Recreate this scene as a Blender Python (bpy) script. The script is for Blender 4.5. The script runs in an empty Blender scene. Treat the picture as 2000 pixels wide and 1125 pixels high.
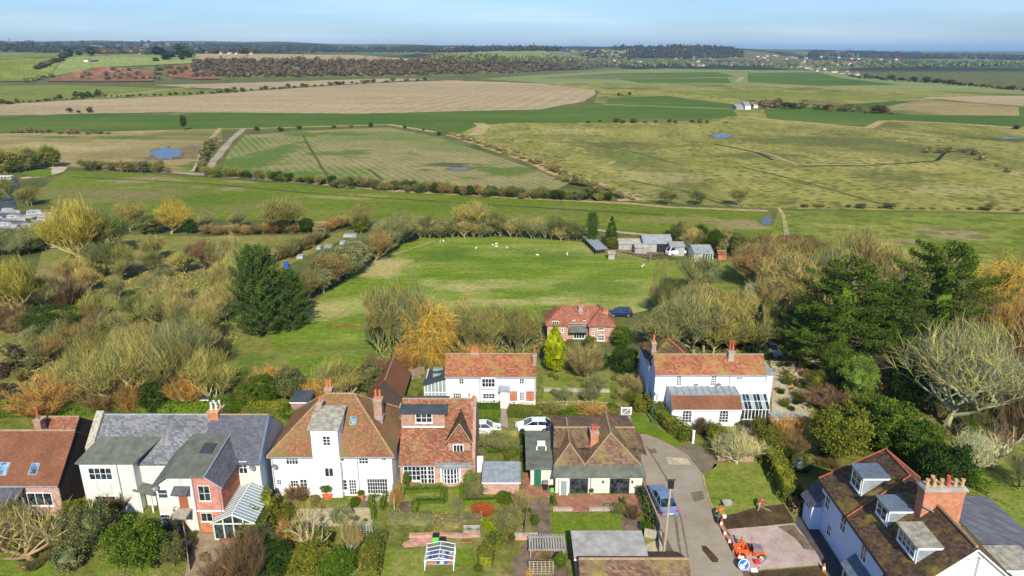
import bpy, math, random
import numpy as np
from mathutils import Vector, noise, Matrix
from mathutils.geometry import tessellate_polygon
R = random.Random(7)
CX, CY, F = 1000.0, 562.5, 1400.0            # the photograph is 2000 px wide
HC = 45.0
TH = math.atan((CY - 96) / F)
sT, cT = math.sin(TH), math.cos(TH)
sc = bpy.context.scene
C = sc.collection
cam = bpy.data.objects.new('camera', bpy.data.cameras.new('camera'))
C.objects.link(cam)
cam.location = (0, 0, HC)
cam.rotation_euler = (math.pi / 2 - TH, 0, 0)
cam.data.sensor_width = 36
cam.data.lens = 36 * F / 2000
cam.data.clip_end = 120000
sc.camera = cam
SUN_EL, SUN_AZ = math.radians(37), math.radians(174)   # azimuth measured from +Y clockwise: sun behind the camera
world = bpy.data.worlds.new('World')
sc.world = world
world.use_nodes = True
wn = world.node_tree
wn.nodes.clear()
sky = wn.nodes.new('ShaderNodeTexSky')
sky.sky_type = 'NISHITA'
sky.sun_disc = False
sky.sun_elevation = SUN_EL
sky.sun_rotation = SUN_AZ
sky.altitude = 50
sky.air_density = 1.0
sky.dust_density = 0.6
sky.ozone_density = 2.2
bg = wn.nodes.new('ShaderNodeBackground')
bg.inputs['Strength'].default_value = 0.073
wo = wn.nodes.new('ShaderNodeOutputWorld')
tc = wn.nodes.new('ShaderNodeTexCoord')
mp = wn.nodes.new('ShaderNodeMapping')
mp.inputs['Scale'].default_value = (1.2, 1.2, 14)
nz = wn.nodes.new('ShaderNodeTexNoise')
nz.inputs['Scale'].default_value = 2.6
nz.inputs['Detail'].default_value = 6
cr = wn.nodes.new('ShaderNodeValToRGB')
cr.color_ramp.elements[0].position = 0.42
cr.color_ramp.elements[0].color = (0, 0, 0, 1)
cr.color_ramp.elements[1].position = 0.75
cr.color_ramp.elements[1].color = (0.3, 0.3, 0.3, 1)
mx = wn.nodes.new('ShaderNodeMixRGB')
mx.inputs['Color2'].default_value = (11, 13, 15, 1)
hs = wn.nodes.new('ShaderNodeMixRGB')
hs.blend_type = 'MULTIPLY'
hs.inputs['Fac'].default_value = 1
hs.inputs['Color2'].default_value = (0.80, 1.07, 1.56, 1)
L = wn.links.new
L(tc.outputs['Generated'], mp.inputs['Vector'])
L(mp.outputs['Vector'], nz.inputs['Vector'])
L(nz.outputs['Fac'], cr.inputs['Fac'])
L(sky.outputs['Color'], hs.inputs['Color1'])
L(hs.outputs['Color'], mx.inputs['Color1'])
L(cr.outputs['Color'], mx.inputs['Fac'])
L(mx.outputs['Color'], bg.inputs['Color'])
L(bg.outputs['Background'], wo.inputs['Surface'])
sun = bpy.data.objects.new('sun', bpy.data.lights.new('sun', 'SUN'))
C.objects.link(sun)
sun.data.energy = 5.0
sun.data.angle = math.radians(0.53)
sun.data.color = (1.0, 0.93, 0.79)
sd = Vector((math.sin(SUN_AZ) * math.cos(SUN_EL), math.cos(SUN_AZ) * math.cos(SUN_EL), math.sin(SUN_EL)))
sun.rotation_euler = sd.to_track_quat('Z', 'Y').to_euler()
sc.view_settings.view_transform = 'Standard'
sc.view_settings.look = 'None'
sc.view_settings.exposure = 0.34
sc.view_settings.gamma = 1
sc.view_settings.use_curve_mapping = False
sc.cycles.max_bounces = 5
sc.cycles.diffuse_bounces = 2
sc.cycles.transparent_max_bounces = 6
sc.cycles.volume_bounces = 0
def ray(px, py):
 u, v = (px - CX) / F, (py - CY) / F
 return Vector((u, cT - v * sT, -(sT + v * cT)))
def G(px, py, z=0.0):
 r = ray(px, py)
 t = (z - HC) / r.z
 return Vector((r.x * t, r.y * t, z))
def HZ(y, py):
 r = ray(CX, py)
 return HC + y * r.z / r.y
def XA(px, y, z):
 return (px - CX) / F * (y * cT - (z - HC) * sT)
def W(px, py, y):
 z = HZ(y, py)
 return Vector((XA(px, y, z), y, z))
def ss(a, b, x):
 t = min(1, max(0, (x - a) / (b - a)))
 return t * t * (3 - 2 * t)
def lerp_pts(pts, x):
 if x <= pts[0][0]: return pts[0][1]
 for (a, b), (c, d) in zip(pts, pts[1:]):
  if x <= c: return b + (d - b) * (x - a) / (c - a)
 return pts[-1][1]
FOOT = [(-3000, 1000), (-900, 1060), (-560, 1130), (-370, 1180), (-100, 1330), (0, 1500), (160, 1900), (400, 3200), (3000, 3300)]
FAR = [(-6000, 105), (-1900, 92), (-1200, 78), (-300, 68), (400, 60), (1500, 48), (2600, 22), (9000, 0)]
def gs(x, y, cx, cy, rx, ry, h):
 q = ((x - cx) / rx) ** 2 + ((y - cy) / ry) ** 2
 return h * math.exp(-q) if q < 12 else 0.0
def TZ(x, y):
 """height of the terrain"""
 if y < 900: return 0.0
 f = lerp_pts(FOOT, x)
 k = max(0.05, 1 - ss(0, 420, x))
 n = noise.noise(Vector((x / 160, y / 160, 0))) * 40
 h = 27 * k * ss(0, 130, y - f + n)
 if y > 1500:
  nn = noise.fractal(Vector((x / 900, y / 1300, 3)), 0.9, 2.1, 4)
  amp = ss(1800, 4200, y) * (1 - ss(900, 2600, x))
  h += nn * 16 * amp
  a = (x * 5000 / max(y, 1))
  h += (lerp_pts(FAR, a) - 27 * k) * ss(3000, 5200, y) * (1 - ss(6200, 9000, y) * .9)
  h += gs(x, y, 840, 3500, 420, 420, 40) + gs(x, y, 520, 3300, 330, 260, 20)
  h += gs(x, y, -60, 3000, 420, 300, 14) + gs(x, y, 190, 2750, 200, 220, 14)
  h += gs(x, y, 1900, 4300, 500, 260, 20) + gs(x, y, -1900, 2600, 700, 500, 26)
 h += gs(x, y, -690, 1300, 200, 110, 8) + gs(x, y, -540, 1620, 260, 150, 10)
 return max(h, 0.0)
def GT(px, py, z0=0.0):
 """ground point under a pixel, on the real terrain"""
 if py > 172: return G(px, py, z0)
 r = ray(px, py)
 t = 880.0
 while t < 38000:
  p = Vector((r.x * t, r.y * t, HC + r.z * t))
  if p.z <= TZ(p.x, p.y): break
  t *= 1.008
 a, b = t / 1.008, t
 for _ in range(8):
  m = (a + b) / 2
  if HC + r.z * m <= TZ(r.x * m, r.y * m): b = m
  else: a = m
 x, y = r.x * b, r.y * b
 return Vector((x, y, TZ(x, y) + z0))
def tag(o, label=None, cat=None, group=None, kind=None):
 if label: o['label'] = label
 if cat: o['category'] = cat
 if group: o['group'] = group
 if kind: o['kind'] = kind
 return o
class MB:
 """collects faces, in world metres, and links them as one mesh object"""
 def __init__(s): s.v, s.f = [], []
 def poly(s, pts):
  n = len(s.v); s.v += [tuple(p) for p in pts]; s.f.append(tuple(range(n, n + len(pts)))); return s
 def box(s, x0, x1, y0, y1, z0, z1):
  return s.hexa([(x0,y0,z0),(x1,y0,z0),(x1,y1,z0),(x0,y1,z0),(x0,y0,z1),(x1,y0,z1),(x1,y1,z1),(x0,y1,z1)])
 def hexa(s, p):
  n = len(s.v); s.v += [tuple(q) for q in p]
  s.f += [tuple(n + i for i in q) for q in ((3,2,1,0),(4,5,6,7),(0,1,5,4),(1,2,6,5),(2,3,7,6),(3,0,4,7))]
  return s
 def slab(s, pts, t):
  """a sloping plate: its top outline and its thickness"""
  n = len(s.v); k = len(pts)
  s.v += [tuple(p) for p in pts] + [(p[0], p[1], p[2] - t) for p in pts]
  s.f.append(tuple(range(n, n + k))); s.f.append(tuple(range(n + 2 * k - 1, n + k - 1, -1)))
  for i in range(k):
   j = (i + 1) % k
   s.f.append((n + i, n + k + i, n + k + j, n + j))
  return s
 def prism(s, pts, z0, z1):
  n = len(s.v); k = len(pts)
  s.v += [(p[0], p[1], z0) for p in pts] + [(p[0], p[1], z1) for p in pts]
  s.f.append(tuple(range(n + k - 1, n - 1, -1))); s.f.append(tuple(range(n + k, n + 2 * k)))
  for i in range(k):
   j = (i + 1) % k
   s.f.append((n + i, n + j, n + k + j, n + k + i))
  return s
 def yprism(s, pts, y0, y1):
  """outline of (x, z) swept from y0 to y1"""
  n = len(s.v); k = len(pts)
  s.v += [(p[0], y0, p[1]) for p in pts] + [(p[0], y1, p[1]) for p in pts]
  s.f.append(tuple(range(n, n + k))); s.f.append(tuple(range(n + 2 * k - 1, n + k - 1, -1)))
  for i in range(k):
   j = (i + 1) % k
   s.f.append((n + j, n + i, n + k + i, n + k + j))
  return s
 def xprism(s, pts, x0, x1):
  """outline of (y, z) swept from x0 to x1"""
  n = len(s.v); k = len(pts)
  s.v += [(x0, p[0], p[1]) for p in pts] + [(x1, p[0], p[1]) for p in pts]
  s.f.append(tuple(range(n, n + k))); s.f.append(tuple(range(n + 2 * k - 1, n + k - 1, -1)))
  for i in range(k):
   j = (i + 1) % k
   s.f.append((n + j, n + i, n + k + i, n + k + j))
  return s
 def cyl(s, x, y, z0, z1, r0, r1=None, n=8):
  r1 = r0 if r1 is None else r1
  return s.tube(Vector((x, y, z0)), Vector((x, y, z1)), r0, r1, n)
 def tube(s, p, q, r0, r1=None, n=6):
  p, q = Vector(p), Vector(q)
  r1 = r0 if r1 is None else r1
  d = (q - p).normalized()
  a = d.cross(Vector((0, 0, 1)))
  if a.length < .01: a = Vector((1, 0, 0))
  a.normalize(); b = d.cross(a)
  m = len(s.v)
  for c, r in ((p, r0), (q, r1)):
   for i in range(n):
    t = 2 * math.pi * i / n
    s.v.append(tuple(c + a * (r * math.cos(t)) + b * (r * math.sin(t))))
  for i in range(n):
   j = (i + 1) % n
   s.f.append((m + i, m + j, m + n + j, m + n + i))
  s.f.append(tuple(range(m + n - 1, m - 1, -1))); s.f.append(tuple(range(m + n, m + 2 * n)))
  return s
 def beam(s, p, q, w):
  return s.tube(p, q, w * .7, w * .7, 4)
 def lathe(s, x, y, prof, n=10):
  """prof: list of (radius, z) from the bottom up"""
  m = len(s.v)
  for r, z in prof:
   for i in range(n):
    t = 2 * math.pi * i / n
    s.v.append((x + r * math.cos(t), y + r * math.sin(t), z))
  for k in range(len(prof) - 1):
   for i in range(n):
    j = (i + 1) % n
    a = m + k * n
    s.f.append((a + i, a + j, a + n + j, a + n + i))
  s.f.append(tuple(range(m + n - 1, m - 1, -1)))
  e = m + (len(prof) - 1) * n
  s.f.append(tuple(range(e, e + n)))
  return s
 def mesh(s, name, mat, org=(0, 0, 0)):
  me = bpy.data.meshes.new(name)
  ox, oy, oz = org
  me.from_pydata([(a - ox, b - oy, c - oz) for a, b, c in s.v], [], s.f)
  me.materials.append(mat)
  me.update()
  return me
 def build(s, name, mat, parent=None, smooth=False):
  org = parent['_o'] if parent is not None else (0, 0, 0)
  me = s.mesh(name, mat, org)
  if smooth: me.polygons.foreach_set('use_smooth', [True] * len(me.polygons))
  o = bpy.data.objects.new(name, me)
  C.objects.link(o)
  if parent is not None:
   o.parent = parent; o['_o'] = tuple(org)
  return o
def thing(name, label, cat, loc, group=None):
 o = bpy.data.objects.new(name, None)
 o.empty_display_size = .3
 C.objects.link(o)
 o.location = loc; o['_o'] = tuple(loc)
 return tag(o, label, cat, group)
def single(mb, name, mat, label, cat, loc, group=None, smooth=False):
 """a thing that is one mesh, origin at its base"""
 me = mb.mesh(name, mat, loc)
 if smooth: me.polygons.foreach_set('use_smooth', [True] * len(me.polygons))
 o = bpy.data.objects.new(name, me); C.objects.link(o); o.location = loc
 return tag(o, label, cat, group)
def copy_tree(o, parent=None):
 c = o.copy(); C.objects.link(c); c.parent = parent
 for ch in list(o.children): copy_tree(ch, c)
 return c
def tri_mesh(name, V, mat):
 """V: (n, k, 3) array of separate k-gons"""
 V = np.asarray(V, dtype=np.float32)
 n, k = V.shape[0], V.shape[1]
 me = bpy.data.meshes.new(name)
 me.vertices.add(n * k); me.vertices.foreach_set('co', V.reshape(-1))
 me.loops.add(n * k); me.loops.foreach_set('vertex_index', np.arange(n * k, dtype=np.int32))
 me.polygons.add(n)
 me.polygons.foreach_set('loop_start', np.arange(0, n * k, k, dtype=np.int32))
 me.polygons.foreach_set('loop_total', np.full(n, k, dtype=np.int32))
 me.materials.append(mat)
 me.update(calc_edges=True)
 return me
def nodes(name):
 m = bpy.data.materials.new(name); m.use_nodes = True
 nt = m.node_tree; b = nt.nodes['Principled BSDF']
 return m, nt, b
def N(nt, t, **kw):
 n = nt.nodes.new(t)
 for k, v in kw.items():
  if k in n.inputs: n.inputs[k].default_value = v
  else: setattr(n, k, v)
 return n
def ramp(nt, fac, stops):
 r = nt.nodes.new('ShaderNodeValToRGB')
 e = r.color_ramp.elements
 while len(e) < len(stops): e.new(0.5)
 for el, (p, c) in zip(e, stops):
  el.position = p; el.color = (*c, 1)
 nt.links.new(fac, r.inputs['Fac'])
 return r.outputs['Color']
def mixc(nt, fac, a, b, mode='MIX'):
 m = nt.nodes.new('ShaderNodeMixRGB'); m.blend_type = mode
 for k, v in (('Fac', fac), ('Color1', a), ('Color2', b)):
  if isinstance(v, (int, float)): m.inputs[k].default_value = v
  elif isinstance(v, tuple): m.inputs[k].default_value = (*v, 1)
  else: nt.links.new(v, m.inputs[k])
 return m.outputs['Color']
def noise_at(nt, vec, scale, detail=4, rough=.6, stretch=None, rot=0):
 if stretch or rot:
  q = N(nt, 'ShaderNodeMapping')
  if stretch: q.inputs['Scale'].default_value = stretch
  q.inputs['Rotation'].default_value = (0, 0, rot)
  nt.links.new(vec, q.inputs['Vector']); vec = q.outputs['Vector']
 n = N(nt, 'ShaderNodeTexNoise', Scale=scale, Detail=detail, Roughness=rough)
 nt.links.new(vec, n.inputs['Vector'])
 return n.outputs['Fac']
def bump(nt, b, h, strength=.4, dist=.05):
 q = N(nt, 'ShaderNodeBump', Strength=strength, Distance=dist)
 nt.links.new(h, q.inputs['Height']); nt.links.new(q.outputs['Normal'], b.inputs['Normal'])
def mat_plain(name, col, rough=.6, metal=0, var=.12, scale=3, spec=.3, bumpy=0):
 m, nt, b = nodes(name)
 g = N(nt, 'ShaderNodeNewGeometry')
 n = noise_at(nt, g.outputs['Position'], scale, 5)
 lo = tuple(c * (1 - var) for c in col); hi = tuple(min(1, c * (1 + var)) for c in col)
 nt.links.new(ramp(nt, n, [(.3, lo), (.7, hi)]), b.inputs['Base Color'])
 b.inputs['Roughness'].default_value = rough
 b.inputs['Metallic'].default_value = metal
 b.inputs['Specular IOR Level'].default_value = spec
 if bumpy: bump(nt, b, n, bumpy)
 return m
def noise_sub(nt, a, b):
 m_ = N(nt, 'ShaderNodeMath', operation='SUBTRACT'); nt.links.new(a, m_.inputs[0]); m_.inputs[1].default_value = b - .15
 return m_.outputs[0]
def mat_ground(name, cols, big=.02, mid=.12, fine=.9, mix2=.5, stripes=None, rot=0, stretch=None, tint=None, tscale=.008, spots=None, tp=.50, blots=(), fc=.3):
 """cols: dark, middle, light; stripes: (metres, angle, strength, colour)"""
 m, nt, b = nodes(name)
 g = N(nt, 'ShaderNodeNewGeometry'); P = g.outputs['Position']
 a = noise_at(nt, P, big, 5, .65, stretch, rot)
 c = ramp(nt, a, [(.36, cols[0]), (.5, cols[1]), (.64, cols[2])])
 bb = noise_at(nt, P, mid, 6, .7, stretch, rot)
 c2 = ramp(nt, bb, [(.38, cols[0]), (.5, cols[1]), (.62, cols[2])])
 c = mixc(nt, mix2, c, c2)
 if tint:
  t = noise_at(nt, P, tscale, 4, .6, stretch, rot)
  tr = ramp(nt, t, [(tp, (0, 0, 0)), (tp + .1, (1, 1, 1))])
  c = mixc(nt, tr, c, tint)
 if stripes:
  w = N(nt, 'ShaderNodeTexWave', Scale=.314 / stripes[0], Distortion=.8, Detail=2)
  w.inputs['Detail Scale'].default_value = .3
  q = N(nt, 'ShaderNodeMapping'); q.inputs['Rotation'].default_value = (0, 0, stripes[1])
  nt.links.new(P, q.inputs['Vector']); nt.links.new(q.outputs['Vector'], w.inputs['Vector'])
  k = noise_at(nt, P, .02, 3)
  mm = N(nt, 'ShaderNodeMath', operation='MULTIPLY'); nt.links.new(w.outputs['Fac'], mm.inputs[0]); nt.links.new(k, mm.inputs[1])
  m3 = N(nt, 'ShaderNodeMath', operation='MULTIPLY'); nt.links.new(mm.outputs[0], m3.inputs[0]); m3.inputs[1].default_value = stripes[2] * 2
  c = mixc(nt, m3.outputs[0], c, stripes[3])
 if blots:
  na = noise_at(nt, P, .09, 6, .75, (.45, 1, 1)); nb = noise_at(nt, P, .03, 3)
  ad0 = N(nt, 'ShaderNodeMath', operation='ADD'); nt.links.new(na, ad0.inputs[0]); nt.links.new(nb, ad0.inputs[1])
 for (bx, by, rx, ry, an, bc, kk) in blots:
  q = N(nt, 'ShaderNodeMapping', vector_type='TEXTURE'); q.inputs['Location'].default_value = (bx, by, 0); q.inputs['Rotation'].default_value = (0, 0, an); q.inputs['Scale'].default_value = (rx, ry, 9999)
  nt.links.new(P, q.inputs['Vector']); ln = N(nt, 'ShaderNodeVectorMath', operation='LENGTH'); nt.links.new(q.outputs['Vector'], ln.inputs[0])
  s1 = N(nt, 'ShaderNodeMath', operation='MULTIPLY_ADD'); nt.links.new(ad0.outputs[0], s1.inputs[0]); s1.inputs[1].default_value = 3.6; nt.links.new(ln.outputs['Value'], s1.inputs[2])
  c = mixc(nt, ramp(nt, noise_sub(nt, s1.outputs[0], 3.6), [(.50, (kk,) * 3), (1.0, (0, 0, 0))]), c, bc)
 if spots:
  v = N(nt, 'ShaderNodeTexVoronoi', Scale=1 / spots[0]); nt.links.new(P, v.inputs['Vector'])
  k = noise_at(nt, P, .025, 4)
  a1 = N(nt, 'ShaderNodeMath', operation='SUBTRACT'); nt.links.new(k, a1.inputs[0]); nt.links.new(v.outputs['Distance'], a1.inputs[1])
  c = mixc(nt, ramp(nt, a1.outputs[0], [(.08, (0, 0, 0)), (.22, (spots[2],) * 3)]), c, spots[1])
 f = noise_at(nt, P, fine, 4, .7)
 c = mixc(nt, 1.0, c, ramp(nt, f, [(.3, (1 - fc,) * 3), (.7, (1 + fc,) * 3)]), 'MULTIPLY')
 nt.links.new(c, b.inputs['Base Color'])
 b.inputs['Roughness'].default_value = .95
 b.inputs['Specular IOR Level'].default_value = .05
 bump(nt, b, f, .1 + fc * 1.3, .12)
 return m
def mat_roof(name, c0, c1, c2, moss=None, mossamt=.5, tile=.28, contrast=1.0, rough=.85):
 m, nt, b = nodes(name)
 g = N(nt, 'ShaderNodeNewGeometry')
 s = N(nt, 'ShaderNodeSeparateXYZ'); nt.links.new(g.outputs['Position'], s.inputs[0])
 ad = N(nt, 'ShaderNodeMath', operation='ADD'); nt.links.new(s.outputs[0], ad.inputs[0]); nt.links.new(s.outputs[1], ad.inputs[1])
 cb = N(nt, 'ShaderNodeCombineXYZ'); nt.links.new(ad.outputs[0], cb.inputs[0]); nt.links.new(s.outputs[2], cb.inputs[1])
 br = N(nt, 'ShaderNodeTexBrick', Scale=1.0)
 br.inputs['Color1'].default_value = (0, 0, 0, 1); br.inputs['Color2'].default_value = (1, 1, 1, 1)
 br.inputs['Mortar'].default_value = (.3, .3, .3, 1)
 br.inputs['Mortar Size'].default_value = .012; br.inputs['Brick Width'].default_value = tile; br.inputs['Row Height'].default_value = tile * .5
 nt.links.new(cb.outputs[0], br.inputs['Vector'])
 n1 = noise_at(nt, g.outputs['Position'], 2.6, 4, .75)
 mxx = mixc(nt, .5, br.outputs['Color'], n1)
 c = ramp(nt, mxx, [(.5 - .26 * contrast, c0), (.5, c1), (.5 + .24 * contrast, c2)])
 if moss:
  n2 = noise_at(nt, g.outputs['Position'], .45, 6, .7)
  k = ramp(nt, n2, [(.62 - mossamt * .28, (0, 0, 0)), (.78 - mossamt * .2, (.85, .85, .85))])
  c = mixc(nt, k, c, moss)
 n3 = noise_at(nt, g.outputs['Position'], .25, 3)
 c = mixc(nt, 1.0, c, ramp(nt, n3, [(.35, (.82, .82, .82)), (.65, (1.12, 1.12, 1.12))]), 'MULTIPLY')
 nt.links.new(c, b.inputs['Base Color'])
 b.inputs['Roughness'].default_value = rough
 b.inputs['Specular IOR Level'].default_value = .15
 bump(nt, b, mxx, .6, .04)
 return m
def mat_brick(name, c0, c1, mortar=(.42, .38, .33), w=.24):
 m, nt, b = nodes(name)
 g = N(nt, 'ShaderNodeNewGeometry')
 s = N(nt, 'ShaderNodeSeparateXYZ'); nt.links.new(g.outputs['Position'], s.inputs[0])
 ad = N(nt, 'ShaderNodeMath', operation='ADD'); nt.links.new(s.outputs[0], ad.inputs[0]); nt.links.new(s.outputs[1], ad.inputs[1])
 cb = N(nt, 'ShaderNodeCombineXYZ'); nt.links.new(ad.outputs[0], cb.inputs[0]); nt.links.new(s.outputs[2], cb.inputs[1])
 br = N(nt, 'ShaderNodeTexBrick', Scale=1.0)
 br.inputs['Color1'].default_value = (*c0, 1); br.inputs['Color2'].default_value = (*c1, 1); br.inputs['Mortar'].default_value = (*mortar, 1)
 br.inputs['Mortar Size'].default_value = .01; br.inputs['Brick Width'].default_value = w; br.inputs['Row Height'].default_value = w / 3
 nt.links.new(cb.outputs[0], br.inputs['Vector'])
 n1 = noise_at(nt, g.outputs['Position'], 1.8, 5, .7)
 c = mixc(nt, 1.0, br.outputs['Color'], ramp(nt, n1, [(.3, (.68, .68, .68)), (.7, (1.25, 1.25, 1.25))]), 'MULTIPLY')
 nt.links.new(c, b.inputs['Base Color']); b.inputs['Roughness'].default_value = .9
 b.inputs['Specular IOR Level'].default_value = .1
 bump(nt, b, br.outputs['Fac'], .3, .01)
 return m
def mat_wall(name, col, dirt=(.5, .48, .42), amt=.3, boards=0):
 m, nt, b = nodes(name)
 g = N(nt, 'ShaderNodeNewGeometry'); P = g.outputs['Position']
 n = noise_at(nt, P, .9, 6, .7, (1, 1, .35))
 k = ramp(nt, n, [(.5, (0, 0, 0)), (.8, (amt, amt, amt))])
 c = mixc(nt, k, col, dirt)
 if boards:
  s = N(nt, 'ShaderNodeSeparateXYZ'); nt.links.new(P, s.inputs[0])
  q = N(nt, 'ShaderNodeMath', operation='MULTIPLY'); nt.links.new(s.outputs[2], q.inputs[0]); q.inputs[1].default_value = 1 / boards
  fr = N(nt, 'ShaderNodeMath', operation='FRACT'); nt.links.new(q.outputs[0], fr.inputs[0])
  bump(nt, b, fr.outputs[0], .7, .03)
 else:
  bump(nt, b, noise_at(nt, P, 14, 3), .15, .02)
 nt.links.new(c, b.inputs['Base Color']); b.inputs['Roughness'].default_value = .7
 b.inputs['Specular IOR Level'].default_value = .2
 return m
def mat_leaf(name, trans=.25, var=.35, hue=.25):
 """foliage and twigs; the hue of each plant is its object colour"""
 m = bpy.data.materials.new(name); m.use_nodes = True; nt = m.node_tree; nt.nodes.clear()
 oi = N(nt, 'ShaderNodeObjectInfo'); g = N(nt, 'ShaderNodeNewGeometry')
 r = ramp(nt, g.outputs['Random Per Island'], [(0, (1 - var, 1 - var, 1 - var * .8)), (.5, (1, 1, 1)), (1, (1 + var * 1.2, 1 + var, 1 - var * .4))])
 c = mixc(nt, 1.0, oi.outputs['Color'], r, 'MULTIPLY')
 n = noise_at(nt, g.outputs['Position'], .45, 3)
 c = mixc(nt, 1.0, c, ramp(nt, n, [(.3, (1 - hue, 1 - hue * .6, 1 - hue * .5)), (.7, (1 + hue, 1 + hue * .6, 1))]), 'MULTIPLY')
 d = N(nt, 'ShaderNodeBsdfDiffuse'); t = N(nt, 'ShaderNodeBsdfTranslucent'); mixs = N(nt, 'ShaderNodeMixShader')
 mixs.inputs[0].default_value = trans
 o = N(nt, 'ShaderNodeOutputMaterial')
 nt.links.new(c, d.inputs['Color']); nt.links.new(c, t.inputs['Color'])
 nt.links.new(d.outputs[0], mixs.inputs[1]); nt.links.new(t.outputs[0], mixs.inputs[2]); nt.links.new(mixs.outputs[0], o.inputs['Surface'])
 return m
def mat_glass(name, col=(.02, .03, .035), rough=.06, spec=.7):
 m, nt, b = nodes(name)
 g = N(nt, 'ShaderNodeNewGeometry')
 n = noise_at(nt, g.outputs['Position'], 1.7, 2)
 nt.links.new(ramp(nt, n, [(.42, tuple(c * .4 for c in col)), (.6, tuple(c * 2.2 for c in col))]), b.inputs['Base Color'])
 b.inputs['Roughness'].default_value = rough; b.inputs['Specular IOR Level'].default_value = spec
 return m
M = {}
M['leaf'] = mat_leaf('foliage', .15, .6, .35); M['twig'] = mat_leaf('twigs', .05, .88, .35)
M['bark'] = mat_leaf('bark', 0, .12, .2)
M['white'] = mat_wall('white_render', (.74, .735, .72), (.48, .46, .40), .5)
M['board'] = mat_wall('white_weatherboard', (.76, .765, .77), (.52, .52, .50), .35, .17)
M['cream'] = mat_wall('cream_render', (.62, .60, .51), (.42, .40, .33), .6)
M['palewall'] = mat_wall('aged_white_render', (.60, .61, .57), (.33, .35, .31), .9)
M['paleblue'] = mat_wall('pale_grey_boards', (.55, .62, .66), (.4, .45, .48), .4, .18)
M['blue'] = mat_wall('white_render_shade_tint', (.52, .62, .80), (.45, .52, .66), .25)  # white side walls, with their blue sky shade put into the colour
M['brick'] = mat_brick('brown_red_brick', (.42, .20, .12), (.30, .14, .09))
M['brickpink'] = mat_brick('pink_brick', (.56, .29, .21), (.44, .22, .16))
M['coral'] = mat_brick('coral_painted_brick', (.55, .21, .16), (.46, .17, .13), (.5, .3, .24))
M['brickred'] = mat_brick('red_brick', (.52, .13, .06), (.40, .10, .05), (.45, .3, .22))
M['brickorange'] = mat_brick('orange_brick', (.55, .19, .09), (.42, .14, .07), (.45, .30, .2))
M['stone'] = mat_plain('stone', (.36, .33, .26), .9, var=.4, scale=4, bumpy=.6)
M['tile_brown'] = mat_roof('brown_roof_tiles', (.13, .06, .035), (.19, .08, .042), (.25, .11, .06), (.13, .12, .05), .15, tile=.2, contrast=1.4)
M['tile_moss'] = mat_roof('mossy_roof_tiles', (.13, .06, .035), (.24, .105, .055), (.36, .18, .10), (.16, .14, .045), .72, contrast=1.3, tile=.22)
M['tile_red'] = mat_roof('mottled_red_roof_tiles', (.13, .06, .035), (.24, .095, .055), (.38, .19, .11), (.24, .19, .07), .35, contrast=1.2)
M['tile_orange'] = mat_roof('orange_roof_tiles', (.16, .062, .035), (.27, .095, .05), (.38, .17, .09), (.30, .20, .06), .5, contrast=1.1)
M['tile_pink'] = mat_roof('pink_red_roof_tiles', (.17, .07, .045), (.26, .10, .065), (.35, .16, .10), None)
M['tile_dark'] = mat_roof('dark_lichened_roof_tiles', (.055, .038, .026), (.10, .062, .038), (.16, .10, .06), (.30, .23, .03), .42)
M['tile_bung'] = mat_roof('weathered_brown_roof_tiles', (.085, .055, .04), (.16, .095, .06), (.24, .15, .10), (.22, .19, .06), .55)
M['slate'] = mat_roof('dark_slates', (.07, .075, .09), (.105, .11, .13), (.14, .145, .17), None, contrast=1.3)
M['slate_old'] = mat_roof('old_patched_slates', (.09, .095, .105), (.17, .175, .185), (.27, .27, .275), (.17, .17, .12), .4, tile=.3, contrast=1.2)
M['felt_green'] = mat_plain('green_grey_roof_felt', (.125, .135, .105), .9, var=.3, scale=1.1, bumpy=.2)
M['felt_dark'] = mat_plain('dark_roof_felt', (.055, .068, .082), .7, var=.3, scale=.7)
M['felt_pale'] = mat_plain('pale_lichened_roof_felt', (.30, .28, .22), .95, var=.45, scale=2.2, bumpy=.3)
M['lead'] = mat_plain('grey_lead', (.26, .29, .31), .5, var=.25, scale=1.5)
M['leaddark'] = mat_plain('dark_blue_grey_lead', (.12, .15, .19), .5, var=.25, scale=1.5)
M['conc'] = mat_plain('weathered_concrete', (.34, .33, .30), .95, var=.3, scale=.9, bumpy=.2)
M['frame'] = mat_plain('white_paint', (.80, .81, .81), .45, var=.05)
M['greenframe'] = mat_plain('pale_green_paint', (.56, .62, .52), .5, var=.08)
M['darkframe'] = mat_plain('dark_grey_paint', (.05, .055, .06), .5)
M['glass'] = mat_glass('window_glass')
M['glassroof'] = mat_plain('conservatory_roof_glass', (.25, .32, .31), .25, var=.2, scale=.8, spec=.6)
M['glassblue'] = mat_glass('blue_tinted_glass', (.10, .17, .24), .12)
M['curtain'] = mat_plain('pale_interior', (.32, .27, .22), .9, var=.6, scale=2)
M['pot'] = mat_plain('terracotta', (.60, .16, .06), .8, var=.2, scale=5)
M['potbuff'] = mat_plain('buff_chimney_pots', (.52, .32, .14), .8, var=.25, scale=5)
M['potred'] = mat_plain('bright_red_chimney_pots', (.48, .09, .05), .75, var=.2, scale=5)
M['ridge'] = mat_plain('red_ridge_tiles', (.36, .10, .05), .85, var=.3, scale=4)
M['ridgeold'] = mat_plain('lichened_ridge_tiles', (.30, .21, .12), .9, var=.3, scale=4)
M['wood'] = mat_plain('weathered_timber', (.23, .18, .12), .9, var=.3, scale=4)
M['woodpale'] = mat_plain('pale_timber', (.40, .33, .22), .85, var=.25, scale=4)
M['wooddark'] = mat_plain('dark_stained_timber', (.06, .045, .035), .9, var=.3, scale=4)
M['green_paint'] = mat_plain('dark_green_paint', (.02, .13, .08), .5)
M['black'] = mat_plain('black_plastic', (.02, .02, .022), .5)
M['grey'] = mat_plain('grey_metal', (.22, .23, .25), .4, .3)
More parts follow.
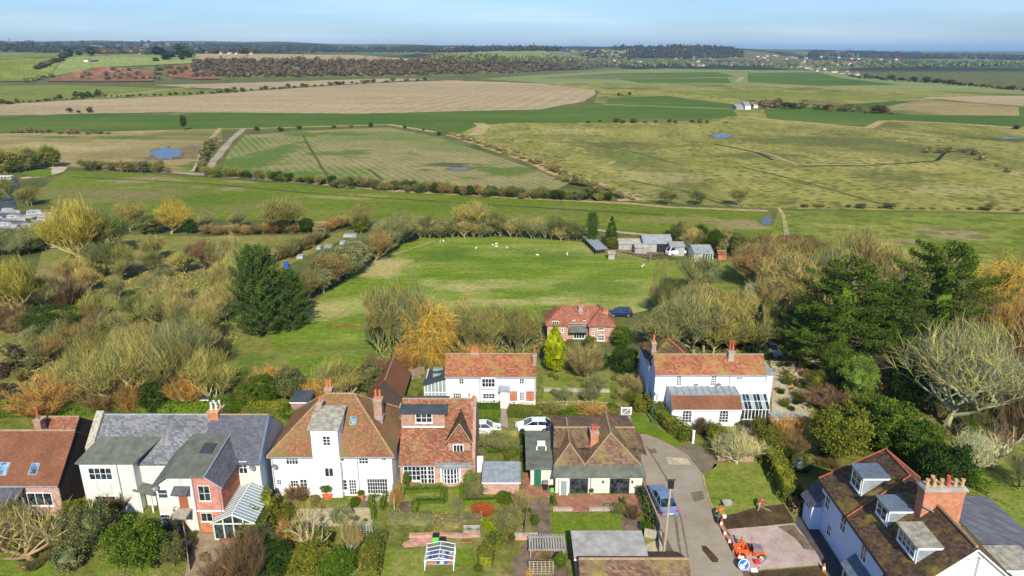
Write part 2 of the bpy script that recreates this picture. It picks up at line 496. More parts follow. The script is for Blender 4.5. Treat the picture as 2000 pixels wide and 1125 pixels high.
M['orange'] = mat_plain('orange_machine_paint', (.75, .11, .02), .4)
M['coneorange'] = mat_plain('cone_orange', (.85, .12, .03), .6)
M['signblue'] = mat_plain('sign_blue', (.01, .12, .55), .4)
M['tyre'] = mat_plain('tyre_rubber', (.025, .025, .025), .9)
M['bluepl'] = mat_plain('blue_plastic', (.02, .10, .45), .5)
M['lime'] = mat_plain('lime_plastic', (.12, .60, .06), .5)
M['red'] = mat_plain('red_cloth', (.62, .03, .06), .8)
M['door'] = mat_plain('brown_door_paint', (.30, .10, .05), .6)
M['wool'] = mat_plain('wool', (.72, .70, .62), .95, var=.15, scale=6)
M['skin'] = mat_plain('skin', (.52, .32, .23), .6)
NA, rings = 230, []
r_ = 18.0
while r_ < 42000:
 rings.append(r_); r_ *= 1.022 if r_ < 700 or r_ > 9000 else 1.011
V, Fc = [], []
for r0 in rings:
 for i in range(NA + 1):
  a = math.radians(-78 + 156 * i / NA)
  x, y = r0 * math.sin(a), r0 * math.cos(a) - 60
  V.append((x, y, TZ(x, y)))
for j in range(len(rings) - 1):
 for i in range(NA):
  a = j * (NA + 1) + i
  Fc.append((a, a + 1, a + NA + 2, a + NA + 1))
me = bpy.data.meshes.new('ground')
me.from_pydata(V, [], Fc); me.update()
me.polygons.foreach_set('use_smooth', [True] * len(me.polygons))
def mat_terrain():
 """rough pasture near by; far off, a patchwork of fields and woods"""
 m, nt, b = nodes('rough_grassland')
 g = N(nt, 'ShaderNodeNewGeometry'); P = g.outputs['Position']
 near = ramp(nt, noise_at(nt, P, .05, 6, .7), [(.3, (.055, .07, .02)), (.5, (.11, .12, .035)), (.7, (.19, .16, .07))])
 vo = N(nt, 'ShaderNodeTexVoronoi', Scale=1.0); vo.feature = 'F1'
 q = N(nt, 'ShaderNodeMapping'); q.inputs['Scale'].default_value = (1 / 330, 1 / 480, .001)
 nt.links.new(P, q.inputs['Vector']); nt.links.new(q.outputs[0], vo.inputs['Vector'])
 s = N(nt, 'ShaderNodeSeparateColor'); nt.links.new(vo.outputs['Color'], s.inputs[0])
 far = ramp(nt, s.outputs[0], [(0, (.03, .04, .02)), (.34, (.035, .045, .025)), (.36, (.08, .13, .03)), (.52, (.10, .15, .04)), (.55, (.05, .055, .03)), (.72, (.20, .17, .09)), (.86, (.13, .15, .06)), (1, (.06, .06, .035))])
 sp = N(nt, 'ShaderNodeSeparateXYZ'); nt.links.new(P, sp.inputs[0])
 k = ramp(nt, sp.outputs[1], [(0, (0, 0, 0)), (1, (1, 1, 1))])
 mr = N(nt, 'ShaderNodeMapRange'); mr.inputs['From Min'].default_value = 1500; mr.inputs['From Max'].default_value = 1700
 nt.links.new(sp.outputs[1], mr.inputs['Value'])
 c = mixc(nt, mr.outputs[0], near, far)
 f = noise_at(nt, P, .6, 4, .7)
 c = mixc(nt, 1.0, c, ramp(nt, f, [(.3, (.75, .75, .75)), (.7, (1.25, 1.25, 1.25))]), 'MULTIPLY')
 nt.links.new(c, b.inputs['Base Color']); b.inputs['Roughness'].default_value = .95; b.inputs['Specular IOR Level'].default_value = .05
 bump(nt, b, f, .5, .15)
 return m
me.materials.append(mat_terrain())
o = bpy.data.objects.new('ground', me); C.objects.link(o); tag(o, kind='structure')
LEVEL = [0.0, 0]
def next_level(near):
 if near:
  LEVEL[1] += 1
  return LEVEL[0] + .005 * (1 + LEVEL[1] % 8) if LEVEL[1] > 1 else LEVEL[0]
 LEVEL[0] += .0025
 return .01 + LEVEL[0]
def sheet(name, pts, mat, dz=None, wob=1.0, kind='structure', step=14, near=False):
 """a field or lawn outlined on the flat land; its edge wanders a little"""
 rr = random.Random(name + str(pts[0]))
 P = []
 k = len(pts)
 for i in range(k):
  a, b = pts[i], pts[(i + 1) % k]
  d = math.hypot(b[0] - a[0], b[1] - a[1])
  n = max(1, int(d / step))
  for j in range(n):
   t = j / n
   P.append((a[0] + (b[0] - a[0]) * t + rr.uniform(-wob, wob), a[1] + (b[1] - a[1]) * t + rr.uniform(-wob, wob) * .35))
 if dz is None:
  dz = next_level(near)
 V = [G(x, y, dz) for x, y in P]
 tris = tessellate_polygon([[Vector((v.x, v.y, 0)) for v in V]])
 me = bpy.data.meshes.new(name); me.from_pydata([tuple(v) for v in V], [], [tuple(t) for t in tris]); me.materials.append(mat)
 me.update()
 if me.polygons and me.polygons[0].normal.z < 0: me.flip_normals()
 o = bpy.data.objects.new(name, me); C.objects.link(o)
 return tag(o, kind=kind)
def draped(name, top, bot, mat, dz=.5, nc=60, nr=10):
 """a field on sloping land, between its far edge and its near edge"""
 x0, x1 = max(top[0][0], bot[0][0]), min(top[-1][0], bot[-1][0])
 def at(pts, t):
  s_ = t * (len(pts) - 1); i = min(int(s_), len(pts) - 2); f = s_ - i
  return (pts[i][0] + (pts[i+1][0] - pts[i][0]) * f, pts[i][1] + (pts[i+1][1] - pts[i][1]) * f)
 V, Fc = [], []
 for r in range(nr + 1):
  for c in range(nc + 1):
   a, b = at(top, c / nc), at(bot, c / nc)
   t = r / nr
   V.append(tuple(GT(a[0] + (b[0] - a[0]) * t, a[1] + (b[1] - a[1]) * t, dz)))
 for r in range(nr):
  for c in range(nc):
   a = r * (nc + 1) + c
   Fc.append((a, a + nc + 1, a + nc + 2, a + 1))
 me = bpy.data.meshes.new(name); me.from_pydata(V, [], Fc); me.materials.append(mat); me.update()
 o = bpy.data.objects.new(name, me); C.objects.link(o)
 return tag(o, kind='structure')
def band(name, pts, w, mat, dz=None, wob=.6, near=False):
 """a track or ditch of a given width in metres along pixels"""
 rr = random.Random(name + str(pts[0]))
 P = []
 for a, b in zip(pts, pts[1:]):
  n = max(1, int(math.hypot(b[0] - a[0], b[1] - a[1]) / 12))
  for j in range(n): P.append((a[0] + (b[0] - a[0]) * j / n + rr.uniform(-wob, wob), a[1] + (b[1] - a[1]) * j / n + rr.uniform(-wob, wob) * .3))
 P.append(pts[-1])
 if dz is None:
  dz = next_level(near)
 Q = [G(x, y, dz) for x, y in P]
 V, Fc = [], []
 for i, q in enumerate(Q):
  d = (Q[min(i + 1, len(Q) - 1)] - Q[max(i - 1, 0)]); d.z = 0; d.normalize()
  n = Vector((-d.y, d.x, 0)); ww = w * rr.uniform(.8, 1.2) / 2
  V += [tuple(q + n * ww), tuple(q - n * ww)]
 for i in range(len(Q) - 1): Fc.append((2 * i, 2 * i + 1, 2 * i + 3, 2 * i + 2))
 me = bpy.data.meshes.new(name); me.from_pydata(V, [], Fc); me.materials.append(mat); me.update()
 if me.polygons[0].normal.z < 0: me.flip_normals()
 o = bpy.data.objects.new(name, me); C.objects.link(o)
 return tag(o, kind='structure')
def BL(px, py, a, b, col, ang=0.0, k=.85):
 """a soft-edged patch of other growth, sized from the photograph"""
 c = G(px, py); dx = (G(px + a, py) - c).length; dy = (G(px, py - b) - c).length
 return (c.x, c.y, dx, dy, ang, col, k)
BR_, GN_, OL_, ST_, DK_ = (.27, .205, .10), (.085, .145, .02), (.12, .125, .035), (.40, .34, .14), (.07, .085, .025)
g_marsh = mat_ground('marsh_pasture', ((.15, .155, .03), (.255, .24, .055), (.36, .31, .10)), .012, .07, .35, .6, stretch=(1, .45, 1), rot=.35, tint=(.13, .14, .035), tscale=.011, spots=(3.2, (.10, .10, .03), .8), blots=[BL(1600, 278, 260, 14, OL_, -.05), BL(1500, 305, 160, 8, OL_, .1), BL(1180, 280, 120, 9, OL_, -.5), BL(1320, 345, 200, 10, ST_, 0, .5), BL(1750, 350, 170, 12, OL_), BL(1100, 255, 130, 6, ST_, 0, .5), BL(1640, 263, 45, 3, DK_), BL(1960, 272, 60, 4, DK_), BL(1850, 370, 160, 10, ST_, 0, .5), BL(1430, 385, 140, 7, GN_, 0, .4), BL(1200, 310, 90, 14, GN_, -.3, .5), BL(1900, 300, 100, 9, OL_)])
g_crop = mat_ground('winter_crop', ((.085, .135, .012), (.13, .172, .018), (.18, .20, .035)), .01, .06, .5, .45, tint=(.21, .165, .075), tscale=.012, stretch=(.4, 1, 1), blots=[BL(400, 366, 130, 9, BR_), BL(250, 352, 90, 7, BR_), BL(1440, 442, 85, 16, BR_), BL(1300, 430, 120, 8, BR_, 0, .4), BL(620, 385, 120, 6, ST_, 0, .35), BL(480, 356, 60, 6, BR_)])
g_crop2 = mat_ground('dark_green_crop', ((.05, .10, .013), (.08, .135, .02), (.12, .155, .03)), .006, .03, .4, .4, stretch=(.4, 1, 1), tint=(.15, .145, .05), tscale=.006, tp=.54, blots=[BL(690, 232, 120, 4, (.06, .11, .02)), BL(860, 245, 60, 8, OL_), BL(500, 236, 140, 5, OL_, 0, .6), BL(330, 222, 80, 3, BR_)])
g_stripe = mat_ground('drilled_field', ((.14, .16, .035), (.25, .21, .085), (.34, .27, .14)), .010, .06, .5, .4, stripes=(3.2, -.445, .28, (.40, .32, .18)), tint=(.11, .16, .025), tscale=.010, tp=.47, blots=[BL(500, 315, 70, 48, GN_), BL(690, 300, 150, 7, GN_, -.1), BL(862, 322, 62, 9, DK_, -.2), BL(1010, 335, 60, 14, GN_, -.4), BL(560, 345, 120, 8, GN_), BL(620, 262, 110, 5, GN_)])
g_brown = mat_ground('brown_stubble', ((.19, .16, .055), (.30, .235, .10), (.40, .30, .15)), .010, .05, .4, .5, stretch=(.4, 1, 1), tint=(.13, .14, .035), tscale=.01, blots=[BL(120, 290, 140, 16, ST_, 0, .5), BL(350, 300, 60, 16, (.16, .13, .07)), BL(380, 322, 50, 14, GN_), BL(200, 268, 180, 3, GN_)])
g_tan = mat_ground('tan_bare_field', ((.27, .20, .105), (.33, .25, .135), (.41, .315, .175)), .006, .03, .2, .5, stretch=(.3, 1, 1), stripes=(14, .2, .3, (.47, .37, .22)))
g_green = mat_ground('green_pasture', ((.115, .15, .02), (.175, .205, .032), (.26, .25, .065)), .012, .07, .5, .55, stretch=(.5, 1, 1), spots=(5, (.09, .12, .02), .6), blots=[BL(1860, 458, 75, 11, BR_), BL(1760, 474, 90, 8, BR_, 0, .7), BL(1930, 500, 80, 9, ST_, 0, .6), BL(1600, 440, 80, 10, ST_, 0, .3), BL(1560, 460, 60, 10, GN_)])
g_paddock = mat_ground('paddock_grass', ((.095, .165, .014), (.145, .21, .022), (.25, .27, .055)), .02, .22, 1.1, .65, stretch=(.4, 1, 1), rot=-.3, tint=(.30, .30, .085), tscale=.035, tp=.50, blots=[BL(660, 637, 62, 8, (.20, .14, .03)), BL(620, 610, 110, 26, ST_, .5, .6), BL(900, 560, 130, 14, ST_, 0, .7), BL(1000, 590, 150, 12, ST_, 0, .7), BL(1080, 500, 130, 22, GN_, 0, .7), BL(880, 500, 70, 22, GN_), BL(740, 520, 60, 22, ST_, .6, .8), BL(640, 680, 160, 22, OL_, 0, .4), BL(1150, 560, 90, 18, GN_, 0, .6), BL(560, 720, 120, 20, GN_, 0, .4)])
g_olive = mat_ground('rough_olive_grass', ((.13, .14, .03), (.20, .19, .05), (.29, .24, .09)), .02, .12, .8, .5, tint=(.14, .175, .025), tscale=.03, blots=[BL(300, 520, 160, 16, BR_, 0, .8), BL(120, 540, 80, 14, BR_), BL(450, 480, 120, 9, GN_, 0, .6), BL(60, 680, 70, 40, BR_, 0, .6), BL(480, 720, 80, 40, GN_, 0, .7), BL(20, 620, 40, 20, (.33, .27, .19))])
g_pale = mat_ground('pale_green_field', ((.15, .19, .05), (.19, .225, .07), (.24, .26, .10)), .006, .02, .2, .4, stretch=(.3, 1, 1))
g_straw = mat_ground('straw_reeds', ((.24, .19, .075), (.35, .275, .12), (.46, .37, .18)), .05, .3, 1.2, .5)
g_bank = mat_ground('earth_bank', ((.22, .18, .11), (.32, .27, .18), (.42, .36, .26)), .05, .3, 1.2, .5)
g_red = mat_ground('red_bracken_slope', ((.13, .06, .03), (.21, .095, .05), (.28, .15, .08)), .02, .08, .3, .5)
g_lawn = mat_ground('mown_lawn', ((.085, .14, .012), (.125, .185, .016), (.17, .215, .03)), .12, .6, 3, .5)
g_lawn2 = mat_ground('rough_lawn', ((.10, .15, .018), (.17, .215, .03), (.25, .235, .07)), .15, .8, 3, .5)
g_soil = mat_ground('garden_soil', ((.10, .07, .045), (.17, .125, .085), (.25, .19, .14)), .2, 1.1, 4, .6)
g_garden = mat_ground('garden_ground', ((.085, .115, .018), (.15, .172, .03), (.26, .22, .09)), .12, .55, 2.5, .6)
g_darksoil = mat_ground('fresh_dark_soil', ((.045, .03, .016), (.075, .05, .026), (.12, .085, .045)), .2, .9, 4, .6)
g_road = mat_ground('worn_asphalt', ((.25, .21, .15), (.30, .255, .19), (.35, .30, .23)), .08, .4, 3, .5, fc=.08)
g_drive = mat_ground('brown_gravel_drive', ((.13, .105, .07), (.18, .145, .10), (.23, .19, .14)), .2, 1, 5, .5)
g_tar = mat_ground('dark_tarmac', ((.06, .055, .055), (.08, .075, .075), (.10, .095, .095)), .2, 1, 5, .5, fc=.1)
g_gravel = mat_ground('pale_gravel', ((.33, .27, .16), (.44, .37, .24), (.55, .48, .34)), .3, 1.5, 6, .6)
g_paved = mat_ground('pink_sub_base', ((.33, .24, .19), (.44, .34, .29), (.52, .42, .36)), .15, .7, 4, .6, fc=.12)
def mat_water(name, col, rough):
 m, nt, b = nodes(name)
 g = N(nt, 'ShaderNodeNewGeometry')
 n = noise_at(nt, g.outputs['Position'], .8, 4)
 nt.links.new(ramp(nt, n, [(.3, col), (.7, tuple(c * 1.4 for c in col))]), b.inputs['Base Color'])
 b.inputs['Roughness'].default_value = rough; b.inputs['Specular IOR Level'].default_value = .5 if rough < .5 else .05
 bump(nt, b, n, .1, .05)
 return m
g_water = mat_water('pond_water', (.05, .07, .09), .25); g_dwater = mat_water('ditch_water', (.02, .022, .02), .7)
draped('far_hill_field', [(0, 103), (110, 103), (128, 108)], [(0, 160), (60, 160), (95, 152)], g_green, 1.0)
draped('park_grass', [(130, 108), (260, 106), (390, 112)], [(96, 153), (180, 134), (395, 124)], g_pale, 1.2)
draped('plateau_field', [(382, 106), (560, 107), (700, 109), (835, 118)], [(384, 119), (560, 122), (700, 122), (836, 121)], g_tan, 1.2)
draped('red_slope', [(150, 140), (200, 131), (300, 140)], [(90, 160), (200, 161), (300, 160)], g_red, 1.2, 30, 8)
draped('red_slope', [(325, 128), (380, 130), (425, 150)], [(330, 152), (380, 156), (430, 156)], g_red, 1.2, 30, 8)
draped('far_field', [(860, 108), (1000, 98), (1060, 98), (1075, 106)], [(820, 112), (960, 113), (1040, 115), (1110, 116)], g_pale, 1.6, 30, 6)
draped('far_field', [(1155, 102), (1190, 98), (1225, 98)], [(1140, 112), (1190, 114), (1230, 112)], g_pale, 1.6, 20, 6)
draped('far_field', [(1110, 99), (1130, 98), (1150, 98)], [(1120, 107), (1135, 109), (1150, 107)], g_green, 1.8, 16, 5)
sheet('field', [(-30, 168), (130, 166), (300, 172), (480, 177), (360, 186), (170, 192), (-30, 206)], g_green)
sheet('field', [(300, 166), (430, 163), (760, 153), (850, 154), (700, 163), (560, 170), (480, 176)], g_tan)
sheet('field', [(-30, 206), (170, 194), (360, 187), (560, 173), (720, 163), (880, 157), (1060, 163), (1160, 176), (1165, 184), (1140, 198), (1050, 214), (900, 217), (700, 222), (340, 219), (-30, 226)], g_tan)
sheet('field', [(940, 154), (1050, 146), (1170, 140), (1290, 134), (1640, 139), (1660, 150), (1800, 160), (2040, 176), (2040, 190), (1650, 172), (1180, 172), (1060, 162)], g_pale)
sheet('field', [(1050, 152), (1200, 143), (1400, 141), (1440, 150), (1200, 155)], g_crop2)
sheet('field', [(1460, 142), (1600, 141), (1640, 152), (1760, 166), (1600, 168), (1460, 160)], g_crop2)
sheet('field', [(1200, 154), (1420, 152), (1430, 162), (1250, 162)], g_crop2)
sheet('field', [(1060, 162), (1300, 164), (1600, 168), (2040, 186), (2040, 260), (1700, 252), (1440, 232), (1160, 200), (1170, 178)], g_marsh)
sheet('field', [(1190, 192), (1300, 187), (1440, 205), (1430, 212), (1180, 206)], g_crop2)
sheet('field', [(1280, 178), (1460, 176), (1700, 186), (1880, 192), (1700, 194), (1400, 190)], g_green)
sheet('field', [(1490, 214), (1600, 208), (1760, 196), (2040, 214), (2040, 250), (1740, 234), (1690, 250), (1500, 232)], g_crop2)
sheet('field', [(1700, 214), (1800, 195), (1990, 208), (1990, 226), (1780, 224)], g_brown)
sheet('field', [(1800, 190), (2040, 186), (2040, 210), (1900, 200)], g_tan)
sheet('field', [(-30, 232), (160, 222), (340, 219), (700, 222), (900, 217), (1050, 214), (1180, 206), (1430, 213), (1440, 226), (1320, 237), (1180, 240), (1000, 240), (935, 244), (900, 262), (760, 246), (430, 254), (-30, 260)], g_crop2)
sheet('field', [(-30, 262), (200, 258), (432, 254), (436, 272), (400, 300), (372, 336), (250, 330), (130, 326), (-30, 305)], g_brown)
sheet('field', [(478, 264), (620, 254), (760, 249), (850, 267), (950, 298), (1040, 330), (1110, 358), (1085, 372), (900, 368), (640, 354), (430, 341), (445, 300)], g_stripe)
sheet('field', [(935, 244), (1000, 240), (1180, 240), (1320, 237), (1440, 228), (1500, 232), (1690, 250), (1740, 238), (2040, 258), (2040, 416), (1800, 412), (1500, 407), (1240, 393), (1110, 335), (950, 285), (895, 262)], g_marsh)
sheet('field', [(75, 372), (130, 334), (250, 337), (400, 347), (640, 366), (1000, 388), (1290, 403), (1505, 416), (1510, 446), (1490, 472), (1300, 458), (1130, 440), (830, 428), (560, 431), (300, 425), (110, 400), (65, 385)], g_crop)
sheet('field', [(1520, 412), (1800, 414), (2040, 420), (2040, 560), (1850, 530), (1700, 500), (1560, 480), (1500, 470)], g_green)
sheet('field', [(90, 470), (230, 458), (400, 462), (640, 458), (700, 445), (740, 440), (640, 480), (560, 520), (440, 560), (200, 570), (60, 560)], g_olive)
sheet('paddock', [(812, 462), (1000, 464), (1130, 472), (1270, 508), (1305, 508), (1290, 600), (1210, 618), (1060, 605), (1040, 680), (900, 720), (620, 780), (300, 790), (430, 690), (520, 648), (590, 612), (640, 570), (700, 525)], g_paddock)
sheet('field', [(-40, 560), (130, 555), (300, 520), (450, 530), (500, 640), (560, 700), (620, 780), (480, 800), (-40, 800)], g_olive)
sheet('field', [(1305, 508), (1430, 510), (1490, 530), (1520, 580), (1500, 640), (1290, 640)], g_green)
band('track', [(0, 262), (200, 258), (432, 252), (560, 249), (760, 243), (850, 258)], 4.5, g_straw)
band('track', [(540, 352), (760, 372), (1000, 386), (1240, 398), (1300, 404), (1500, 412)], 2.6, g_straw)
band('track', [(1440, 228), (1560, 238), (1695, 250), (1725, 236), (1850, 240), (2040, 254)], 6, g_straw)
band('track', [(1750, 196), (1840, 192), (1960, 202), (2040, 208)], 8, g_straw)
band('track', [(640, 172), (760, 178), (860, 176), (940, 172), (1150, 186)], 7, g_straw, wob=.4)
band('track', [(700, 186), (760, 188), (830, 204), (920, 214)], 8, g_straw, wob=.4)
band('track', [(1430, 213), (1300, 208), (1180, 204)], 10, g_pale, wob=.4)
band('track', [(420, 165), (300, 178), (200, 190)], 8, g_straw, wob=.4)
band('track', [(1080, 150), (1250, 154), (1450, 150), (1440, 160)], 9, g_straw, wob=.4)
band('ditch_bank', [(880, 262), (950, 284), (1040, 315), (1100, 340), (1170, 362), (1235, 392)], 8, g_straw)
band('ditch_bank', [(880, 266), (930, 262), (945, 246), (935, 240)], 7, g_straw)
band('ditch_bank', [(475, 252), (450, 275), (425, 305), (400, 335)], 3.5, g_bank)
band('ditch_bank', [(430, 250), (402, 283), (380, 335)], 2.5, g_straw)
band('ditch', [(412, 278), (402, 305), (388, 335)], 3.2, g_dwater)
band('ditch', [(1180, 372), (1215, 388)], 3, g_dwater)
band('hedge_bank', [(200, 330), (300, 333), (420, 343), (560, 352)], 4, g_bank)
band('track', [(1420, 284), (1500, 300), (1560, 322), (1700, 322), (1840, 314), (1880, 322), (2000, 345)], 1.8, g_straw)
band('creek', [(1395, 281), (1480, 298), (1510, 312)], 1.5, g_dwater)
band('creek', [(1560, 324), (1700, 323), (1830, 314), (1845, 298), (1900, 290)], 1.5, g_dwater)
g_rut = mat_ground('dark_wheel_ruts', ((.06, .075, .02), (.09, .10, .03), (.13, .13, .05)), .05, .3, 1.2)
for q in ([(1450, 326), (1560, 352), (1720, 398)], [(1110, 270), (1250, 300), (1330, 322)], [(1230, 352), (1330, 372), (1430, 404)], [(590, 262), (612, 300), (640, 345)], [(720, 330), (748, 352)], [(1700, 250), (1800, 266), (1990, 276)], [(1500, 214), (1700, 205), (1800, 196)], [(140, 345), (400, 358), (640, 380), (1000, 402), (1300, 420)]): band('wheel_rut', q, 1.2, g_rut)
band('track', [(1110, 318), (1190, 320), (1200, 314)], 2, g_straw)
band('footpath', [(700, 520), (760, 500), (850, 470)], .8, g_straw)
band('track', [(1285, 505), (1278, 560), (1270, 598)], .9, g_olive)
band('track', [(1298, 505), (1292, 560), (1286, 598)], .9, g_olive)
band('reed_bank', [(1520, 405), (1530, 420), (1535, 450), (1540, 480)], 1.1, g_straw)
band('reed_bank', [(500, 442), (580, 436), (680, 432)], 3, g_straw)
band('reed_bank', [(830, 434), (1000, 438), (1130, 446), (1300, 462), (1500, 478)], 2.2, g_straw)
def ellipse(cx, cy, a, b, n=26, w=.12, seed=1):
 rr = random.Random(seed)
 return [(cx + a * math.cos(2 * math.pi * i / n) * (1 + rr.uniform(-w, w)), cy + b * math.sin(2 * math.pi * i / n) * (1 + rr.uniform(-w, w))) for i in range(n)]
g_mud = mat_ground('wet_mud', ((.12, .09, .055), (.17, .13, .08), (.23, .18, .11)), .1, .5, 2)
for q in ((327, 300, 36, 13, 9), (1408, 265, 24, 6, 10), (898, 330, 26, 3.6, 11), (1497, 431, 14, 8, 12)): sheet('pond_margin', ellipse(q[0], q[1], q[2], q[3], 30, .3, q[4]), g_mud, wob=.6)
sheet('pond', ellipse(327, 299, 30, 10, 34, .3, 4), g_water, wob=.3)
sheet('pond', ellipse(1408, 265, 18, 4, 24, .4, 2), g_water, wob=.3)
sheet('pond', ellipse(1975, 270, 22, 1.5, 24, .5, 5), g_water, wob=.3)
sheet('pond', ellipse(1497, 431, 10, 6, 16, .25, 6), g_water, wob=.3)
sheet('pond', ellipse(898, 330, 18, 2.2, 24, .5, 3), g_water, wob=.3)
sheet('river', [(-60, 345), (30, 347), (38, 360), (26, 380), (32, 405), (60, 440), (90, 480), (-60, 500)], g_water)
band('road', [(40, 348), (75, 345), (110, 336), (118, 328), (95, 325), (70, 328)], 5, g_gravel)
sheet('grass_verge', ellipse(72, 338, 30, 8), g_lawn)
LEVEL[0] += .01
sheet('garden_ground', [(-80, 800), (540, 800), (760, 745), (880, 700), (1060, 700), (1200, 690), (1300, 700), (1500, 680), (1700, 650), (2080, 650), (2080, 1200), (-80, 1200)], g_garden, near=True)
sheet('road', [(1236, 848), (1262, 848), (1300, 862), (1345, 890), (1372, 925), (1384, 975), (1402, 1012), (1436, 1080), (1470, 1150), (1350, 1150), (1318, 1095), (1290, 1045), (1266, 985), (1252, 925), (1246, 880)], g_road, wob=.4, near=True)
sheet('road', [(800, 828), (1090, 834), (1240, 845), (1240, 852), (1085, 846), (930, 848), (800, 848)], g_drive, wob=.5, near=True)
sheet('drive', [(1334, 867), (1368, 872), (1398, 896), (1400, 910), (1376, 925), (1368, 918), (1345, 889), (1310, 868)], g_drive, wob=.5, near=True)
sheet('path', [(1212, 808), (1231, 808), (1237, 846), (1219, 844)], g_road, wob=.3, near=True)
sheet('path', [(978, 792), (991, 792), (992, 836), (978, 836)], g_road, wob=.3, near=True)
sheet('lawn', [(1236, 812), (1250, 812), (1290, 838), (1336, 868), (1322, 874), (1270, 849), (1240, 845)], g_lawn, wob=.5, near=True)
sheet('lawn', [(1052, 815), (1130, 806), (1212, 812), (1216, 842), (1090, 832), (1040, 828)], g_lawn, wob=.5, near=True)
sheet('lawn', [(1060, 732), (1150, 728), (1190, 745), (1192, 790), (1062, 795)], g_lawn2, wob=1, near=True)
sheet('lawn', [(925, 812), (975, 812), (976, 830), (925, 828)], g_lawn2, wob=.4, near=True)
sheet('lawn', [(994, 812), (1040, 812), (1040, 830), (994, 832)], g_lawn2, wob=.4, near=True)
sheet('lawn', [(1395, 906), (1430, 902), (1480, 900), (1500, 925), (1531, 985), (1480, 993), (1405, 1008), (1388, 980), (1378, 935)], g_lawn2, wob=.6, near=True)
sheet('bare_soil', [(1402, 1010), (1440, 1002), (1470, 992), (1531, 984), (1553, 1020), (1480, 1029), (1416, 1036)], g_darksoil, wob=.7, near=True)
sheet('new_parking_bay', [(1416, 1034), (1552, 1022), (1598, 1085), (1606, 1103), (1480, 1113), (1450, 1118), (1432, 1075)], g_paved, wob=.5, near=True)
sheet('bare_soil', [(1518, 1028), (1550, 1024), (1592, 1075), (1570, 1072), (1552, 1050)], g_soil, wob=.7, near=True)
sheet('bare_soil', [(1452, 1118), (1600, 1106), (1640, 1160), (1470, 1160)], g_darksoil, wob=.7, near=True)
sheet('tarmac_yard', [(1560, 985), (1600, 1000), (1700, 1160), (1640, 1160), (1606, 1103), (1598, 1085), (1553, 1022)], g_tar, wob=.4, near=True)
LEVEL[1] += 4
sheet('tarmac_patch', [(1371, 1066), (1379, 1066), (1404, 1092), (1402, 1098), (1392, 1098), (1372, 1074)], g_darksoil, dz=LEVEL[0] + .06, wob=.5)
sheet('tarmac_patch', [(1299, 893), (1342, 895), (1350, 908), (1306, 907)], g_gravel, dz=LEVEL[0] + .055, wob=.4)
sheet('tarmac_patch', [(1348, 962), (1372, 958), (1378, 974), (1356, 980)], g_drive, dz=LEVEL[0] + .055, wob=1.2)
sheet('tarmac_patch', [(1268, 878), (1280, 876), (1283, 884), (1271, 886)], g_drive, dz=LEVEL[0] + .055, wob=.6)
band('verge_dirt', [(1240, 860), (1252, 925), (1268, 990), (1292, 1048), (1318, 1095)], .7, g_soil, dz=LEVEL[0] + .05)
band('verge_dirt', [(1400, 1010), (1420, 1045), (1440, 1085), (1462, 1130)], .6, g_soil, dz=LEVEL[0] + .05)
band('worn_seam', [(1262, 870), (1300, 930), (1330, 1010), (1345, 1090)], .12, g_drive, dz=LEVEL[0] + .06)
band('worn_seam', [(1318, 1005), (1326, 1060), (1335, 1110)], .2, g_drive, dz=LEVEL[0] + .065)
band('road_edge', [(1372, 925), (1384, 975), (1402, 1012), (1436, 1080)], .25, g_straw, dz=LEVEL[0] + .062)
sheet('lawn', [(1076, 1004), (1210, 1003), (1214, 1050), (1100, 1060), (1080, 1058)], g_lawn, wob=.3, near=True)
sheet('patio', [(1078, 966), (1250, 966), (1252, 1000), (1082, 1000)], mat_brick('paving_brick', (.36, .15, .08), (.28, .12, .07)), wob=.2, near=True)
sheet('patio', [(1022, 925), (1036, 925), (1040, 950), (1075, 952), (1076, 972), (1020, 972)], mat_brick('paving_brick', (.34, .15, .08), (.26, .12, .07)), wob=.2, near=True)
sheet('flower_bed', [(1032, 975), (1072, 978), (1078, 1058), (1045, 1058), (1035, 1010)], g_soil, wob=.8, near=True)
sheet('flower_bed', [(1214, 1010), (1245, 1005), (1262, 1040), (1216, 1050)], g_soil, wob=.8, near=True)
sheet('lawn', [(795, 960), (900, 955), (1000, 985), (985, 1012), (780, 1018), (775, 975)], g_lawn2, wob=.5, near=True)
sheet('flower_bed', [(778, 980), (812, 978), (812, 1010), (778, 1014)], g_soil, wob=.8, near=True)
sheet('flower_bed', [(900, 960), (935, 960), (935, 978), (905, 980)], g_soil, wob=.8, near=True)
sheet('lawn', [(750, 1075), (830, 1072), (828, 1125), (800, 1140), (742, 1140)], g_lawn2, wob=.6, near=True)
sheet('lawn', [(886, 1072), (928, 1070), (930, 1098), (915, 1108), (886, 1106)], g_lawn, wob=.6, near=True)
sheet('brick_path', [(785, 1062), (812, 1048), (850, 1052), (850, 1064), (790, 1070)], M['brickpink'], wob=.4, near=True)
sheet('gravel_terrace', [(545, 995), (640, 985), (735, 990), (726, 1025), (600, 1030), (545, 1025)], g_gravel, wob=1, near=True)
sheet('terrace', [(545, 968), (770, 968), (765, 990), (545, 995)], g_garden, wob=.6, near=True)
sheet('path', [(700, 965), (732, 965), (728, 990), (705, 990)], g_drive, wob=.4, near=True)
sheet('patio', [(385, 1042), (500, 1042), (470, 1100), (440, 1160), (350, 1160)], mat_ground('worn_patio', ((.18, .13, .08), (.28, .21, .13), (.36, .28, .19)), .3, 1.4, 5), wob=.6, near=True)
sheet('lawn', [(200, 1090), (300, 1080), (330, 1160), (180, 1160)], g_lawn2, wob=1, near=True)
sheet('lawn', [(-40, 1080), (120, 1085), (110, 1160), (-40, 1160)], g_lawn, wob=1, near=True)
sheet('lawn', [(1760, 880), (1900, 850), (2060, 880), (2060, 1100), (1985, 1080), (1930, 975), (1860, 940)], g_lawn2, wob=1, near=True)
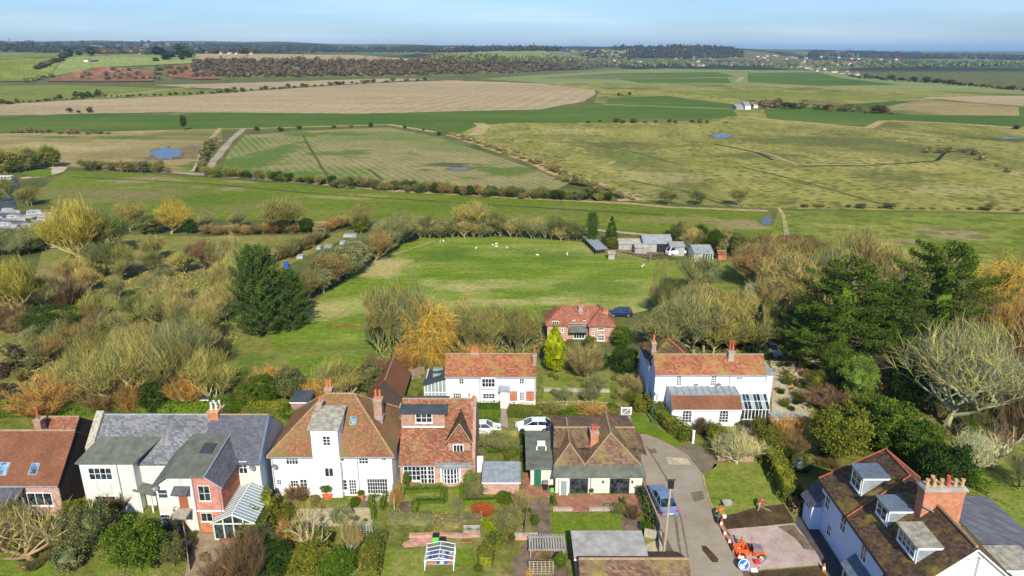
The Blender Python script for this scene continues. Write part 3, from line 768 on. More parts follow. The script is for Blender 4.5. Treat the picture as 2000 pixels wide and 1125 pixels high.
sheet('lawn', [(1870, 810), (1990, 800), (1990, 840), (1880, 850)], g_lawn2, wob=1, near=True)
sheet('gravel_terrace', [(1505, 705), (1600, 705), (1610, 770), (1575, 815), (1508, 815)], g_gravel, wob=1.5, near=True)
sheet('path', [(1450, 820), (1472, 820), (1475, 850), (1450, 850)], g_drive, wob=.4, near=True)
sheet('gravel_terrace', [(1545, 880), (1600, 880), (1640, 910), (1560, 920)], g_garden, wob=1, near=True)
sheet('yard', [(1150, 482), (1265, 500), (1300, 496), (1320, 505), (1300, 480), (1200, 470)], g_soil, wob=1, near=True)
sheet('yard', [(1262, 1062), (1300, 1050), (1330, 1100), (1300, 1110), (1262, 1090)], g_gravel, wob=.5, near=True)
sheet('terrace', [(1022, 1062), (1110, 1060), (1110, 1140), (1000, 1140), (1000, 1095)], g_soil, wob=.5, near=True)
NR = np.random.RandomState(11)
def rnd_dirs(n, rs=NR):
 v = rs.normal(size=(n, 3)); return v / np.linalg.norm(v, axis=1)[:, None]
def leaves(centres, size, rs=NR, flat=0.0, updir=None):
 """one small leaf-shaped triangle pair per centre, turned at random"""
 n = len(centres)
 a = rnd_dirs(n, rs); b = np.cross(a, rnd_dirs(n, rs)); b /= np.linalg.norm(b, axis=1)[:, None] + 1e-9
 if flat: a[:, 2] *= (1 - flat); b[:, 2] *= (1 - flat)
 s = (size * rs.uniform(.6, 1.35, size=(n, 1)))
 c = np.asarray(centres)
 return np.stack([c - a * s, c - b * s * .45, c + a * s, c + b * s * .45], axis=1)
def strips(P, Q, w, rs=NR):
 """long thin twigs from P to Q, tapering"""
 P, Q = np.asarray(P), np.asarray(Q); n = len(P)
 d = Q - P; s = np.cross(d, rnd_dirs(n, rs)); s /= np.linalg.norm(s, axis=1)[:, None] + 1e-9
 w = np.broadcast_to(np.asarray(w).reshape(-1, 1), (n, 1))
 return np.stack([P - s * w / 2, P + s * w / 2, Q + s * w * .18, Q - s * w * .18], axis=1)
def limbs_mesh(segs, mat):
 mb = MB()
 for p, q, r0, r1 in segs: mb.tube(p, q, r0 * 1.25, r1 * 1.25, 5 if r0 > .012 else 3)
 me = bpy.data.meshes.new('trunk'); me.from_pydata(mb.v, [], mb.f); me.materials.append(mat); me.update()
 return me
def bare_proto(seed, trunk=.22, spread=.5, up=.55, kids=(7, 5, 5, 4), stems=1, thin=1.0, twigs=5, droop=0.0, r0=.022):
 """leafless tree, height 1 and crown width about 1: (trunk and limbs, twigs)"""
 rr = random.Random(seed); rs = np.random.RandomState(seed)
 segs, ends = [], []
 def grow(p, d, Ln, r, lvl):
  k = 3 if lvl < 2 else 2
  q = p; pts = [p]
  for i in range(k):
   d = (d + Vector((rr.uniform(-1, 1), rr.uniform(-1, 1), rr.uniform(-.4, .9) - droop * lvl * .5)) * .20).normalized()
   q2 = q + d * (Ln / k)
   ra, rb = r * (1 - .5 * i / k), r * (1 - .5 * (i + 1) / k)
   if lvl <= 2: segs.append((q, q2, ra, rb))
   else: ends.append((q, q2, ra * 1.7))
   q = q2; pts.append(q)
  if lvl >= len(kids):
   for _ in range(twigs):
    t = rr.random(); b = pts[0].lerp(pts[-1], t)
    e = (d + Vector((rr.uniform(-1, 1), rr.uniform(-1, 1), rr.uniform(-.5, 1) - droop * 1.6)) * .8).normalized()
    ends.append((b, b + e * Ln * rr.uniform(.5, 1.0), .0038 * thin))
   return
  n = kids[lvl]
  for i in range(n):
   t = rr.uniform(.35, 1.0) if lvl else rr.uniform(.55, 1.0)
   idx = min(int(t * k), k - 1); b = pts[idx].lerp(pts[idx + 1], t * k - idx)
   a = 2 * math.pi * (i + rr.random() * .7) / n + lvl
   side = Vector((math.cos(a), math.sin(a), 0))
   dd = (d * (.75 if lvl else .5) + side * spread * rr.uniform(.7, 1.5) + Vector((0, 0, up * rr.uniform(.4, 1.1) - droop * lvl * .35))).normalized()
   grow(b, dd, Ln * (rr.uniform(.62, .95) if lvl else rr.uniform(1.3, 1.9)), r * .55, lvl + 1)
 for s_ in range(stems):
  a = 2 * math.pi * s_ / stems
  base = Vector((math.cos(a), math.sin(a), 0)) * (.05 if stems > 1 else 0)
  d0 = Vector((math.cos(a) * .35, math.sin(a) * .35, 1)).normalized() if stems > 1 else Vector((rr.uniform(-.1, .1), rr.uniform(-.1, .1), 1)).normalized()
  grow(base, d0, trunk, r0 / math.sqrt(stems), 0)
 P = np.array([tuple(e[0]) for e in ends]); Q = np.array([tuple(e[1]) for e in ends]); w = np.array([e[2] for e in ends])
 top = np.percentile(Q[:, 2], 99.5)
 def warp(A):
  z = np.clip(A[:, 2] / top, 0, 1.05); k = np.where(z > .5, 1 - 1.15 * (z - .5) ** 2 / .25 * .42, 1 + (0.5 - z) * 1.1); B = A.copy(); B[:, :2] *= k[:, None]; return B
 P, Q = warp(P), warp(Q); wid = np.percentile(np.abs(Q[:, :2]), 98) * 2
 segs = [(Vector(warp(np.array([p]))[0]), Vector(warp(np.array([q]))[0]), a, b) for p, q, a, b in segs]
 sc_ = np.array([1 / wid, 1 / wid, 1 / top]); P = P * sc_; Q = Q * sc_
 segs = [(Vector((p.x / wid, p.y / wid, p.z / top)), Vector((q.x / wid, q.y / wid, q.z / top)), ra, rb) for p, q, ra, rb in segs]
 return limbs_mesh(segs, M['bark']), tri_mesh('crown', strips(P, Q, w, rs), M['twig'])
def blob(cx, cy, cz, rx, ry, rz, seed, sub=2, rough=.18):
 """closed lumpy core of a crown: list of triangles"""
 import bmesh
 bm = bmesh.new(); bmesh.ops.create_icosphere(bm, subdivisions=sub, radius=1)
 T = []
 pos = {}
 for v in bm.verts:
  k = 1 + rough * noise.noise(v.co * 1.9 + Vector((seed * 3.1, 0, 0))) * 2
  pos[v.index] = (cx + v.co.x * rx * k, cy + v.co.y * ry * k, cz + v.co.z * rz * k)
 for f in bm.faces: T.append([pos[v.index] for v in f.verts])
 bm.free()
 return [[t[0], t[1], t[2], t[2]] for t in T]
def leafy_proto(seed, nclump=95, per=95, size=.020, shape='round', core=.52, stem=.12):
 """leafy crown, height 1, width 1"""
 rs = np.random.RandomState(seed); rr = random.Random(seed)
 cen = []
 for i in range(nclump):
  if shape == 'cone':
   t = rs.rand() ** 1.4; a = rs.uniform(0, 6.283); rad = .47 * (1 - t) ** .8 * rs.uniform(.82, 1.05)
   cen.append((rad * math.cos(a), rad * math.sin(a), .06 + .9 * t, .10 * (1 - .5 * t)))
  elif shape == 'egg':
   t = rs.rand(); a = rs.uniform(0, 6.283); rad = .43 * math.sin(math.pi * min(1, (t * .86 + .14)) ** .8) * rs.uniform(.85, 1.05)
   cen.append((rad * math.cos(a), rad * math.sin(a), stem + (1 - stem) * t * .95, .09))
  else:
   d = rnd_dirs(1, rs)[0]; k = rs.uniform(.8, 1.0) * (1 + .22 * noise.noise(Vector(d) * 1.7 + Vector((seed, 0, 0))))
   cen.append((d[0] * .40 * k, d[1] * .40 * k, stem + (1 - stem) * (.5 + d[2] * .42 * k), rs.uniform(.08, .15)))
 C_ = []
 for x, y, z, r in cen:
  d = rnd_dirs(per, rs); d[:, 2] = np.abs(d[:, 2]) * .9 - .1
  C_.append(np.array([x, y, z]) + d * r * rs.uniform(.5, 1.05, size=(per, 1)))
 C_ = np.concatenate(C_); C_[:, 2] = np.maximum(C_[:, 2], .01)
 V_ = leaves(C_, size, rs)
 if core:
  if shape in ('cone',): cb = blob(0, 0, .40, .30 * core / .74, .30 * core / .74, .40, seed)
  else: cb = blob(0, 0, stem + (1 - stem) * .48, .46 * core, .46 * core, .48 * core * (1 - stem), seed)
  V_ = np.concatenate([V_, np.array(cb)])
 mb = MB(); top = .6
 mb.tube(Vector((0, 0, 0)), Vector((.01, 0, top * .5)), .035, .03, 6); mb.tube(Vector((.01, 0, top * .5)), Vector((0, .01, top)), .03, .02, 6)
 for i in range(5):
  a = i * 1.3; mb.tube(Vector((.01, 0, .15 + .07 * i)), Vector((.3 * math.cos(a), .3 * math.sin(a), .4 + .08 * i)), .014, .005, 4)
 t = bpy.data.meshes.new('trunk'); t.from_pydata(mb.v, [], mb.f); t.materials.append(M['bark']); t.update()
 return t, tri_mesh('crown', V_, M['leaf'])
def plate_proto(seed, nb=64, bot_r=.5, top_r=.1, z0=.16, up=.12, per=520, size=.010, padl=.6, padw=.075, thick=.010, dome=.7):
 """cypress or pine: branches that carry flat, layered sprays with air between them"""
 rs = np.random.RandomState(seed)
 mb = MB(); mb.tube(Vector((0, 0, 0)), Vector((0, 0, .55)), .03, .02, 7); mb.tube(Vector((0, 0, .55)), Vector((.01, 0, .95)), .02, .006, 6)
 C_ = []
 for i in range(nb):
  t = (i + rs.rand()) / nb; z = z0 + (.97 - z0) * t; a = i * 2.399 + rs.uniform(-.35, .35)
  k = dome * (1 - t) ** .8 + (1 - dome) * math.sqrt(max(0, 1 - t ** 2.2))
  Ln = (top_r + (bot_r - top_r) * k) * rs.uniform(.6, 1.15)
  d = np.array([math.cos(a), math.sin(a), 0.0]); n = np.array([-d[1], d[0], 0.0])
  tip = d * Ln + np.array([0, 0, min(1.0, z + up * Ln)])
  p = np.array([0, 0, z - .04]); mb.tube(Vector(p), Vector(tip), .008, .002, 3)
  u = 1 - padl * rs.rand(per) ** 1.1; fr = (u - (1 - padl)) / padl
  wv = padw * rs.uniform(.8, 1.25) * (1.15 - .75 * fr ** 2)
  s1 = rs.normal(size=per) * .55
  lob = np.sign(s1) * (np.round(np.abs(s1) * 2.2) / 2.2) * .75 + s1 * .25
  pos = p + np.outer(u, tip - p) + np.outer(wv * lob, n)
  pos[:, 2] += rs.normal(size=per) * thick - np.abs(wv * lob) * .10 + .02 * fr
  C_.append(pos)
 C_ = np.concatenate(C_); V_ = leaves(C_, size, rs, .35)
 t = bpy.data.meshes.new('trunk'); t.from_pydata(mb.v, [], mb.f); t.materials.append(M['bark']); t.update()
 core = np.array(blob(0, 0, z0 + (1 - z0) * .42, bot_r * .20, bot_r * .20, (1 - z0) * .34, seed))
 return t, tri_mesh('crown', np.concatenate([V_, core]), M['leaf'])
def shaggy_proto(seed, stems=60, n=3200, weep=0.0, fan=.9, w=.006):
 """many-stemmed bush or weeping willow made of long fine shoots"""
 rs = np.random.RandomState(seed); rr = random.Random(seed)
 segs = []; P, Q, Wd = [], [], []
 for i in range(stems):
  a = rs.uniform(0, 6.283); e = rs.uniform(.1, fan)
  d = Vector((math.cos(a) * e, math.sin(a) * e, 1)).normalized()
  Ln = rs.uniform(.6, 1.0) / max(.5, d.z) * (.9 - .35 * e)
  b = Vector((math.cos(a), math.sin(a), 0)) * rs.uniform(0, .12)
  m = b + d * Ln * .5; t = m + (d + Vector((rs.uniform(-.2, .2), rs.uniform(-.2, .2), .1 - weep * .3))).normalized() * Ln * .5
  if i < 26: segs += [(b, m, .009, .006), (m, t, .006, .003)]
  else: P += [b, m]; Q += [m, t]; Wd += [.01, .008]
  for j in range(n // stems):
   f = rs.uniform(.25, 1); p = b.lerp(t, f)
   dd = (d * (.7 - weep * .6) + Vector((rs.uniform(-1, 1), rs.uniform(-1, 1), rs.uniform(-.4, .9) - weep * 1.8)) * .7).normalized()
   P.append(p); Q.append(p + dd * rs.uniform(.08, .2) * (1 + weep)); Wd.append(w)
 P = np.array([tuple(v) for v in P]); Q = np.array([tuple(v) for v in Q])
 Q[:, 2] = np.maximum(Q[:, 2], 0.0)
 wid = np.percentile(np.abs(Q[:, :2]), 97) * 2; top = np.percentile(Q[:, 2], 99.5)
 s_ = np.array([1 / wid, 1 / wid, 1 / top]); P *= s_; Q *= s_
 segs = [(Vector((p.x / wid, p.y / wid, p.z / top)), Vector((q.x / wid, q.y / wid, q.z / top)), a_, b_) for p, q, a_, b_ in segs]
 return limbs_mesh(segs, M['bark']), tri_mesh('crown', strips(P, Q, np.array(Wd), rs), M['twig'])
KIND = {
 'bare': [bare_proto(s, thin=1.05, twigs=9) for s in (1, 2, 3)],
 'tall': [bare_proto(s, trunk=.3, spread=.32, up=.8, stems=3, thin=1.05, kids=(5, 5, 4, 4), twigs=10) for s in (4, 5)],
 'full': [bare_proto(s, trunk=.12, spread=.6, up=.6, thin=.7, kids=(10, 6, 5, 4), twigs=11, r0=.026) for s in (50, 51)],
 'wide': [bare_proto(s, trunk=.16, spread=.75, up=.35, thin=1.0, kids=(8, 6, 5, 4), twigs=9, r0=.028) for s in (6, 7)],
 'pruned': [bare_proto(s, trunk=.4, spread=.7, up=.35, thin=1.6, kids=(6, 4, 3), twigs=4, r0=.03) for s in (8, 9)],
 'lichen': [bare_proto(s, trunk=.17, spread=.85, up=.30, thin=.8, kids=(7, 6, 5, 4), twigs=6, r0=.024) for s in (10,)],
 'dense': [bare_proto(s, thin=1.0, twigs=15, kids=(7, 6, 5, 4)) for s in (12, 13)],
 'willow': [shaggy_proto(s, 90, 16000, weep=.55, fan=.95, w=.0036) for s in (14,)],
 'shaggy': [shaggy_proto(s, 80, 11000, weep=0, fan=1.0, w=.0042) for s in (15, 16, 17)],
 'leafy': [leafy_proto(s) for s in (18, 19, 20)],
 'fine': [leafy_proto(s, 110, 90, .013, core=.5) for s in (21, 22)],
 'ball': [leafy_proto(23, 240, 80, .015, core=.62)],
 'egg': [leafy_proto(24, 170, 80, .017, 'egg', core=.82)],
 'cone': [leafy_proto(s, 130, 55, .018, 'cone') for s in (25, 26)],
 'pine': [plate_proto(27, 190, .49, .16, .03, .30, 230, .012, .5, .06, .016, .2)],
 'cypress': [plate_proto(28, 72, padw=.085, per=700, size=.0085, up=.05, dome=.30, top_r=.14), plate_proto(29, 66, padw=.09, per=720, size=.0085, up=.12, dome=.15, z0=.22, top_r=.12)],
 'scrub': [leafy_proto(s, 44, 50, .038, stem=.02, core=.55) for s in (30, 31)],
}
FARK = [leafy_proto(s, 22, 26, .06, stem=.05, core=.84)[1] for s in (40, 41, 42)]
COL = {
 'ol': (.225, .215, .10), 'yeol': (.29, .275, .12), 'ye': (.33, .305, .08), 'go': (.40, .30, .09), 'or': (.42, .255, .11), 'gg': (.215, .23, .13),
 'dgg': (.13, .15, .07), 'ta': (.32, .28, .15), 'br': (.24, .185, .10), 'pu': (.19, .13, .10), 'dp': (.105, .08, .055), 'li': (.28, .29, .19), 'pa': (.46, .41, .30),
 'dg': (.042, .078, .018), 'mg': (.085, .14, .022), 'mo': (.14, .16, .03), 'yg': (.25, .31, .012), 'pg': (.16, .25, .05), 'pine': (.07, .125, .035), 'cy': (.075, .125, .022), 'bg': (.02, .04, .02),
 'rd': (.35, .09, .05), 'far': (.05, .05, .035), 'wh': (.44, .45, .36),
}
BARKC = {'li': (.33, .34, .22), 'pa': (.55, .50, .38), 'ye': (.38, .34, .12), 'gg': (.24, .25, .15), 'ol': (.26, .25, .12), 'go': (.35, .25, .10)}
CWORD = {'ol': 'olive', 'yeol': 'yellow-olive', 'ye': 'yellow', 'go': 'golden', 'or': 'rusty orange', 'gg': 'grey-green', 'dgg': 'dark grey-green', 'ta': 'tan', 'br': 'brown', 'pu': 'purple-brown',
 'dp': 'dark purple-brown', 'dg': 'dark green', 'mg': 'mid-green', 'mo': 'moss-green', 'far': 'dark', 'bg': 'black-green'}
ORD = ['first', 'second', 'third', 'fourth', 'fifth', 'sixth', 'seventh', 'eighth', 'ninth', 'tenth', 'eleventh', 'twelfth', 'thirteenth', 'fourteenth', 'fifteenth', 'sixteenth', 'seventeenth', 'eighteenth']
NAMEK = {'full': ('twiggy_tree', 'twiggy tree'), 'bare': ('bare_tree', 'bare tree'), 'tall': ('bare_tree', 'bare tree'), 'wide': ('bare_tree', 'bare tree'), 'pruned': ('bare_tree', 'bare tree'), 'lichen': ('bare_tree', 'bare tree'), 'dense': ('twiggy_tree', 'twiggy tree'),
 'willow': ('willow_tree', 'willow'), 'shaggy': ('twiggy_tree', 'twiggy tree'), 'pine': ('pine_tree', 'pine'), 'cypress': ('cypress_tree', 'cypress'), 'cone': ('conifer', 'conifer'), 'egg': ('conifer', 'conifer')}
def ordw(i):
 if i < 18: return ORD[i]
 n = i + 1
 ones = ['', 'first', 'second', 'third', 'fourth', 'fifth', 'sixth', 'seventh', 'eighth', 'ninth']
 if n == 19: return 'nineteenth'
 T = {2: 'twenty', 3: 'thirty', 4: 'forty', 5: 'fifty', 6: 'sixty', 7: 'seventy', 8: 'eighty', 9: 'ninety'}[n // 10]
 return T[:-1] + 'ieth' if n % 10 == 0 else T + '-' + ones[n % 10]
def lab(base, col, i, n):
 w = CWORD.get(col, ''); pos = ', ' + ordw(i) + ' from left'
 for s in ((w + ' ' + base + pos).strip(), base + pos, (w + ' ' + base).strip()):
  if len(s.split()) <= 16: return s
 return base
def lab2(base, col, i, n, d, tall):
 """for trees scattered over an area"""
 if n <= 18: return lab(base, col, i, n)
 w = CWORD.get(col, '')
 x = ['far left', 'left', 'middle', 'right', 'far right'][min(4, int(5 * i / n))]
 return (('tall ' if tall else 'low ') + w + ' ' + base + ', ' + x + ', ' + ['back', 'middle depth', 'front'][min(2, int(3 * d))]).replace('  ', ' ')
def plant(kind, px, py, top, wpx, col, label=None, cat='tree', group=None, name=None, parts=True, jit=.12, depth=None, bark=None, z=0.05, vi=None):
 p = G(px, py) if py > 172 else GT(px, py)
 g0 = TZ(p.x, p.y)
 h = max(.3, HZ(p.y, top) - g0)
 w = wpx / F * (p.y * cT + (HC - g0) * sT)
 var = KIND[kind]; tm, cm = var[R.randrange(len(var)) if vi is None else vi]
 c = COL[col] if isinstance(col, str) else col
 k = 1 + R.uniform(-jit, jit); c = tuple(min(.9, v * k * (1 + R.uniform(-jit, jit) * .4)) for v in c)
 if name is None and cat == 'bush' and (kind == 'scrub' or not parts): name, cat = 'hedgerow_bush', 'hedgerow bush'
 if name is None:
  if cat == 'bush': name = 'leafless_bush' if kind in ('shaggy', 'bare', 'dense') else 'bush'; cat = 'leafless bush' if name == 'leafless_bush' else 'bush'
  elif cat == 'tree': name, cat = NAMEK.get(kind, ('evergreen_tree', 'evergreen tree'))
 if parts:
  o = thing(name, label, cat, (p.x, p.y, g0 + z - .1), group)
  a = bpy.data.objects.new('trunk', tm); b = bpy.data.objects.new('crown', cm)
  for q in (a, b): C.objects.link(q); q.parent = o
  a.color = (*(bark or BARKC.get(col if isinstance(col, str) else '', tuple(v * 1.25 for v in c))), 1)
  b.color = (*c, 1)
 else:
  o = bpy.data.objects.new(name, cm if kind not in ('far',) else FARK[R.randrange(3)]); C.objects.link(o)
  o.location = (p.x, p.y, g0 + z - .1); o.color = (*c, 1); tag(o, label, cat, group)
 o.scale = (w, depth or w * R.uniform(.85, 1.05), h)
 o.rotation_euler[2] = R.uniform(0, 6.283) if depth is None else 0
 return o
def inside(pt, poly):
 x, y = pt; c = False; n = len(poly)
 for i in range(n):
  x1, y1 = poly[i]; x2, y2 = poly[i - 1]
  if (y1 > y) != (y2 > y) and x < (x2 - x1) * (y - y1) / (y2 - y1) + x1: c = not c
 return c
def scatter(poly, n, kinds, cols, hpx, wpx, label, group, cat='tree', name=None, parts=True, seed=0, keep=None):
 rr = random.Random(seed + n)
 xs = [p[0] for p in poly]; ys = [p[1] for p in poly]
 got, tries, pts = 0, 0, []; todo = []
 while got < n and tries < n * 60:
  tries += 1
  x, y = rr.uniform(min(xs), max(xs)), rr.uniform(min(ys), max(ys))
  if not inside((x, y), poly): continue
  k = rr.choice(kinds); h = rr.uniform(*hpx); w = h * rr.uniform(*wpx)
  if any(abs(x - a) < w * .22 and abs(y - b) < 6 for a, b in pts) and tries < n * 30: continue
  pts.append((x, y)); todo.append((x, y, k, h, w, rr.choice(cols)))
  got += 1
 todo.sort()
 for i, (x, y, k, h, w, cc) in enumerate(todo):
  plant(k, x, y, y - h, w, cc, lab2(label, cc, i, len(todo), (y - min(ys)) / (max(ys) - min(ys)), h > sum(hpx) / 2), cat, group, name, parts)
def along(pts, n, kinds, cols, hpx, wpx, label, group, cat='tree', name=None, parts=True, seed=0, jx=4, jy=1.5):
 rr = random.Random(seed + n)
 L_ = [0]
 for a, b in zip(pts, pts[1:]): L_.append(L_[-1] + math.hypot(b[0] - a[0], b[1] - a[1]))
 for i in range(n):
  t = (i + rr.uniform(.2, .8)) / n * L_[-1]
  j = max(k for k in range(len(pts) - 1) if L_[k] <= t)
  f = (t - L_[j]) / (L_[j + 1] - L_[j])
  x = pts[j][0] + (pts[j + 1][0] - pts[j][0]) * f + rr.uniform(-jx, jx); y = pts[j][1] + (pts[j + 1][1] - pts[j][1]) * f + rr.uniform(-jy, jy)
  h = rr.uniform(*hpx)
  cc = rr.choice(cols); wf = rr.uniform(*wpx)
  if not parts: q = rr.choice((.45, .6, .8, 1, 1.15)); h *= q; wf *= 1.25 / q ** .5
  plant(rr.choice(kinds), x, y, y - h, h * wf, cc, lab(label, cc, i if pts[-1][0] > pts[0][0] else n - 1 - i, n), cat, group, name, parts)
def hedge(pts, h, w, col, label, cat='hedge', leaf=.11, dens=55, kind=None, name='hedge', group=None, wob=.12, z=.05, top_slope=0, mat='leaf'):
 """a clipped hedge along pixels: leafy skin over a closed core"""
 Q = [G(*p) for p in pts]
 org = Q[0].copy(); rs = np.random.RandomState(len(pts) + int(pts[0][0]) % 1000)
 C_, core = [], []
 for a, b in zip(Q, Q[1:]):
  d = (b - a); Ln = d.length; d.normalize(); n = Vector((-d.y, d.x, 0))
  m = int(Ln * (2 * h + w) * dens)
  s = rs.uniform(-.02, 1.02, m) * Ln; u = rs.uniform(0, 2 * h + w, m)
  lump = np.array([noise.noise(Vector((float(q) * .9, float(v) * .7, org.x))) for q, v in zip(s, u)]) * wob * 2 + rs.uniform(-.06, .05, m)
  side = np.where(u < h, -1, np.where(u > h + w, 1, 0))
  off = np.where(side == 0, u - h - w / 2, side * (w / 2 + lump)); zz = np.where(side < 0, u, np.where(side > 0, 2 * h + w - u, h + lump))
  C_.append(np.stack([a.x - org.x + d.x * s + n.x * off, a.y - org.y + d.y * s + n.y * off, zz], axis=1))
  i = .16
  e_ = rs.uniform(0, 1, (int(w * h * dens * 1.3), 2))
  for q_, s_ in ((a, -1), (b, 1)): C_.append(np.stack([q_.x - org.x + n.x * (e_[:, 0] - .5) * w + d.x * s_ * .05, q_.y - org.y + n.y * (e_[:, 0] - .5) * w + d.y * s_ * .05, e_[:, 1] * h], axis=1))
  c0 = [(-1, 0), (1, 0), (1, 1), (-1, 1)]
  A = [a - org + n * (w / 2 - i) * x + Vector((0, 0, (h - i) * z_)) for x, z_ in c0]
  B = [b - org + n * (w / 2 - i) * x + Vector((0, 0, (h - i) * z_)) for x, z_ in c0]
  for j in range(4):
   k = (j + 1) % 4; core.append([tuple(A[j]), tuple(A[k]), tuple(B[k]), tuple(B[j])])
  core.append([tuple(v) for v in A]); core.append([tuple(v) for v in B])
 V_ = np.concatenate([leaves(np.concatenate(C_), leaf, rs), np.array(core)])
 o = bpy.data.objects.new(name, tri_mesh(name, V_, M[mat])); C.objects.link(o)
 o.location = (org.x, org.y, z); c = COL[col] if isinstance(col, str) else col; o.color = (*c, 1)
 return tag(o, label, cat, group, kind)
def ground_cover(name, poly, n, hgt, col, seed, size=.16, kindmesh='leaf', spread=1.0):
 """undergrowth that nobody could count"""
 rs = np.random.RandomState(seed); xs = [p[0] for p in poly]; ys = [p[1] for p in poly]
 W_ = [G(*p) for p in poly]; P2 = [(v.x, v.y) for v in W_]; X = [p[0] for p in P2]; Y = [p[1] for p in P2]
 C_ = []; tries = 0
 while len(C_) < n and tries < n * 6:
  tries += 1
  x, y = rs.uniform(min(X), max(X)), rs.uniform(min(Y), max(Y))
  if not inside((x, y), P2): continue
  k = noise.noise(Vector((x / 3.0, y / 3.0, seed))) * .5 + .5
  if rs.rand() > k * 1.5: continue
  C_.append((x, y, hgt * k * rs.uniform(0, 1.1)))
 C_ = np.array(C_)
 if kindmesh == 'leaf': V_ = leaves(C_, size, rs)
 else:
  Q = C_ + np.stack([rs.normal(size=len(C_)) * .15, rs.normal(size=len(C_)) * .15, np.full(len(C_), size * 3)], axis=1); V_ = strips(C_, Q, size * .2, rs)
 o = bpy.data.objects.new(name, tri_mesh(name, V_, M[kindmesh])); C.objects.link(o); o.color = (*COL[col], 1)
 return tag(o, kind='stuff')
def far_mass(name, pts_top_bot, n, h, col, seed):
 """a far-off wood that reads as one mass: many small crowns in one mesh"""
 rs = random.Random(seed); top, bot = pts_top_bot
 T = []; lib = [[np.array(blob(0, 0, .5, .6, .6, .55, s, 1, .35)) for s in range(6)], ]
 for i in range(n):
  x = rs.uniform(top[0][0], top[-1][0])
  y0, y1 = lerp_pts(top, x), lerp_pts(bot, x)
  y = y0 + (y1 - y0) * rs.random()
  p = GT(x, y)
  hh = h * rs.uniform(.5, 1.3)
  b = rs.choice(lib[0]) * np.array([hh * rs.uniform(.8, 1.5), hh * rs.uniform(.8, 1.4), hh]) + np.array([p.x, p.y, p.z])
  T.append(b)
  k = leaves(np.array([p.x, p.y, p.z + hh * .6]) + NR.normal(size=(10, 3)) * np.array([.6, .6, .35]) * hh, hh * .3, NR); T.append(k)
 V_ = np.concatenate(T)
 o = bpy.data.objects.new(name, tri_mesh(name, V_, M['leaf'])); C.objects.link(o); o.color = (*COL[col], 1)
 return tag(o, kind='stuff')
P_ = plant
far_mass('far_wood', ([(0, 84), (120, 84), (300, 84), (520, 92), (900, 95), (1250, 95)], [(0, 101), (200, 104), (400, 104), (800, 103), (1250, 99)]), 1300, 13, 'far', 1)
far_mass('far_wood', ([(540, 117), (700, 122), (900, 118), (1090, 120), (1200, 124)], [(380, 152), (600, 150), (800, 148), (1000, 143), (1200, 131)]), 900, 6.5, (.105, .075, .05) if False else 'dp', 2)
far_mass('far_wood', ([(380, 120), (550, 119)], [(380, 152), (560, 150)]), 330, 6, 'dp', 3)
far_mass('far_wood', ([(1225, 93), (1320, 91), (1420, 94), (1450, 98)], [(1225, 112), (1330, 116), (1450, 112)]), 520, 11, 'far', 4)
far_mass('far_wood', ([(1130, 99), (1180, 103), (1240, 108)], [(1110, 108), (1180, 116), (1240, 117)]), 90, 9, 'far', 5)
far_mass('far_wood', ([(840, 112), (1000, 114), (1120, 116), (1500, 118), (1700, 120), (2040, 122)], [(840, 122), (1000, 126), (1200, 132), (1500, 130), (1680, 132), (2040, 131)]), 900, 8, 'dgg', 6)
far_mass('far_wood', ([(1580, 103), (1700, 102), (1830, 108), (2040, 112)], [(1580, 112), (1700, 114), (1830, 116), (2040, 117)]), 480, 11, 'far', 7)
far_mass('far_wood', ([(60, 100), (300, 96), (500, 100)], [(60, 104), (300, 106), (500, 106)]), 160, 12, 'far', 8)
along([(205, 110), (240, 105), (300, 106), (330, 108)], 26, ['scrub'], ['br', 'far', 'dgg'], (10, 17), (.9, 1.4), 'small bare tree around the red-roofed farmhouse on the far hill', 'trees round the hill farmhouse', parts=False, jy=2)
along([(128, 114), (158, 108), (186, 112)], 3, ['scrub'], ['dg'], (14, 19), (.8, 1.1), 'tree standing alone on the far left hill pasture', 'evergreens on the hill pasture', parts=False)
along([(300, 118), (330, 122), (358, 116), (372, 114), (305, 108)], 7, ['scrub'], ['dg', 'bg'], (18, 26), (.8, 1.2), 'parkland tree on the brow of the far left hill', 'parkland evergreens on the hill brow', parts=False, jy=4)
along([(70, 135), (100, 128), (125, 116)], 12, ['scrub'], ['dp', 'br'], (8, 14), (1, 1.6), 'bare thicket tree in the fold of the green hillside', 'hillside thicket trees', parts=False, jy=3)
along([(50, 162), (80, 156), (100, 152)], 9, ['scrub'], ['ol', 'br'], (6, 10), (1, 1.8), 'low bush at the foot of the green hill', 'bushes at the foot of the hill', 'bush', parts=False)
scatter([(150, 140), (420, 130), (430, 155), (150, 158)], 45, ['scrub'], ['dp', 'br', 'dgg'], (5, 10), (1, 1.8), 'scrubby bush on the red bracken slope', 'scrub on the red slope', 'bush', parts=False)
along([(0, 204), (130, 194), (200, 190), (420, 183), (560, 172), (700, 163), (840, 157)], 75, ['scrub'], ['dgg', 'dp', 'dg'], (4, 11), (1, 1.8), 'hedge bush between the tan field and the small green fields', 'field hedge bushes beyond the tan field', 'bush', parts=False, jy=1)
along([(140, 192), (200, 188)], 6, ['scrub'], ['dg'], (11, 15), (.9, 1.2), 'tree in the hedge left of the tan field', 'dark hedge trees left of the tan field', parts=False)
along([(130, 220), (180, 220)], 3, ['scrub'], ['dg'], (8, 11), (1.1, 1.5), 'bush on the near edge of the tan field', 'bushes edging the tan field', 'bush', parts=False)
P_('leafy', 360, 254, 223, 15, 'dg', 'lone ivy-clad tree standing on the straw track, far left fields')
along([(20, 260), (80, 260), (150, 262), (215, 262)], 18, ['scrub', 'leafy'], ['dgg', 'br'], (6, 11), (1, 1.6), 'low bush on the straw verge between green strip and brown field', 'bushes on the straw verge', 'bush', parts=False)
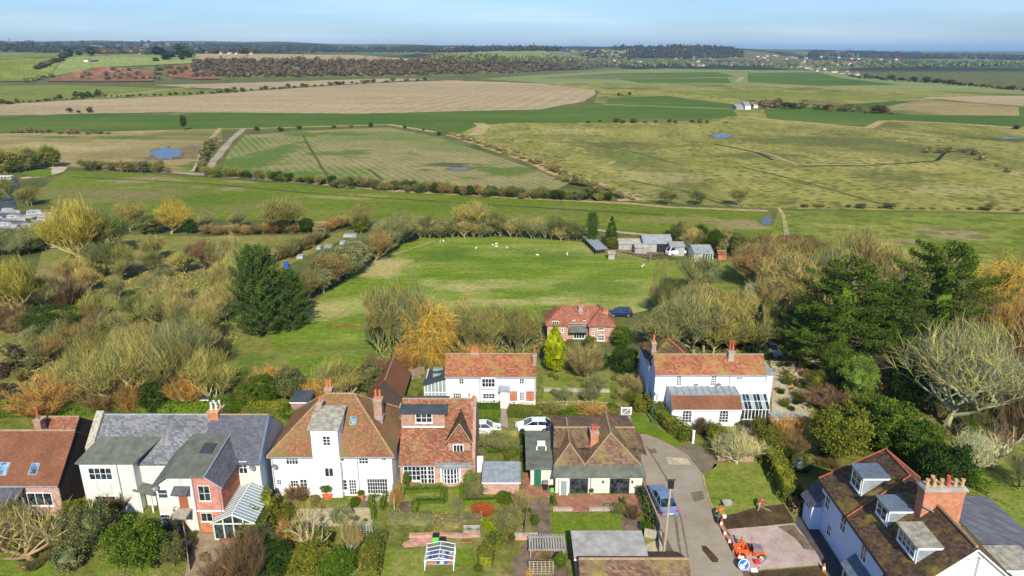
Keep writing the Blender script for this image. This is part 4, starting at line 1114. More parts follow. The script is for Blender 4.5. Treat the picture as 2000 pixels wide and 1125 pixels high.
along([(480, 258), (750, 247), (830, 256), (870, 270), (845, 263)], 9, ['scrub'], ['dg', 'br'], (5, 10), (1, 1.5), 'small dark bush on the track edge above the striped field', 'bushes above the striped field', 'bush', parts=False)
along([(395, 330), (405, 300), (418, 275)], 14, ['scrub', 'leafy'], ['dgg', 'ol', 'br'], (14, 22), (.8, 1.2), 'dense bush overhanging the left side of the dark ditch', 'bushes along the ditch', 'bush', parts=False, jx=2)
along([(160, 332), (330, 338)], 20, ['bare', 'leafy', 'shaggy'], ['ol', 'dgg', 'br'], (12, 24), (.9, 1.5), 'bush in the hedge below the blue pond', 'hedge bushes below the pond', 'bush')
along([(400, 345), (470, 348), (540, 354), (640, 362)], 22, ['leafy', 'shaggy', 'bare'], ['mo', 'ol', 'dgg', 'dg'], (12, 22), (.9, 1.6), 'bush in the hedge left below the striped field', 'hedge bushes left of the striped field', 'bush')
along([(640, 364), (800, 374), (1000, 386), (1190, 392)], 74, ['bare', 'leafy', 'shaggy'], ['dgg', 'ol', 'br', 'dg'], (12, 25), (.8, 1.4), 'bush in the long hedge below the striped field', 'long hedge below the striped field', 'bush', jy=3)
along([(1090, 350), (1150, 368), (1185, 385)], 12, ['leafy', 'bare'], ['ol', 'dgg', 'mo'], (12, 20), (.9, 1.4), 'bush beside the straw-coloured ditch bank', 'bushes beside the straw bank', 'bush', parts=False)
along([(880, 263), (950, 286), (1040, 317), (1100, 342), (1170, 364), (1235, 392)], 60, ['scrub', 'shaggy'], ['ta', 'ta', 'br', 'ta'], (6, 13), (1, 2), 'straw-coloured reed clump on the diagonal ditch bank', 'reed clumps on the diagonal bank', 'bush', parts=False)
P_('bare', 1307, 400, 368, 42, 'dgg', 'bare spreading tree on the marsh edge, left of a group of three')
P_('bare', 1362, 400, 370, 34, 'dgg', 'smaller bare tree in the middle of the three on the marsh edge')
P_('bare', 1442, 402, 362, 46, 'ol', 'bare spreading tree on the marsh edge, right of a group of three')
along([(1560, 405), (1800, 408), (2000, 412)], 16, ['leafy', 'shaggy'], ['br', 'dgg'], (5, 13), (1.1, 2), 'low bush on the near edge of the marsh pasture', 'bushes on the near marsh edge', 'bush', parts=False)
P_('bare', 1935, 410, 392, 26, 'br', 'brown bare bush on the marsh edge at the far right')
along([(1140, 240), (1420, 240)], 13, ['scrub'], ['dgg', 'dp'], (4, 10), (1.1, 2), 'bush on the edge between the green strip and the marsh', 'bushes between green strip and marsh', 'bush', parts=False)
along([(1205, 188), (1230, 186)], 3, ['scrub'], ['dg'], (5, 7), (1, 1.3), 'tiny dark bush on the far pasture', 'tiny bushes on the far pasture', 'bush', parts=False)
along([(1660, 150), (1720, 156), (1800, 160), (1900, 168), (2010, 178)], 60, ['scrub'], ['dg', 'dgg', 'far'], (5, 10), (1, 1.8), 'tree in the long hedge running right from the town', 'hedge trees right of the town', parts=False, jy=1.5)
along([(1455, 212), (1480, 210), (1500, 212), (1530, 210), (1560, 214), (1575, 211)], 18, ['scrub', 'leafy'], ['dg', 'dgg', 'br'], (12, 21), (.8, 1.2), 'tree sheltering the white farm buildings on the plain', 'trees at the white farm', parts=False, jy=2)
along([(1590, 216), (1650, 216), (1740, 222)], 26, ['scrub', 'leafy'], ['dgg', 'dp', 'br'], (7, 16), (.8, 1.4), 'bare tree in the line running right from the white farm', 'tree line right of the white farm', parts=False, jy=2)
along([(1800, 300), (1880, 296), (1980, 340), (1960, 338)], 9, ['scrub'], ['br', 'dgg'], (6, 14), (1, 1.6), 'bush by the marsh creek', 'bushes by the marsh creek', 'bush', parts=False)
P_('scrub', 1985, 252, 243, 18, 'dp', 'dark thicket on the straw track at the right edge', 'bush')
along([(0, 340), (40, 335), (110, 325)], 24, ['bare', 'leafy', 'dense'], ['ol', 'mo', 'dgg', 'yeol'], (22, 48), (.8, 1.2), 'tree in the clump beyond the river bridge', 'trees beyond the river bridge')
along([(0, 400), (10, 380), (60, 405), (70, 398)], 7, ['leafy', 'bare'], ['ol', 'dgg'], (28, 42), (.8, 1.2), 'rounded tree on the river bank near the boats', 'river bank trees')
along([(0, 500), (60, 490), (120, 480)], 16, ['bare', 'leafy', 'shaggy'], ['gg', 'dgg', 'ol'], (30, 55), (.9, 1.5), 'bare tree in front of the moored boats', 'trees in front of the boats', jy=8)
P_('full', 168, 516, 386, 125, 'ye', 'tall yellow-green tree in the olive meadow with its trunk showing', bark=(.42, .36, .14))
P_('dense', 210, 505, 412, 90, 'dgg', 'dark ivy-covered tree close behind the tall yellow-green tree')
P_('full', 255, 453, 390, 72, 'yeol', 'rounded yellow-olive tree left of the yellow willow')
P_('full', 335, 457, 388, 76, 'ye', 'bright yellow willow at the crop field edge')
P_('leafy', 295, 458, 418, 60, 'dgg', 'dark low tree between the yellow-olive tree and the yellow willow')
P_('leafy', 372, 457, 425, 34, 'dg', 'small dark tree close right of the yellow willow')
P_('dense', 398, 452, 413, 44, 'gg', 'grey-green round tree right of the yellow willow')
P_('dense', 462, 448, 410, 36, 'gg', 'small grey-green tree on the red-brown bank')
P_('full', 563, 456, 384, 100, 'ol', 'broad olive tree with a dark ivy trunk at the crop field edge', bark=(.03, .05, .02))
P_('leafy', 600, 456, 424, 34, 'dg', 'dark bush tucked under the broad olive tree', 'bush')
P_('bare', 705, 452, 396, 62, 'ol', 'olive bare tree with ivy at the top of the diagonal hedge')
P_('leafy', 705, 456, 420, 40, 'mo', 'ivy-green bush under the olive bare tree', 'bush')
along([(410, 458), (520, 455), (640, 452), (680, 440)], 30, ['shaggy'], ['or', 'br', 'ta', 'pu'], (12, 24), (1.2, 2), 'bracken bush along the meadow edge', 'rusty bushes along the meadow edge', 'bush')
along([(450, 560), (520, 520), (590, 490), (640, 462)], 22, ['shaggy', 'leafy'], ['br', 'ta', 'pu', 'dgg'], (18, 32), (1, 1.6), 'thicket on the bank climbing behind the dark pine', 'brown thicket on the bank', 'bush')
along([(570, 596), (620, 575), (690, 535), (740, 505), (800, 470)], 30, ['dense', 'bare', 'leafy'], ['gg', 'dgg', 'br', 'gg'], (38, 68), (.8, 1.2), 'bare tree in the diagonal hedge left of the paddock', 'trees of the diagonal hedge', jy=5)
P_('leafy', 486, 505, 480, 26, 'dg', 'small dark evergreen bush on the brown bank', 'bush')
along([(800, 466), (1000, 462), (1130, 470)], 44, ['dense', 'bare'], ['gg', 'dgg', 'ta', 'gg'], (24, 48), (.7, 1.1), 'bare tree in the row along the far side of the paddock', 'tree row beyond the paddock', jy=3)
P_('dense', 925, 462, 388, 66, 'yeol', 'pale yellow-green tree rising above the paddock tree row')
P_('pine', 1156, 476, 416, 30, 'pine', 'slender dark conifer left of the pair by the smallholding')
P_('cone', 1193, 482, 421, 34, 'dg', 'dense cone-shaped conifer right of the pair by the smallholding')
P_('leafy', 1195, 488, 462, 30, 'mo', 'small green bush at the foot of the cone-shaped conifer', 'bush')
along([(1310, 485), (1380, 490), (1450, 500)], 16, ['leafy', 'dense'], ['dg', 'dgg', 'ta', 'dg'], (30, 52), (.6, .95), 'tree around the sheds of the smallholding', 'trees round the smallholding', jy=8)
P_('bare', 1365, 585, 495, 95, 'gg', 'grey-green bare tree in the grass behind the pink brick house')
P_('bare', 1340, 640, 560, 90, 'gg', 'grey-green bare orchard tree nearest the white house')
along([(1330, 470), (1460, 478), (1550, 482), (1600, 470)], 14, ['shaggy', 'leafy'], ['pu', 'br', 'dgg'], (14, 26), (1.1, 1.7), 'thicket along the crop field corner', 'thicket at the crop field corner', 'bush')
along([(1470, 560), (1520, 540), (1560, 530), (1590, 560)], 14, ['bare', 'dense'], ['ta', 'gg', 'br', 'dgg'], (50, 90), (.8, 1.2), 'bare tree behind the layered cypress', 'bare trees behind the cypress', jy=14)
P_('bare', 1540, 600, 482, 120, 'ta', 'wide tan bare tree left behind the cypress')
P_('bare', 1660, 580, 445, 110, 'ta', 'tall pinkish-tan bare tree between the two cypresses and the green field')
P_('bare', 1735, 580, 470, 100, 'ta', 'tan bare tree just behind the right cypress')
P_('bare', 1610, 590, 470, 90, 'gg', 'grey-green bare tree behind the left cypress')
P_('tall', 758, 700, 548, 100, 'ol', 'tall olive bare tree with green mossy stems in the centre meadow', bark=(.25, .27, .08))
P_('tall', 808, 705, 556, 90, 'gg', 'tall grey-green bare tree beside the mossy-stemmed tree')
P_('bare', 735, 690, 600, 60, 'gg', 'smaller bare tree left of the tall mossy-stemmed tree')
P_('willow', 838, 712, 586, 100, 'go', 'golden weeping willow behind the white cottage')
P_('shaggy', 800, 720, 668, 60, 'or', 'orange-brown bush under the golden willow', 'bush')
P_('pruned', 907, 619, 570, 42, 'or', 'small round-headed pollard with orange twigs at the paddock edge', bark=(.5, .42, .25))
along([(890, 690), (960, 692), (1030, 688)], 9, ['tall', 'bare'], ['ol', 'yeol', 'ol'], (72, 100), (.55, .8), 'bare tree right behind the orange-roofed cottage', 'bare trees behind the orange-roofed cottage', jy=8)
P_('leafy', 855, 705, 676, 46, 'dg', 'dark green bush between the golden willow and the cottage', 'bush')
P_('shaggy', 935, 700, 672, 70, 'or', 'orange-tan bush just behind the cottage ridge', 'bush')
P_('egg', 1083, 728, 635, 54, 'yg', 'bright yellow-green egg-shaped conifer beside the cottage')
P_('shaggy', 1140, 735, 672, 80, 'ta', 'tan bare shrub in front of the pink brick house', 'bush')
P_('leafy', 1152, 682, 655, 28, 'mg', 'small green shrub against the pink house wall', 'bush')
P_('leafy', 1214, 680, 634, 46, 'mg', 'rounded green tree at the right end of the pink house')
P_('leafy', 1218, 735, 672, 60, 'dg', 'dark green tree below the pink house')
P_('leafy', 1170, 725, 690, 50, 'dg', 'dark bush behind the terraced cottage garden', 'bush')
P_('fine', 1130, 730, 700, 50, 'mg', 'green bush along the top of the terraced garden', 'bush')
P_('bare', 1170, 775, 722, 46, 'gg', 'small bare fruit tree on the terraced garden lawn')
P_('bare', 1148, 790, 750, 40, 'gg', 'smaller bare fruit tree near the garden steps')
P_('bare', 1105, 790, 752, 34, 'gg', 'little bare fruit tree left on the terraced lawn')
along([(1290, 690), (1360, 690), (1430, 692), (1480, 690)], 10, ['bare', 'wide', 'dense'], ['ta', 'ol', 'yeol', 'gg'], (80, 125), (.8, 1.15), 'bare tree behind the orange-roofed white house', 'bare trees behind the right white house', jy=8)
scatter([(1260, 690), (1290, 600), (1480, 600), (1500, 680)], 14, ['bare', 'tall', 'leafy'], ['ol', 'gg', 'ta', 'dgg'], (50, 90), (.8, 1.1), 'bare grove tree between the pink house and the cypress', 'grove between pink house and cypress', seed=4)
P_('cone', 1474, 700, 592, 44, 'bg', 'narrow black-green cypress behind the white house roof')
P_('leafy', 1290, 690, 640, 50, 'dg', 'dark tree behind the left chimney of the white house')
P_('cypress', 1632, 728, 505, 250, 'cy', 'great layered green cypress nearer the white house', bark=(.10, .07, .05), jit=.02, vi=0)
P_('cypress', 1812, 712, 474, 245, 'cy', 'great layered cypress on the right with an open top', bark=(.12, .08, .05), jit=.02, vi=1)
P_('cypress', 1728, 722, 545, 170, 'cy', 'darker layered cypress filling the gap between the two great ones', bark=(.10, .07, .05))
P_('cypress', 1560, 720, 590, 110, 'cy', 'lower layered cypress at the left foot of the great one', bark=(.10, .07, .05))
P_('willow', 1945, 640, 498, 100, 'go', 'golden willow at the right edge above the garden')
P_('shaggy', 1965, 700, 580, 100, 'or', 'orange-brown thicket tree below the golden willow')
P_('shaggy', 1900, 690, 600, 90, 'br', 'brown thicket at the foot of the right cypress', 'bush')
P_('shaggy', 1700, 775, 700, 90, 'br', 'brown undergrowth bush under the cypresses', 'bush')
P_('lichen', 1848, 835, 612, 230, 'li', 'big spreading bare tree with pale lichened branches', bark=(.32, .33, .22))
P_('lichen', 1950, 800, 690, 120, 'gg', 'darker lichened tree right of the pale spreading tree')
P_('lichen', 1895, 935, 838, 84, 'wh', 'small white-lichened bare tree on the right lawn')
P_('pruned', 1938, 915, 790, 110, 'pu', 'tall bare tree with a smooth pale forked trunk', bark=(.56, .46, .36))
P_('bare', 1990, 960, 880, 70, 'gg', 'small grey bare tree at the right edge of the lawn')
P_('shaggy', 1985, 860, 740, 80, 'pu', 'purple-brown bare tree at the right edge')
P_('leafy', 1633, 905, 788, 138, 'mo', 'big rounded olive-green evergreen behind the large roof', jit=.03)
P_('leafy', 1735, 890, 780, 120, 'mg', 'dark evergreen right of the rounded olive one')
P_('leafy', 1790, 930, 820, 90, 'mg', 'evergreen directly behind the big chimney stack')
P_('leafy', 1838, 975, 862, 110, 'dg', 'dark yew-like evergreen right of the chimney stack')
P_('leafy', 1700, 850, 770, 100, 'mg', 'mid-green evergreen under the lichened tree')
P_('fine', 1625, 760, 664, 66, 'mg', 'bright leafy tree below the left cypress')
P_('fine', 1668, 800, 690, 80, 'pg', 'pale grey-green eucalyptus-like tree below the cypress')
P_('leafy', 1760, 800, 695, 70, 'dg', 'dark ivy-clad trunk thicket below the right cypress', 'bush')
P_('fine', 1590, 770, 720, 46, 'mo', 'yellowish-green bush on the terraced slope', 'bush')
P_('shaggy', 1620, 800, 758, 90, 'pu', 'purple-pink heather-like bush above the olive evergreen', 'bush')
P_('shaggy', 1540, 870, 815, 80, 'or', 'rust-brown bush below the veranda roof', 'bush')
P_('shaggy', 1545, 890, 840, 60, 'br', 'brown bush beside the rust-brown one', 'bush')
P_('leafy', 1440, 830, 806, 16, 'bg', 'dark potted standard bush at the conservatory corner', 'bush')
P_('ball', 1435, 828, 808, 24, 'mg', 'small clipped green bay ball at the conservatory door', 'bush')
P_('leafy', 1400, 870, 828, 50, 'mo', 'green shrub in front of the arched windows', 'bush')
P_('shaggy', 1375, 848, 820, 50, 'dp', 'dark red-brown shrub under the arched windows', 'bush')
P_('leafy', 1480, 850, 812, 30, 'mo', 'green shrub beside the conservatory path', 'bush')
P_('shaggy', 1496, 842, 812, 22, 'dp', 'black-red shrub below the conservatory corner', 'bush')
P_('wide', 1438, 908, 838, 92, 'pa', 'pale grey pruned tree on the corner of the small lawn', bark=(.45, .42, .34))
P_('leafy', 1500, 890, 830, 56, 'mo', 'tall leafy shrub at the top of the lawn hedge', 'bush')
scatter([(1500, 705), (1560, 700), (1620, 740), (1600, 800), (1510, 812)], 22, ['leafy', 'shaggy'], ['dgg', 'br', 'mo', 'dg'], (9, 22), (1, 1.4), 'small shrub on the stony terraces', 'shrubs on the stony terraces', 'bush', seed=3)
scatter([(1880, 850), (1990, 790), (2030, 800), (2030, 870), (1960, 880)], 10, ['leafy', 'shaggy'], ['dg', 'dgg', 'pu'], (20, 50), (1, 1.4), 'shrub at the far side of the right lawn', 'shrubs beyond the right lawn', 'bush', seed=5)
scatter([(1850, 960), (1800, 900), (1900, 850), (1920, 900)], 8, ['fine', 'leafy'], ['mo', 'mg', 'ol'], (20, 48), (.9, 1.3), 'shrub between the yew and the right lawn', 'shrubs beside the yew', 'bush', seed=6)
scatter([(1500, 560), (1480, 640), (1520, 700), (1720, 700), (1900, 640), (1960, 560)], 12, ['bare', 'shaggy'], ['br', 'ta', 'dgg'], (40, 80), (.8, 1.1), 'tree in the shade of the cypresses', 'bare trees among the cypresses', seed=9)
scatter([(1860, 660), (2030, 620), (2030, 780), (1900, 790)], 14, ['bare', 'shaggy', 'leafy'], ['br', 'pu', 'dgg', 'gg'], (50, 90), (.8, 1.2), 'bare tree in the dense right-hand grove', 'right-hand grove', seed=10)
scatter([(1640, 740), (1880, 700), (1900, 820), (1700, 860)], 12, ['leafy', 'fine'], ['dg', 'mg', 'dgg'], (40, 70), (.9, 1.3), 'evergreen shrub under the pale lichened tree', 'evergreens under the lichened tree', 'bush', seed=11)
scatter([(130, 545), (300, 510), (450, 520), (480, 640), (440, 720), (330, 790), (180, 790), (60, 720), (20, 620)], 58, ['bare', 'tall', 'bare', 'dense'], ['ol', 'gg', 'ta', 'yeol', 'yeol', 'ol', 'ta', 'br', 'gg', 'dgg'], (42, 78), (.75, 1.2), 'tree of the left woodland', 'left woodland', seed=1)
scatter([(100, 640), (300, 600), (440, 650), (400, 770), (120, 770)], 16, ['leafy', 'scrub'], ['dg', 'dgg', 'mg'], (26, 50), (1, 1.5), 'undergrowth bush in the left woodland', 'evergreen undergrowth in the woodland', 'bush', seed=2)
scatter([(-30, 690), (60, 700), (100, 790), (-30, 800)], 12, ['shaggy', 'scrub'], ['dgg', 'dp', 'br'], (20, 45), (1, 1.5), 'bramble bush at the left edge of the picture', 'brambles at the left edge', 'bush', seed=3)
P_('full', 48, 620, 500, 110, 'ye', 'bright yellow-green willow at the left edge')
P_('dense', 10, 610, 520, 80, 'ol', 'olive bare tree left of the bright yellow-green willow')
P_('shaggy', 130, 605, 536, 80, 'pu', 'purple-grey bare thicket right of the yellow-green willow')
P_('shaggy', 25, 650, 590, 70, 'pu', 'purple-brown bramble thicket below the yellow-green willow', 'bush')
P_('fine', 105, 672, 592, 118, 'dg', 'broad dark evergreen holly in the left woodland')
P_('full', 262, 795, 645, 150, 'yeol', 'very broad yellow-olive tree, the largest of the left woodland')
P_('full', 215, 765, 640, 120, 'ol', 'olive tree behind the largest yellow-olive one')
P_('full', 320, 790, 660, 110, 'ol', 'olive tree right of the largest yellow-olive one')
P_('full', 165, 785, 672, 110, 'yeol', 'yellow-olive tree left of the broadest one')
P_('full', 350, 750, 615, 120, 'gg', 'grey-green tree behind the broadest woodland tree')
P_('bare', 428, 800, 676, 100, 'yeol', 'open pale-olive bare tree in the grass behind the terrace')
P_('dense', 398, 530, 468, 58, 'pu', 'round purple-brown tree at the meadow edge')
P_('shaggy', 450, 540, 480, 70, 'pu', 'pale purple bare thicket left of the dark pine')
along([(430, 640), (470, 600), (450, 540)], 6, ['tall', 'bare'], ['ta', 'yeol'], (70, 95), (.5, .7), 'upright bare tree left beside the dark pine', 'upright bare trees beside the pine')
P_('pine', 512, 655, 488, 118, 'pine', 'large dark green domed pine in the meadow', bark=(.1, .07, .05), jit=.02)
P_('pine', 568, 642, 532, 92, 'pine', 'smaller dark pine leaning out right of the domed pine', bark=(.1, .07, .05), jit=.02)
P_('ball', 95, 812, 742, 110, 'or', 'rounded rusty-orange bush behind the left roofs', 'bush') if False else P_('shaggy', 95, 815, 738, 112, 'or', 'rounded rusty-orange bush behind the left roofs', 'bush', jit=.02)
P_('shaggy', 210, 812, 734, 84, 'br', 'brown and orange bush right of the rusty-orange one', 'bush')
P_('shaggy', 262, 812, 745, 60, 'or', 'tan-orange bush beside the dark ivy bush', 'bush')
P_('shaggy', 378, 800, 722, 84, 'or', 'orange-brown bush behind the garden shed', 'bush')
P_('leafy', 303, 812, 742, 70, 'dg', 'dark ivy bush between the orange bushes', 'bush')
P_('leafy', 515, 795, 728, 70, 'mg', 'mid-green holly bush behind the slate roof', 'bush')
P_('leafy', 570, 790, 712, 68, 'dgg', 'dark green bush behind the white tower house', 'bush')
P_('shaggy', 618, 790, 742, 66, 'or', 'tan-orange bush behind the white tower house', 'bush')
P_('shaggy', 520, 770, 716, 60, 'or', 'small orange bush at the meadow edge', 'bush')
P_('fine', 450, 812, 770, 80, 'mg', 'bright hedge bush right of the garden shed', 'bush')
P_('leafy', 480, 800, 748, 40, 'mo', 'olive bush left of the green holly', 'bush')
P_('bare', 668, 790, 694, 90, 'yeol', 'pale bare tree with a light trunk behind the hipped roof', bark=(.5, .47, .3))
P_('leafy', 722, 775, 704, 60, 'dgg', 'dark ivy-clad tree behind the brown barn roof')
P_('bare', 740, 760, 690, 60, 'pu', 'reddish bare tree near the fenced yard')
P_('fine', 570, 818, 790, 60, 'mg', 'green bush beside the little brick outhouse', 'bush')
P_('bare', 420, 640, 560, 80, 'ta', 'tan bare tree in front of the left pine edge')
hedge([(-40, 815), (120, 812), (300, 812), (480, 808)], 2.0, 1.6, 'mg', 'long clipped green hedge behind the left roofs', leaf=.16, dens=22)
hedge([(480, 808), (560, 812)], 1.6, 2.4, 'mo', 'wide olive hedge behind the slate terrace', leaf=.16, dens=20)
def solve_ridge(ye, ze, row, pitch):
 t = math.tan(math.radians(pitch)); r = ray(CX, row); k = r.z / r.y
 y = (HC - ze + ye * t) / (t - k)
 return y, ze + (y - ye) * t
def gable_x(th, x0, x1, yf, yb, z0, ze, zr, wm, rm, over=.3, hipL=None, hipR=None, ridge=None, ridgem='ridgeold', t=.14, gutter=True, yr=None):
 """house body with its ridge along x; hipL / hipR: how far the ridge stops short of that end"""
 ym = (yf + yb) / 2 if yr is None else yr
 sl = (zr - ze) / (ym - yf); sb = (zr - ze) / (yb - ym)
 if hipL is None and hipR is None: MB().xprism([(yf, z0), (yb, z0), (yb, ze - .02), (ym, zr - .12), (yf, ze - .02)], x0, x1).build('wall', M[wm], th)
 else:
  w = MB().box(x0, x1, yf, yb, z0, ze - .03)
  w.build('wall', M[wm], th)
 a, b = x0 - (over if hipL is not None else .12), x1 + (over if hipR is not None else .12)
 F0, B0 = yf - over, yb + over
 zf, zb = ze - over * sl + .12, ze - over * sb + .12
 zr2 = zr + .12
 ra, rb = (a if hipL is None else x0 + hipL), (b if hipR is None else x1 - hipR)
 m = MB()
 m.slab([(a, F0, zf), (b, F0, zf), (rb, ym, zr2), (ra, ym, zr2)], t)
 m.slab([(b, B0, zb), (a, B0, zb), (ra, ym, zr2), (rb, ym, zr2)], t)
 if hipL is not None: m.slab([(a, B0, zf), (a, F0, zf), (ra, ym, zr2)], t)
 if hipR is not None: m.slab([(b, F0, zf), (b, B0, zf), (rb, ym, zr2)], t)
 rf = m.build('roof', M[rm], th)
 q = MB(); q.tube((ra, ym, zr2 + .02), (rb, ym, zr2 + .02), .13, .13, 6)
 if hipL is not None: q.tube((ra, ym, zr2), (a, F0, zf + .03), .11, .11, 5); q.tube((ra, ym, zr2), (a, B0, zf + .03), .11, .11, 5)
 if hipR is not None: q.tube((rb, ym, zr2), (b, F0, zf + .03), .11, .11, 5); q.tube((rb, ym, zr2), (b, B0, zf + .03), .11, .11, 5)
 q.build('ridge_tiles', M[ridgem], th)
 if gutter: MB().tube((a, F0 - .04, zf - .06), (b, F0 - .04, zf - .06), .07, .07, 6).build('gutter', M['lead'], th)
 return rf
def win(th, x0, x1, y0, y1, Y, nx=2, ny=2, fm='frame', gm='glass', name='window', sill=True, bar=.055, out=.06):
 """window traced from the photograph, on a wall that stands at Y and faces the camera"""
 a, b = W(x0, y1, Y), W(x1, y0, Y)
 X0, X1, Z0, Z1 = a.x, b.x, a.z, b.z
 f = MB(); yb, yf = Y + .02, Y - out; e = .07
 f.box(X0, X0 + e, yf, yb, Z0, Z1).box(X1 - e, X1, yf, yb, Z0, Z1).box(X0 + e, X1 - e, yf, yb, Z0, Z0 + e).box(X0 + e, X1 - e, yf, yb, Z1 - e, Z1)
 w = (X1 - X0 - 2 * e) / nx; h = (Z1 - Z0 - 2 * e) / ny
 for i in range(1, nx): f.box(X0 + e + w * i - bar / 2, X0 + e + w * i + bar / 2, yf + .01, yb, Z0 + e, Z1 - e)
 for j in range(1, ny): f.box(X0 + e, X1 - e, yf + .018, yb, Z0 + e + h * j - bar / 2, Z0 + e + h * j + bar / 2)
 if sill: f.box(X0 - .06, X1 + .06, yf - .07, yb, Z0 - .07, Z0 - .003)
 o = f.build(name, M[fm], th)
 pm = None
 for i in range(nx):
  for j in range(ny):
   q = MB().box(-w / 2, w / 2, -.008, .008, -h / 2, h / 2)
   if pm is None: pm = q.mesh('pane', M[gm])
   p = bpy.data.objects.new('pane', pm); C.objects.link(p); p.parent = o
   p.location = (X0 + e + w * (i + .5) - th['_o'][0], Y - .028 - th['_o'][1], Z0 + e + h * (j + .5) - th['_o'][2])
 return o
def winx(th, X, y0, y1, z0, z1, ny=2, nz=2, side=-1, fm='frame', gm='glass', name='window'):
 """window on a wall that faces left (side -1) or right (+1)"""
 f = MB(); a, b = sorted((X - side * .02, X + side * .07)); e = .07
 f.box(a, b, y0, y0 + e, z0, z1).box(a, b, y1 - e, y1, z0, z1).box(a, b, y0 + e, y1 - e, z0, z0 + e).box(a, b, y0 + e, y1 - e, z1 - e, z1)
 w = (y1 - y0 - 2 * e) / ny; h = (z1 - z0 - 2 * e) / nz
 for i in range(1, ny): f.box(a, b - .005, y0 + e + w * i - .03, y0 + e + w * i + .03, z0 + e, z1 - e)
 for j in range(1, nz): f.box(a, b - .012, y0 + e, y1 - e, z0 + e + h * j - .03, z0 + e + h * j + .03)
 s = sorted((X - side * .02, X + side * .15)); f.box(s[0], s[1], y0 - .05, y1 + .05, z0 - .07, z0 - .003)
 o = f.build(name, M[fm], th); pm = None
 for i in range(ny):
  for j in range(nz):
   if pm is None: pm = MB().box(-.008, .008, -w / 2, w / 2, -h / 2, h / 2).mesh('pane', M[gm])
   p = bpy.data.objects.new('pane', pm); C.objects.link(p); p.parent = o
   p.location = (X + side * .03 - th['_o'][0], y0 + e + w * (i + .5) - th['_o'][1], z0 + e + h * (j + .5) - th['_o'][2])
 return o
def arched(th, x0, x1, y0, y1, Y, nx=3):
 """arch-headed window"""
 a, b = W(x0, y1, Y), W(x1, y0, Y); X0, X1, Z0, Z1 = a.x, b.x, a.z, b.z; r = (X1 - X0) / 2; cx = (X0 + X1) / 2; zs = Z1 - r
 f = MB(); n = 10
 for i in range(n):
  t0, t1 = math.pi * i / n, math.pi * (i + 1) / n
  f.beam((cx + r * math.cos(t0), Y - .03, zs + r * math.sin(t0)), (cx + r * math.cos(t1), Y - .03, zs + r * math.sin(t1)), .07)
 f.box(X0 - .04, X0 + .05, Y - .07, Y + .02, Z0, zs).box(X1 - .05, X1 + .04, Y - .07, Y + .02, Z0, zs).box(X0 - .1, X1 + .1, Y - .1, Y + .02, Z0 - .07, Z0)
 for i in range(1, nx): f.box(X0 + 2 * r * i / nx - .025, X0 + 2 * r * i / nx + .025, Y - .06, Y + .02, Z0, zs + r * .85)
 for j in range(3): f.box(X0, X1, Y - .055, Y + .02, Z0 + (zs - Z0) * (j + 1) / 3 - .02, Z0 + (zs - Z0) * (j + 1) / 3 + .02)
 o = f.build('arched_window', M['frame'], th)
 pts = [(X0 + .04, Z0), (X1 - .04, Z0)] + [(cx + (r - .02) * math.cos(math.pi * i / 10), zs + (r - .02) * math.sin(math.pi * i / 10)) for i in range(11)]
 p = MB().yprism(pts, Y - .02, Y + .01).build('pane', M['glass'], o)
 return o
def chimney(th, px, wpx, top, base, Y, pots=2, mat='brick', dep=.7, potm='pot', potrow=None, cap='stone', pot_h=.45, name='chimney'):
 z0, z1 = HZ(Y, base) - .6, HZ(Y, top); x = XA(px, Y, z1); w = wpx / F * (Y * cT - (z1 - HC) * sT)
 ch = MB().box(x - w / 2, x + w / 2, Y - dep / 2, Y + dep / 2, z0, z1 - .1).box(x - w / 2 - .05, x + w / 2 + .05, Y - dep / 2 - .05, Y + dep / 2 + .05, z1 - .35, z1 - .22).build(name, M[mat], th)
 MB().box(x - w / 2 - .07, x + w / 2 + .07, Y - dep / 2 - .07, Y + dep / 2 + .07, z1 - .097, z1).build('cap', M[cap], ch)
 if potrow: pot_h = HZ(Y, potrow) - z1
 MB().box(x - w / 2 - .08, x + w / 2 + .08, Y - dep / 2 - .12, Y + dep / 2 + .08, HZ(Y, base) - .1, HZ(Y, base) + .12).build('flashing', M['lead'], ch)
 for i in range(pots):
  xx = x + (i - (pots - 1) / 2) * w / max(pots, 1) * .95
  MB().lathe(xx, Y, [(.15, z1), (.13, z1 + pot_h * .1), (.11, z1 + pot_h * .8), (.14, z1 + pot_h * .85), (.14, z1 + pot_h), (.09, z1 + pot_h)], 9).build('pot', M[potm], ch, smooth=False)
 return ch
def skylight(th, px, py, wpx, hpx, Y, zc_slope, gm='glassblue', parent=None):
 """roof window on a front slope: Y and tangent of the pitch at its middle"""
 z = HZ(Y, py); x = XA(px, Y, z); w = wpx / F * (Y * cT - (z - HC) * sT) / 2
 dy = abs(hpx) / F * Y * .30; t = zc_slope
 f = MB().slab([(x - w, Y - dy, z - dy * t + .16), (x + w, Y - dy, z - dy * t + .16), (x + w, Y + dy, z + dy * t + .16), (x - w, Y + dy, z + dy * t + .16)], .12).build('skylight', M['lead'], th)
 w -= .08; dy -= .06
 MB().slab([(x - w, Y - dy, z - dy * t + .185), (x + w, Y - dy, z - dy * t + .185), (x + w, Y + dy, z + dy * t + .185), (x - w, Y + dy, z + dy * t + .185)], .02).build('pane', M[gm], f)
def front_box(th, x0, x1, top, base, Y, dep, mat, name='wall'):
 """block whose front face is traced from the photograph"""
 z1 = HZ(Y, top); z0 = HZ(Y, base)
 a = XA(x0, Y, (z0 + z1) / 2); b = XA(x1, Y, (z0 + z1) / 2)
 MB().box(a, b, Y, Y + dep, max(0, z0 - .05), z1).build(name, M[mat], th)
 return a, b, z0, z1
